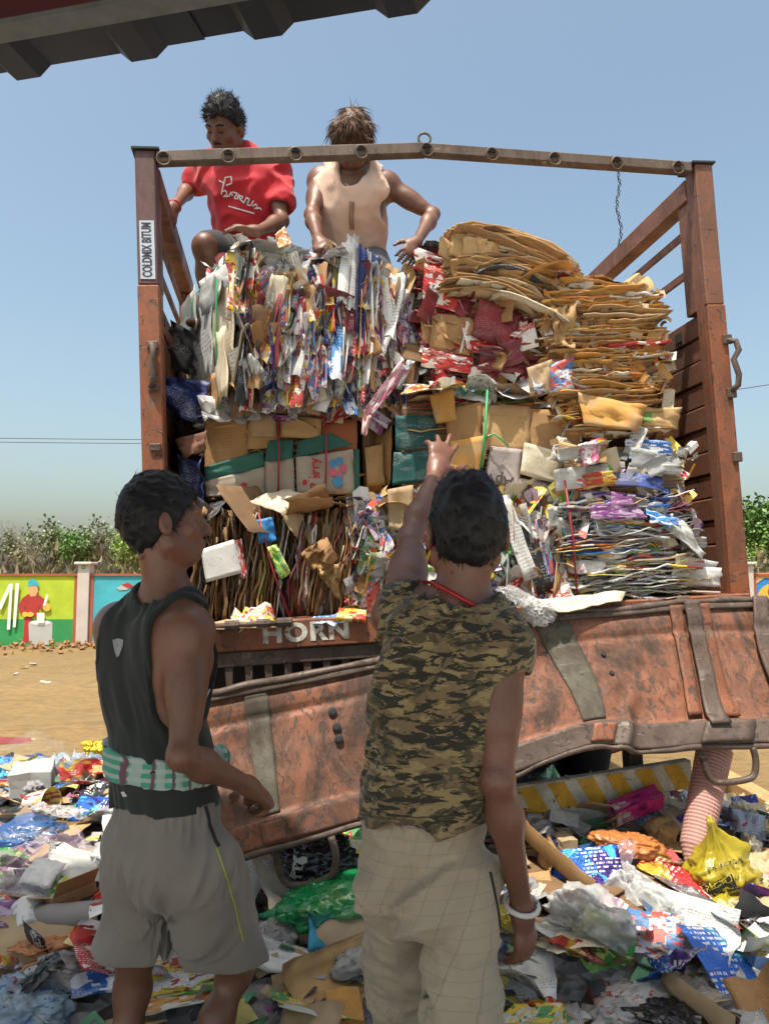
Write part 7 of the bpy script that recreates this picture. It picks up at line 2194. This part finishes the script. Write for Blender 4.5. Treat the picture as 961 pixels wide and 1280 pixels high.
PLM = {'clear': mat_plastic('film_clear', (.55, .57, .58), .30, .08), 'milky': mat_plastic('film_milky', (.60, .60, .58), .55, .12), 'white': mat_plastic('film_white', (.54, .54, .53), .92, .3), 'print': mat_plastic('film_print', (.52, .52, .52), .85, .25, (.45, .12, .08)), 'bluep': mat_plastic('film_blue', (.05, .16, .42), .75, .2), 'lilac': mat_plastic('film_lilac', (.48, .36, .47), .5, .2),
       'green': mat_plastic('film_green', (.008, .24, .07), .93, .16), 'yellow': mat_plastic('film_yellow', (.46, .36, .02), .96, .3), 'orange': mat_plastic('film_orange', (.60, .22, .06), .97, .35), 'black': mat_plastic('film_black', (.015, .015, .017), 1, .25), 'grey': mat_plastic('film_grey', (.25, .26, .27), .8, .25), 'bluew': mat_plastic('film_blue_white', (.42, .55, .66), .8, .25, (.08, .25, .5)), 'tan': mat_plastic('film_tan', (.42, .33, .18), 1, .6)}
def put(name, label, cat_, me, mat, loc, size, rot=(0, 0, 0), group=None):
    o = link_mesh(name, me)
    o.material_slots[0].link = 'OBJECT'; o.material_slots[0].material = mat if not isinstance(mat, str) else ((PLM.get(mat) if me in BAGS + NECKS + FILMS else None) or PM.get(mat) or FM.get(mat) or PLM[mat])
    o.location = loc; o.rotation_euler = [R(a) for a in rot]; o.scale = size if hasattr(size, '__len__') else (size,) * 3
    tag(o, label, cat_, group); return o
def at(px, py, dz=.03): q = HIT(px, py); return (q.x, q.y, q.z + dz)

# ---- things one can point at
HERO = [   # name, label, category, mesh, material, pixel foot, dz, size, rotation
    ('clear_sack', 'large clear plastic sack draped over a block at the heap edge', 'bag', BAGS[5], 'clear', (40, 985), .12, (.50, .42, .55), (0, 0, 15)),
    ('grey_block', 'pale grey packing block inside the large clear sack', 'block', PACKS[2], mat_basic('foam_grey', (.40, .41, .40), .7, .1), (40, 992), .06, (.34, .30, .42), (0, 0, 20)),
    ('red_packet', 'red and yellow snack packet lying beside the clear sack', 'packet', POUCH[1], 'foil_red', (103, 975), .06, (.26, .17, .12), (40, 10, 30)),
    ('black_sachet', 'black sachet with white print under the red packet', 'sachet', POUCH[1], 'foil_black', (110, 1002), .04, (.15, .15, .10), (40, 5, -15)),
    ('noodle_cup', 'white and red paper cup tipped over near the blue sack', 'cup', CUP, 'mag_red', (36, 1018), .05, 1.3, (80, 15, 70)),
    ('blue_sack', 'shiny blue plastic sack sagging on the heap', 'bag', BAGS[1], 'bluep', (28, 1062), .07, (.40, .26, .26), (5, 0, 10)),
    ('lilac_film', 'sheet of lilac tinted plastic film over the waste', 'film', FILMS[1], 'lilac', (44, 1112), .06, (.42, .34, .24), (12, -8, 40)),
    ('grey_board', 'large grey card sheet folded up at one edge', 'cardboard', FLATS[2], 'grey', (88, 1130), .06, (.34, .30, .3), (28, 8, -20)),
    ('white_card_square', 'small blank white card on the grey card sheet', 'card', FLATS[4], 'white', (52, 1130), .11, (.13, .11, .2), (32, 5, -12)),
    ('purple_card', 'purple and orange printed card corner on beige board', 'card', FLATS[4], 'purple', (10, 1176), .09, (.16, .14, .2), (15, 5, 25)),
    ('beige_board', 'broad beige board lying under the purple card', 'cardboard', FLATS[1], 'kraft_plain', (26, 1212), .05, (.34, .34, .3), (18, -4, 12)),
    ('striped_bag', 'white plastic carrier bag with orange print by the bare leg', 'bag', BAGS[4], 'print', (98, 1232), .05, (.32, .20, .20), (10, 0, 35)),
    ('printed_sack', 'pale blue printed sack at the foot of the beige board', 'bag', BAGS[2], 'bluew', (28, 1278), .03, (.30, .26, .26), (0, 0, 20)),
    ('blue_booklet', 'flat blue booklet beside the white carrier bag', 'booklet', PACKS[1], 'blue', (122, 1250), .05, (.15, .12, .10), (16, 0, 20)),
    ('patterned_sack', 'yellow and blue printed sack behind the man in the vest', 'bag', BAGS[0], 'foil_yellow', (118, 952), .10, (.22, .22, .34), (0, 30, 15)),
    ('green_bag', 'shiny dark green plastic bag under the tailgate handle', 'bag', BAGS[0], 'green', (412, 1160), .09, (.40, .28, .30), (8, -6, 25)),
    ('black_sack', 'black sack with a white printed letter under the tailgate', 'bag', BAGS[2], 'black', (395, 1112), .10, (.34, .26, .32), (0, 0, 5)),
    ('clear_bag_pair', 'crinkled clear bag hanging out below the tailgate corner', 'bag', BAGS[2], 'clear', (326, 1135), .09, (.20, .18, .34), (0, 10, 40)),
    ('straw_film', 'clear film full of straw-coloured shreds beside the grey shorts', 'bag', BAGS[4], 'milky', (338, 1190), .05, (.20, .18, .20), (0, 0, 70)),
    ('corrugated_board', 'ribbed brown corrugated board propped on the waste', 'cardboard', FLATS[0], mat_print('print_ribbed', (.36, .27, .17), None, None, None, corr=60, rough=.85), (452, 1182), .07, (.30, .13, .2), (30, -10, 48)),
    ('blue_mask', 'small bright blue pleated mask on the waste', 'mask', FLATS[3], mat_basic('mask_blue', (.06, .36, .60), .7, .1), (402, 1190), .06, (.085, .11, .4), (45, 0, 5)),
    ('white_plate_card', 'white oval card lying flat between the two standing men', 'card', FLATS[3], 'white', (360, 1218), .05, (.26, .12, .3), (14, 8, -8)),
    ('torn_carton', 'torn brown carton panel between the two standing men', 'cardboard', FLATS[2], 'kraft', (412, 1245), .04, (.26, .17, .3), (16, -6, 28)),
    ('brown_parcel', 'small brown parcel with a crease by the checked trousers', 'box', PACKS[2], 'kraft_orange', (430, 1285), .03, (.16, .14, .18), (6, 0, 8)),
    ('crumpled_newsprint', 'crumpled grey newsprint beside the checked trousers', 'paper', BALLS[0], 'news', (446, 1222), .04, (.17, .11, .11), (0, 0, 30)),
    ('yellow_carton', 'tall yellow and cream carton against the checked trouser leg', 'carton', PACKS[0], mat_print('print_yellow_carton', (.62, .38, .03), (.66, .58, .40), (.62, .60, .56), (.45, .08, .03), .8, block=1.4, cells=.4), (478, 1262), .06, (.26, .15, .26), (0, 62, 80)),
    ('pink_cloth_bag', 'pink and white plastic bag beside the yellow carton', 'bag', BAGS[1], 'lilac', (456, 1282), .03, (.18, .14, .16), (0, 0, 60)),
    ('yellow_pouch_bag', 'yellow plastic wrapping behind the hanging hand', 'bag', BAGS[4], 'yellow', (632, 1170), .06, (.20, .16, .20), (0, 0, 20)),
    ('receipt_sheet', 'white printed sheet with pale blue edge below the hanging hand', 'paper', PAGES[8], 'white', (652, 1248), .05, (.20, .24, .3), (22, -6, -14)),
    ('receipt_sheet', 'second white printed sheet under the one below the hand', 'paper', PAGES[3], 'news', (628, 1268), .03, (.20, .20, .2), (16, 8, 24)),
    ('blue_pouch', 'shiny dark blue and purple stand-up pouch', 'pouch', POUCH[0], 'foil_blue', (735, 1122), .08, (.24, .17, .16), (58, -8, -8)),
    ('orange_bag', 'crumpled orange and green plastic bag behind the dark blue pouch', 'bag', BAGS[4], 'orange', (786, 1088), .09, (.30, .20, .22), (0, 8, 10)),
    ('green_wrapper', 'green end of wrapping beside the orange bag', 'wrapper', BALLS[1], 'foil_green', (822, 1092), .04, (.09, .07, .10), (0, 0, 30)),
    ('white_bag', 'long white plastic bag trailing below the orange bag', 'bag', FILMS[3], 'white', (808, 1140), .05, (.28, .14, .16), (10, 20, -38)),
    ('pink_box', 'bright pink product box under the striped bumper', 'box', PACKS[0], mat_print('print_pink_box', (.50, .02, .18), (.42, .01, .14), (.62, .5, .5), (.75, .6, .65), .9, block=1.6, cells=.3), (795, 1045), .12, (.22, .12, .30), (24, -14, 16)),
    ('maroon_box', 'dark crimson flat box behind the striped bumper', 'box', PACKS[1], 'maroon', (775, 985), .3, (.24, .18, .2), (20, -12, 10)),
    ('small_carton', 'small pale brown carton under the striped bumper', 'carton', PACKS[2], 'kraft_plain', (704, 1078), .07, (.11, .10, .13), (0, 0, 15)),
    ('grey_tarp', 'folded grey-green tarpaulin corner behind the bracelet arm', 'tarpaulin', FILMS[0], 'grey', (668, 1072), .10, (.22, .18, .24), (0, 30, 10)),
    ('maroon_tray', 'shallow dark red tray among the plastic bags', 'tray', PACKS[1], 'kraft_dark', (772, 1148), .05, (.17, .12, .14), (20, 10, -12)),
    ('white_foam_board', 'broad white folded card under the chip packet', 'card', FLATS[2], 'white', (848, 1172), .04, (.34, .20, .3), (16, 6, -34)),
    ('white_foam_board', 'smooth white card beside the teal pouch', 'card', FLATS[4], 'white', (905, 1205), .03, (.30, .22, .3), (14, 0, -24)),
    ('chip_packet', 'silver and red chip packet lying on white card', 'packet', POUCH[1], 'foil_silver', (880, 1158), .08, (.14, .32, .14), (14, 20, 42)),
    ('red_chip_packet', 'red and yellow snack packet above the silver chip packet', 'packet', POUCH[2], 'foil_red', (845, 1122), .07, (.13, .24, .12), (20, -10, 48)),
    ('teal_pouch', 'shiny teal blue pouch with dark print at the heap corner', 'pouch', POUCH[0], 'foil_teal', (910, 1235), .07, (.22, .24, .16), (34, 12, 24)),
    ('catalogue_sheet', 'catalogue sheet with rows of small coloured pictures', 'paper', PAGES[8], 'mag_blue', (818, 1195), .06, (.17, .17, .25), (38, 4, -18)),
    ('clear_bag', 'large glossy clear bag below the dark blue pouch', 'bag', BAGS[2], 'milky', (735, 1180), .06, (.32, .24, .24), (0, 0, 25)),
    ('clear_bag', 'crinkled clear bag in front of the maroon tray', 'bag', BAGS[4], 'clear', (700, 1225), .06, (.26, .24, .24), (0, 0, 80)),
    ('printed_clear_bag', 'clear bag with green and pink print at the heap foot', 'bag', BAGS[0], 'print', (790, 1270), .03, (.30, .22, .20), (0, 0, 45)),
    ('frosted_bag', 'frosted white bag beside the teal pouch', 'bag', BAGS[2], 'milky', (875, 1272), .03, (.20, .18, .22), (0, 0, 15)),
    ('jute_sack', 'tan jute sack slumped beside the yellow bag', 'sack', BAGS[2], 'tan', (935, 1160), .05, (.26, .24, .26), (0, 0, 10)),
    ('jute_sack', 'flattened tan sack end beyond the yellow bag', 'sack', FILMS[2], 'tan', (950, 1105), .04, (.34, .28, .3), (0, 0, 60)),
    ('rolled_paper', 'thick roll of grey card lying by the bare calf', 'roll', None, None, (82, 1178), .06, 1, None),
    ('flat_tray', 'red and brown slatted tray edge at far side of heap', 'tray', PACKS[1], mat_basic('tray_red', (.22, .03, .03), .6, .3), (30, 928), .0, (.62, .32, .22), (2, 4, 10)),
    ('magazine', 'red and yellow magazine cover between the bare legs', 'magazine', FLATS[0], 'mag_red', (228, 1240), .07, (.22, .15, .2), (20, -4, 24)),
    ('magazine', 'curved brown magazine between the bare legs', 'magazine', FLATS[3], 'kraft_plain', (248, 1228), .06, (.26, .14, .25), (20, -6, 28)),
    ('magazine', 'green and white folded leaflet between the bare legs', 'leaflet', FLATS[1], 'green', (215, 1262), .06, (.24, .06, .2), (16, 0, 14)),
    ('magazine', 'orange and black folded strip at the feet of vest man', 'leaflet', FLATS[1], 'orange', (210, 1274), .05, (.26, .07, .2), (12, 0, 24)),
]
for nm, lab, ct, me, mt, (px, py), dz, sz, rt in HERO:
    if me is None: continue
    put(nm, lab, ct, me, mt, at(px, py, dz), sz, rt)
# grey card roll
q = Vector(at(82, 1172, .06)); mb = MB()
mb.tube([q + Vector((-.12, .02, -.01)), q + Vector((0, 0, 0)), q + Vector((.13, -.01, .02))], [.048, .05, .046], 20, caps=False)
mb.tube([q + Vector((.13, -.01, .02)), q + Vector((0, 0, 0)), q + Vector((-.12, .02, -.01))], [.040, .043, .042], 20, caps=False)
c0 = q.copy(); mb.v = [tuple(Vector(v) - c0) for v in mb.v]
o = mb.build('card_roll', mat_basic('roll_grey', (.24, .22, .21), .7, .12, 8, .15), smooth=True); o.location = c0
tag(o, 'hollow roll of grey card lying by the bare calf', 'roll')
# pink corrugated tube leaning from the handle down into the heap
a, b = P(893, 935, 3.12), P(862, 1090, 2.92)
mb = MB(); n = 70; path = [a.lerp(b, i / n) for i in range(n + 1)]
mb.tube(path, [(.052 + .040 * (1 - i / n) * .35) * (1 + .05 * (i % 2)) * (1 - .75 * max(0, i / n - .8) / .2) for i in range(n + 1)], 22, caps=False)
c0 = b.copy(); mb.v = [tuple(Vector(v) - c0) for v in mb.v]
o = mb.build('corrugated_tube', mat_basic('pink_board', (.44, .24, .21), .8, .1, 8, .15), smooth=False); o.location = c0
tag(o, 'ribbed dusty pink paper tube standing slanted beside the bumper', 'tube')
# yellow shopping bag with black lettering
yp = Vector(at(900, 1128, .10))
yb = put('yellow_bag', 'bright yellow shopping bag with black lettering beside the pink tube', 'bag', NECKS[0], 'yellow', yp, (.30, .24, .30), (8, -14, 12))
bpy.context.view_layer.update()
def print_on(o, txt, size, px, py, ang, mat, lift=.006, squash=1.0, bold=.002):
    """lettering laid on a bag as seen round a pixel"""
    me = text_mesh('lettering', txt, size, mat, 0.0, bold)
    bm = bmesh.new(); bm.from_mesh(me); bmesh.ops.triangulate(bm, faces=bm.faces); bmesh.ops.subdivide_edges(bm, edges=[e for e in bm.edges if e.calc_length() > .012], cuts=2, use_grid_fill=False); bmesh.ops.triangulate(bm, faces=bm.faces)
    ca, sa_ = math.cos(R(ang)), math.sin(R(ang)); inv = o.matrix_world.inverted(); bad = []
    for v in bm.verts:
        x, y = v.co.x, v.co.y * squash; hit = on_surface(o, px + x * ca - y * sa_, py - x * sa_ - y * ca)
        if hit is None: bad.append(v)
        else: v.co = inv @ (hit[0] + hit[1] * lift)
    if bad: bmesh.ops.delete(bm, geom=bad, context='VERTS')
    bm.to_mesh(me); bm.free()
    return link_mesh('lettering', me, o)
M_blk = mat_basic('bag_black_print', (.02, .02, .02), .5, .1); M_ylw = mat_basic('bag_yellow_print', (.46, .36, .02), .5, .1)
def patch_on(o, px, py, w, h, ang, mat, nm='printed_band', lift=.004):
    ca, sa_ = math.cos(R(ang)), math.sin(R(ang)); nx_, ny_ = 14, 5; vs = []; fs = []; idx = {}
    inv = o.matrix_world.inverted()
    for j in range(ny_ + 1):
        for i in range(nx_ + 1):
            x = (i / nx_ - .5) * w; y = (j / ny_ - .5) * h; hit = on_surface(o, px + x * ca - y * sa_, py - x * sa_ - y * ca)
            if hit: idx[(i, j)] = len(vs); vs.append(inv @ (hit[0] + hit[1] * lift))
    for j in range(ny_):
        for i in range(nx_):
            k = [(i, j), (i + 1, j), (i + 1, j + 1), (i, j + 1)]
            if all(x in idx for x in k): fs.append(tuple(idx[x] for x in k))
    mb = MB(); mb.v = [tuple(v) for v in vs]; mb.f = fs
    return mb.build(nm, mat, o, smooth=True)
patch_on(yb, 893, 1112, 56, 20, 22, M_blk); print_on(yb, 'COLLECTION', 10, 893, 1106, 22, M_ylw, .009); print_on(yb, 'MILE', 15, 896, 1120, 22, M_ylw, .009)
print_on(yb, 'COLLECTION', 7.5, 905, 1082, 18, M_blk, .006)
ks = bpy.data.objects.get('black_sack')
if ks: print_on(ks, 'E', 34, 372, 1086, -12, mat_basic('sack_white_print', (.6, .6, .58), .5, .1), .007, bold=1.4)
# white carrier bag hanging over the tailgate top edge
wb = put('white_carrier_bag', 'crumpled white plastic bag hanging over the tailgate edge', 'bag', BAGS[4], PLM['white'], P(672, 765, 3.06), (.17, .12, .20), (70, 10, 20))
wb2 = put('white_carrier_bag', 'thin white plastic film bunched above the hanging white bag', 'bag', BAGS[1], PLM['milky'], P(646, 745, 3.06), (.22, .14, .14), (20, 20, 10))
# ---- the many alike pieces
def scatter(n, fn, seed, ymin=1.9, ymax=6.2, pw=1.7):
    r = random.Random(seed); k = 0; tries = 0
    while k < n and tries < n * 20:
        tries += 1
        y = ymin + (ymax - ymin) * r.random() ** pw; x = r.uniform(-1, 1) * (.75 + y * .60) + .0
        h = hz_(x, y)
        if h < .03: continue
        if y < 2.35 and (abs(x - J2['pelvis'].x) < .28 or abs(x - J1['pelvis'].x) < .3): continue
        fn(r, Vector((x, y, h))); k += 1
G_ = ' in the waste heap'
BAGC = [('clear', 'crinkled clear plastic bag', 14), ('milky', 'crumpled milky plastic bag', 8), ('white', 'crumpled white plastic bag', 7), ('print', 'white plastic bag with reddish print', 6), ('bluew', 'pale blue printed plastic bag', 5), ('grey', 'crumpled grey plastic film', 4), ('black', 'crumpled black plastic bag', 6), ('bluep', 'blue plastic bag', 3), ('lilac', 'lilac plastic film', 3), ('tan', 'tan sack scrap', 4), ('yellow', 'yellow plastic scrap', 2), ('green', 'green plastic scrap', 2), ('orange', 'orange plastic scrap', 2)]
def f_bag(r, p):
    k = pick(r, [((a, b), w) for a, b, w in BAGC]); s = r.uniform(.12, .34) * (1 + .1 * p.y)
    if k[0] in ('yellow', 'green', 'orange', 'bluep'): s *= .7
    put('plastic_bag', k[1] + ' lying among other rubbish' + G_, 'bag', r.choice(BAGS + FILMS * 2), k[0], p + Vector((0, 0, .03 + s * .06)), (s, s * r.uniform(.6, 1), s * r.uniform(.4, .8)), (r.gauss(0, 14), r.gauss(0, 14), r.uniform(0, 360)), k[1] + 's' + G_)
PAPC = [('white', 'white paper sheet', 12), ('news', 'grey newsprint sheet', 8), ('mag_blue', 'blue and white printed sheet', 6), ('mag_red', 'red and white printed sheet', 6), ('mag_green', 'green and white printed sheet', 4), ('cream', 'cream paper sheet', 5), ('red', 'red printed card', 3), ('blue', 'blue printed card', 4), ('yellow', 'yellow printed card', 3), ('green', 'green printed card', 3), ('purple', 'purple printed card', 2), ('pink', 'pink printed card', 2), ('black', 'black printed card', 4), ('navy', 'navy printed card', 3)]
def f_pap(r, p):
    k = pick(r, [((a, b), w) for a, b, w in PAPC]); s = r.uniform(.10, .28)
    put('paper_scrap', k[1] + ' lying loose' + G_, 'paper', r.choice(PAGES), k[0], p + Vector((0, 0, r.uniform(.03, .08))), (s, s * r.uniform(.5, 1.2), s * r.uniform(.3, .9)), (r.gauss(8, 20), r.gauss(0, 20), r.uniform(0, 360)), k[1] + 's' + G_)
BRDC = [('kraft', 'torn brown cardboard piece', 10), ('kraft_plain', 'plain pale cardboard piece', 7), ('kraft_mid', 'dull brown cardboard piece', 7), ('kraft_dark', 'dark damp cardboard piece', 5), ('kraft_orange', 'orange-brown cardboard piece', 3), ('grey', 'grey board piece', 4)]
def f_brd(r, p):
    k = pick(r, [((a, b), w) for a, b, w in BRDC]); s = r.uniform(.12, .38)
    put('cardboard_piece', k[1] + ' lying flat' + G_, 'cardboard', r.choice(FLATS), k[0], p + Vector((0, 0, r.uniform(.02, .07))), (s, s * r.uniform(.4, .9), s), (r.gauss(6, 16), r.gauss(0, 16), r.uniform(0, 360)), k[1] + 's' + G_)
FOIC = [('foil_blue', 'dark blue foil wrapper'), ('foil_teal', 'teal foil wrapper'), ('foil_red', 'red foil wrapper'), ('foil_silver', 'silver foil wrapper'), ('foil_silver', 'silver foil wrapper'), ('foil_green', 'green foil wrapper'), ('foil_purple', 'purple foil wrapper'), ('foil_yellow', 'yellow foil wrapper'), ('foil_black', 'black foil wrapper')]
def f_foi(r, p):
    k = r.choice(FOIC); s = r.uniform(.09, .24)
    put('foil_wrapper', k[1] + ' crushed' + G_, 'wrapper', r.choice(POUCH), k[0], p + Vector((0, 0, r.uniform(.03, .08))), (s * .75, s, s * .8), (r.gauss(12, 26), r.gauss(0, 24), r.uniform(0, 360)), k[1] + 's' + G_)
def f_ball(r, p):
    m, l = r.choice([('white', 'white'), ('news', 'grey'), ('cream', 'cream'), ('kraft', 'brown')]); s = r.uniform(.06, .13)
    put('paper_ball', l + ' paper crumpled into a ball' + G_, 'paper', r.choice(BALLS), m, p + Vector((0, 0, .03 + s * .3)), s, (r.uniform(0, 360),) * 3, l + ' paper balls' + G_)
def f_pack(r, p):
    m, l = r.choice([('kraft', 'brown'), ('mag_red', 'red and white'), ('mag_blue', 'blue and white'), ('white', 'white'), ('yellow', 'yellow'), ('black', 'black'), ('mag_green', 'green and white')]); s = r.uniform(.07, .18)
    put('small_box', l + ' small crushed packet box' + G_, 'box', r.choice(PACKS), m, p + Vector((0, 0, .03 + s * .1)), s, (r.gauss(0, 25), r.gauss(0, 25), r.uniform(0, 360)), l + ' packet boxes' + G_)
def f_cup(r, p):
    put('paper_cup', 'paper cup lying on its side' + G_, 'cup', CUP, r.choice(['white', 'mag_red', 'mag_blue']), p + Vector((0, 0, .06)), r.uniform(.8, 1.1), (r.uniform(60, 110), 0, r.uniform(0, 360)), 'paper cups' + G_)
def f_bot(r, p):
    put('plastic_bottle', 'dented clear plastic bottle' + G_, 'bottle', BOTTLE, PLM['clear'], p + Vector((0, 0, .07)), r.uniform(.9, 1.3), (r.uniform(70, 105), 0, r.uniform(0, 360)), 'plastic bottles' + G_)
def f_box(r, p):
    s = r.uniform(.2, .34)
    put('open_carton', 'open brown carton with bent flaps' + G_, 'carton', r.choice(CARTONS), r.choice(['kraft', 'kraft_mid', 'kraft_plain']), p + Vector((0, 0, -.02)), s, (r.gauss(0, 18), r.gauss(0, 18), r.uniform(0, 360)), 'open cartons' + G_)
scatter(170, f_brd, 1); scatter(120, f_bag, 2); scatter(230, f_pap, 3); scatter(190, f_foi, 4); scatter(46, f_ball, 5); scatter(46, f_pack, 6); scatter(8, f_cup, 7); scatter(9, f_bot, 8); scatter(8, f_box, 9, 2.8, 6)
# ribbons and twine
r_ = random.Random(31)
for i in range(16):
    y = r_.uniform(2.3, 5); x = r_.uniform(-1, 1) * (.6 + y * .55); a = r_.uniform(0, 6.28); pts = []
    for k in range(14):
        a += r_.gauss(0, .5); x += math.cos(a) * .035; y += math.sin(a) * .035; pts.append(Vector((x, y, hz_(x, y) + .06 + .02 * math.sin(k * 1.3 + i))))
    c0 = pts[0].copy(); mb = MB(); mb.tube([q - c0 for q in pts], .0035, 5); col = r_.choice([('red', M_sred), ('green', M_sgrn), ('orange', M_sorg)])
    o = mb.build('twine', col[1], smooth=True); o.location = c0; tag(o, col[0] + ' twine trailing loose over the waste', 'twine', col[0] + ' twine on the heap')
# litter on the sand towards the wall
for i in range(46):
    y = r_.uniform(6.3, 15.5); x = r_.uniform(-.75, .62) * y; s = r_.uniform(.08, .22)
    put('litter_scrap', 'pale scrap of litter on the open sand', 'litter', r_.choice(PAGES + BALLS), r_.choice(['white', 'cream', 'milky', 'white']), (x, y, .03), (s, s * r_.uniform(.4, 1), s * .4), (r_.gauss(0, 10), r_.gauss(0, 10), r_.uniform(0, 360)), 'litter on the sand')
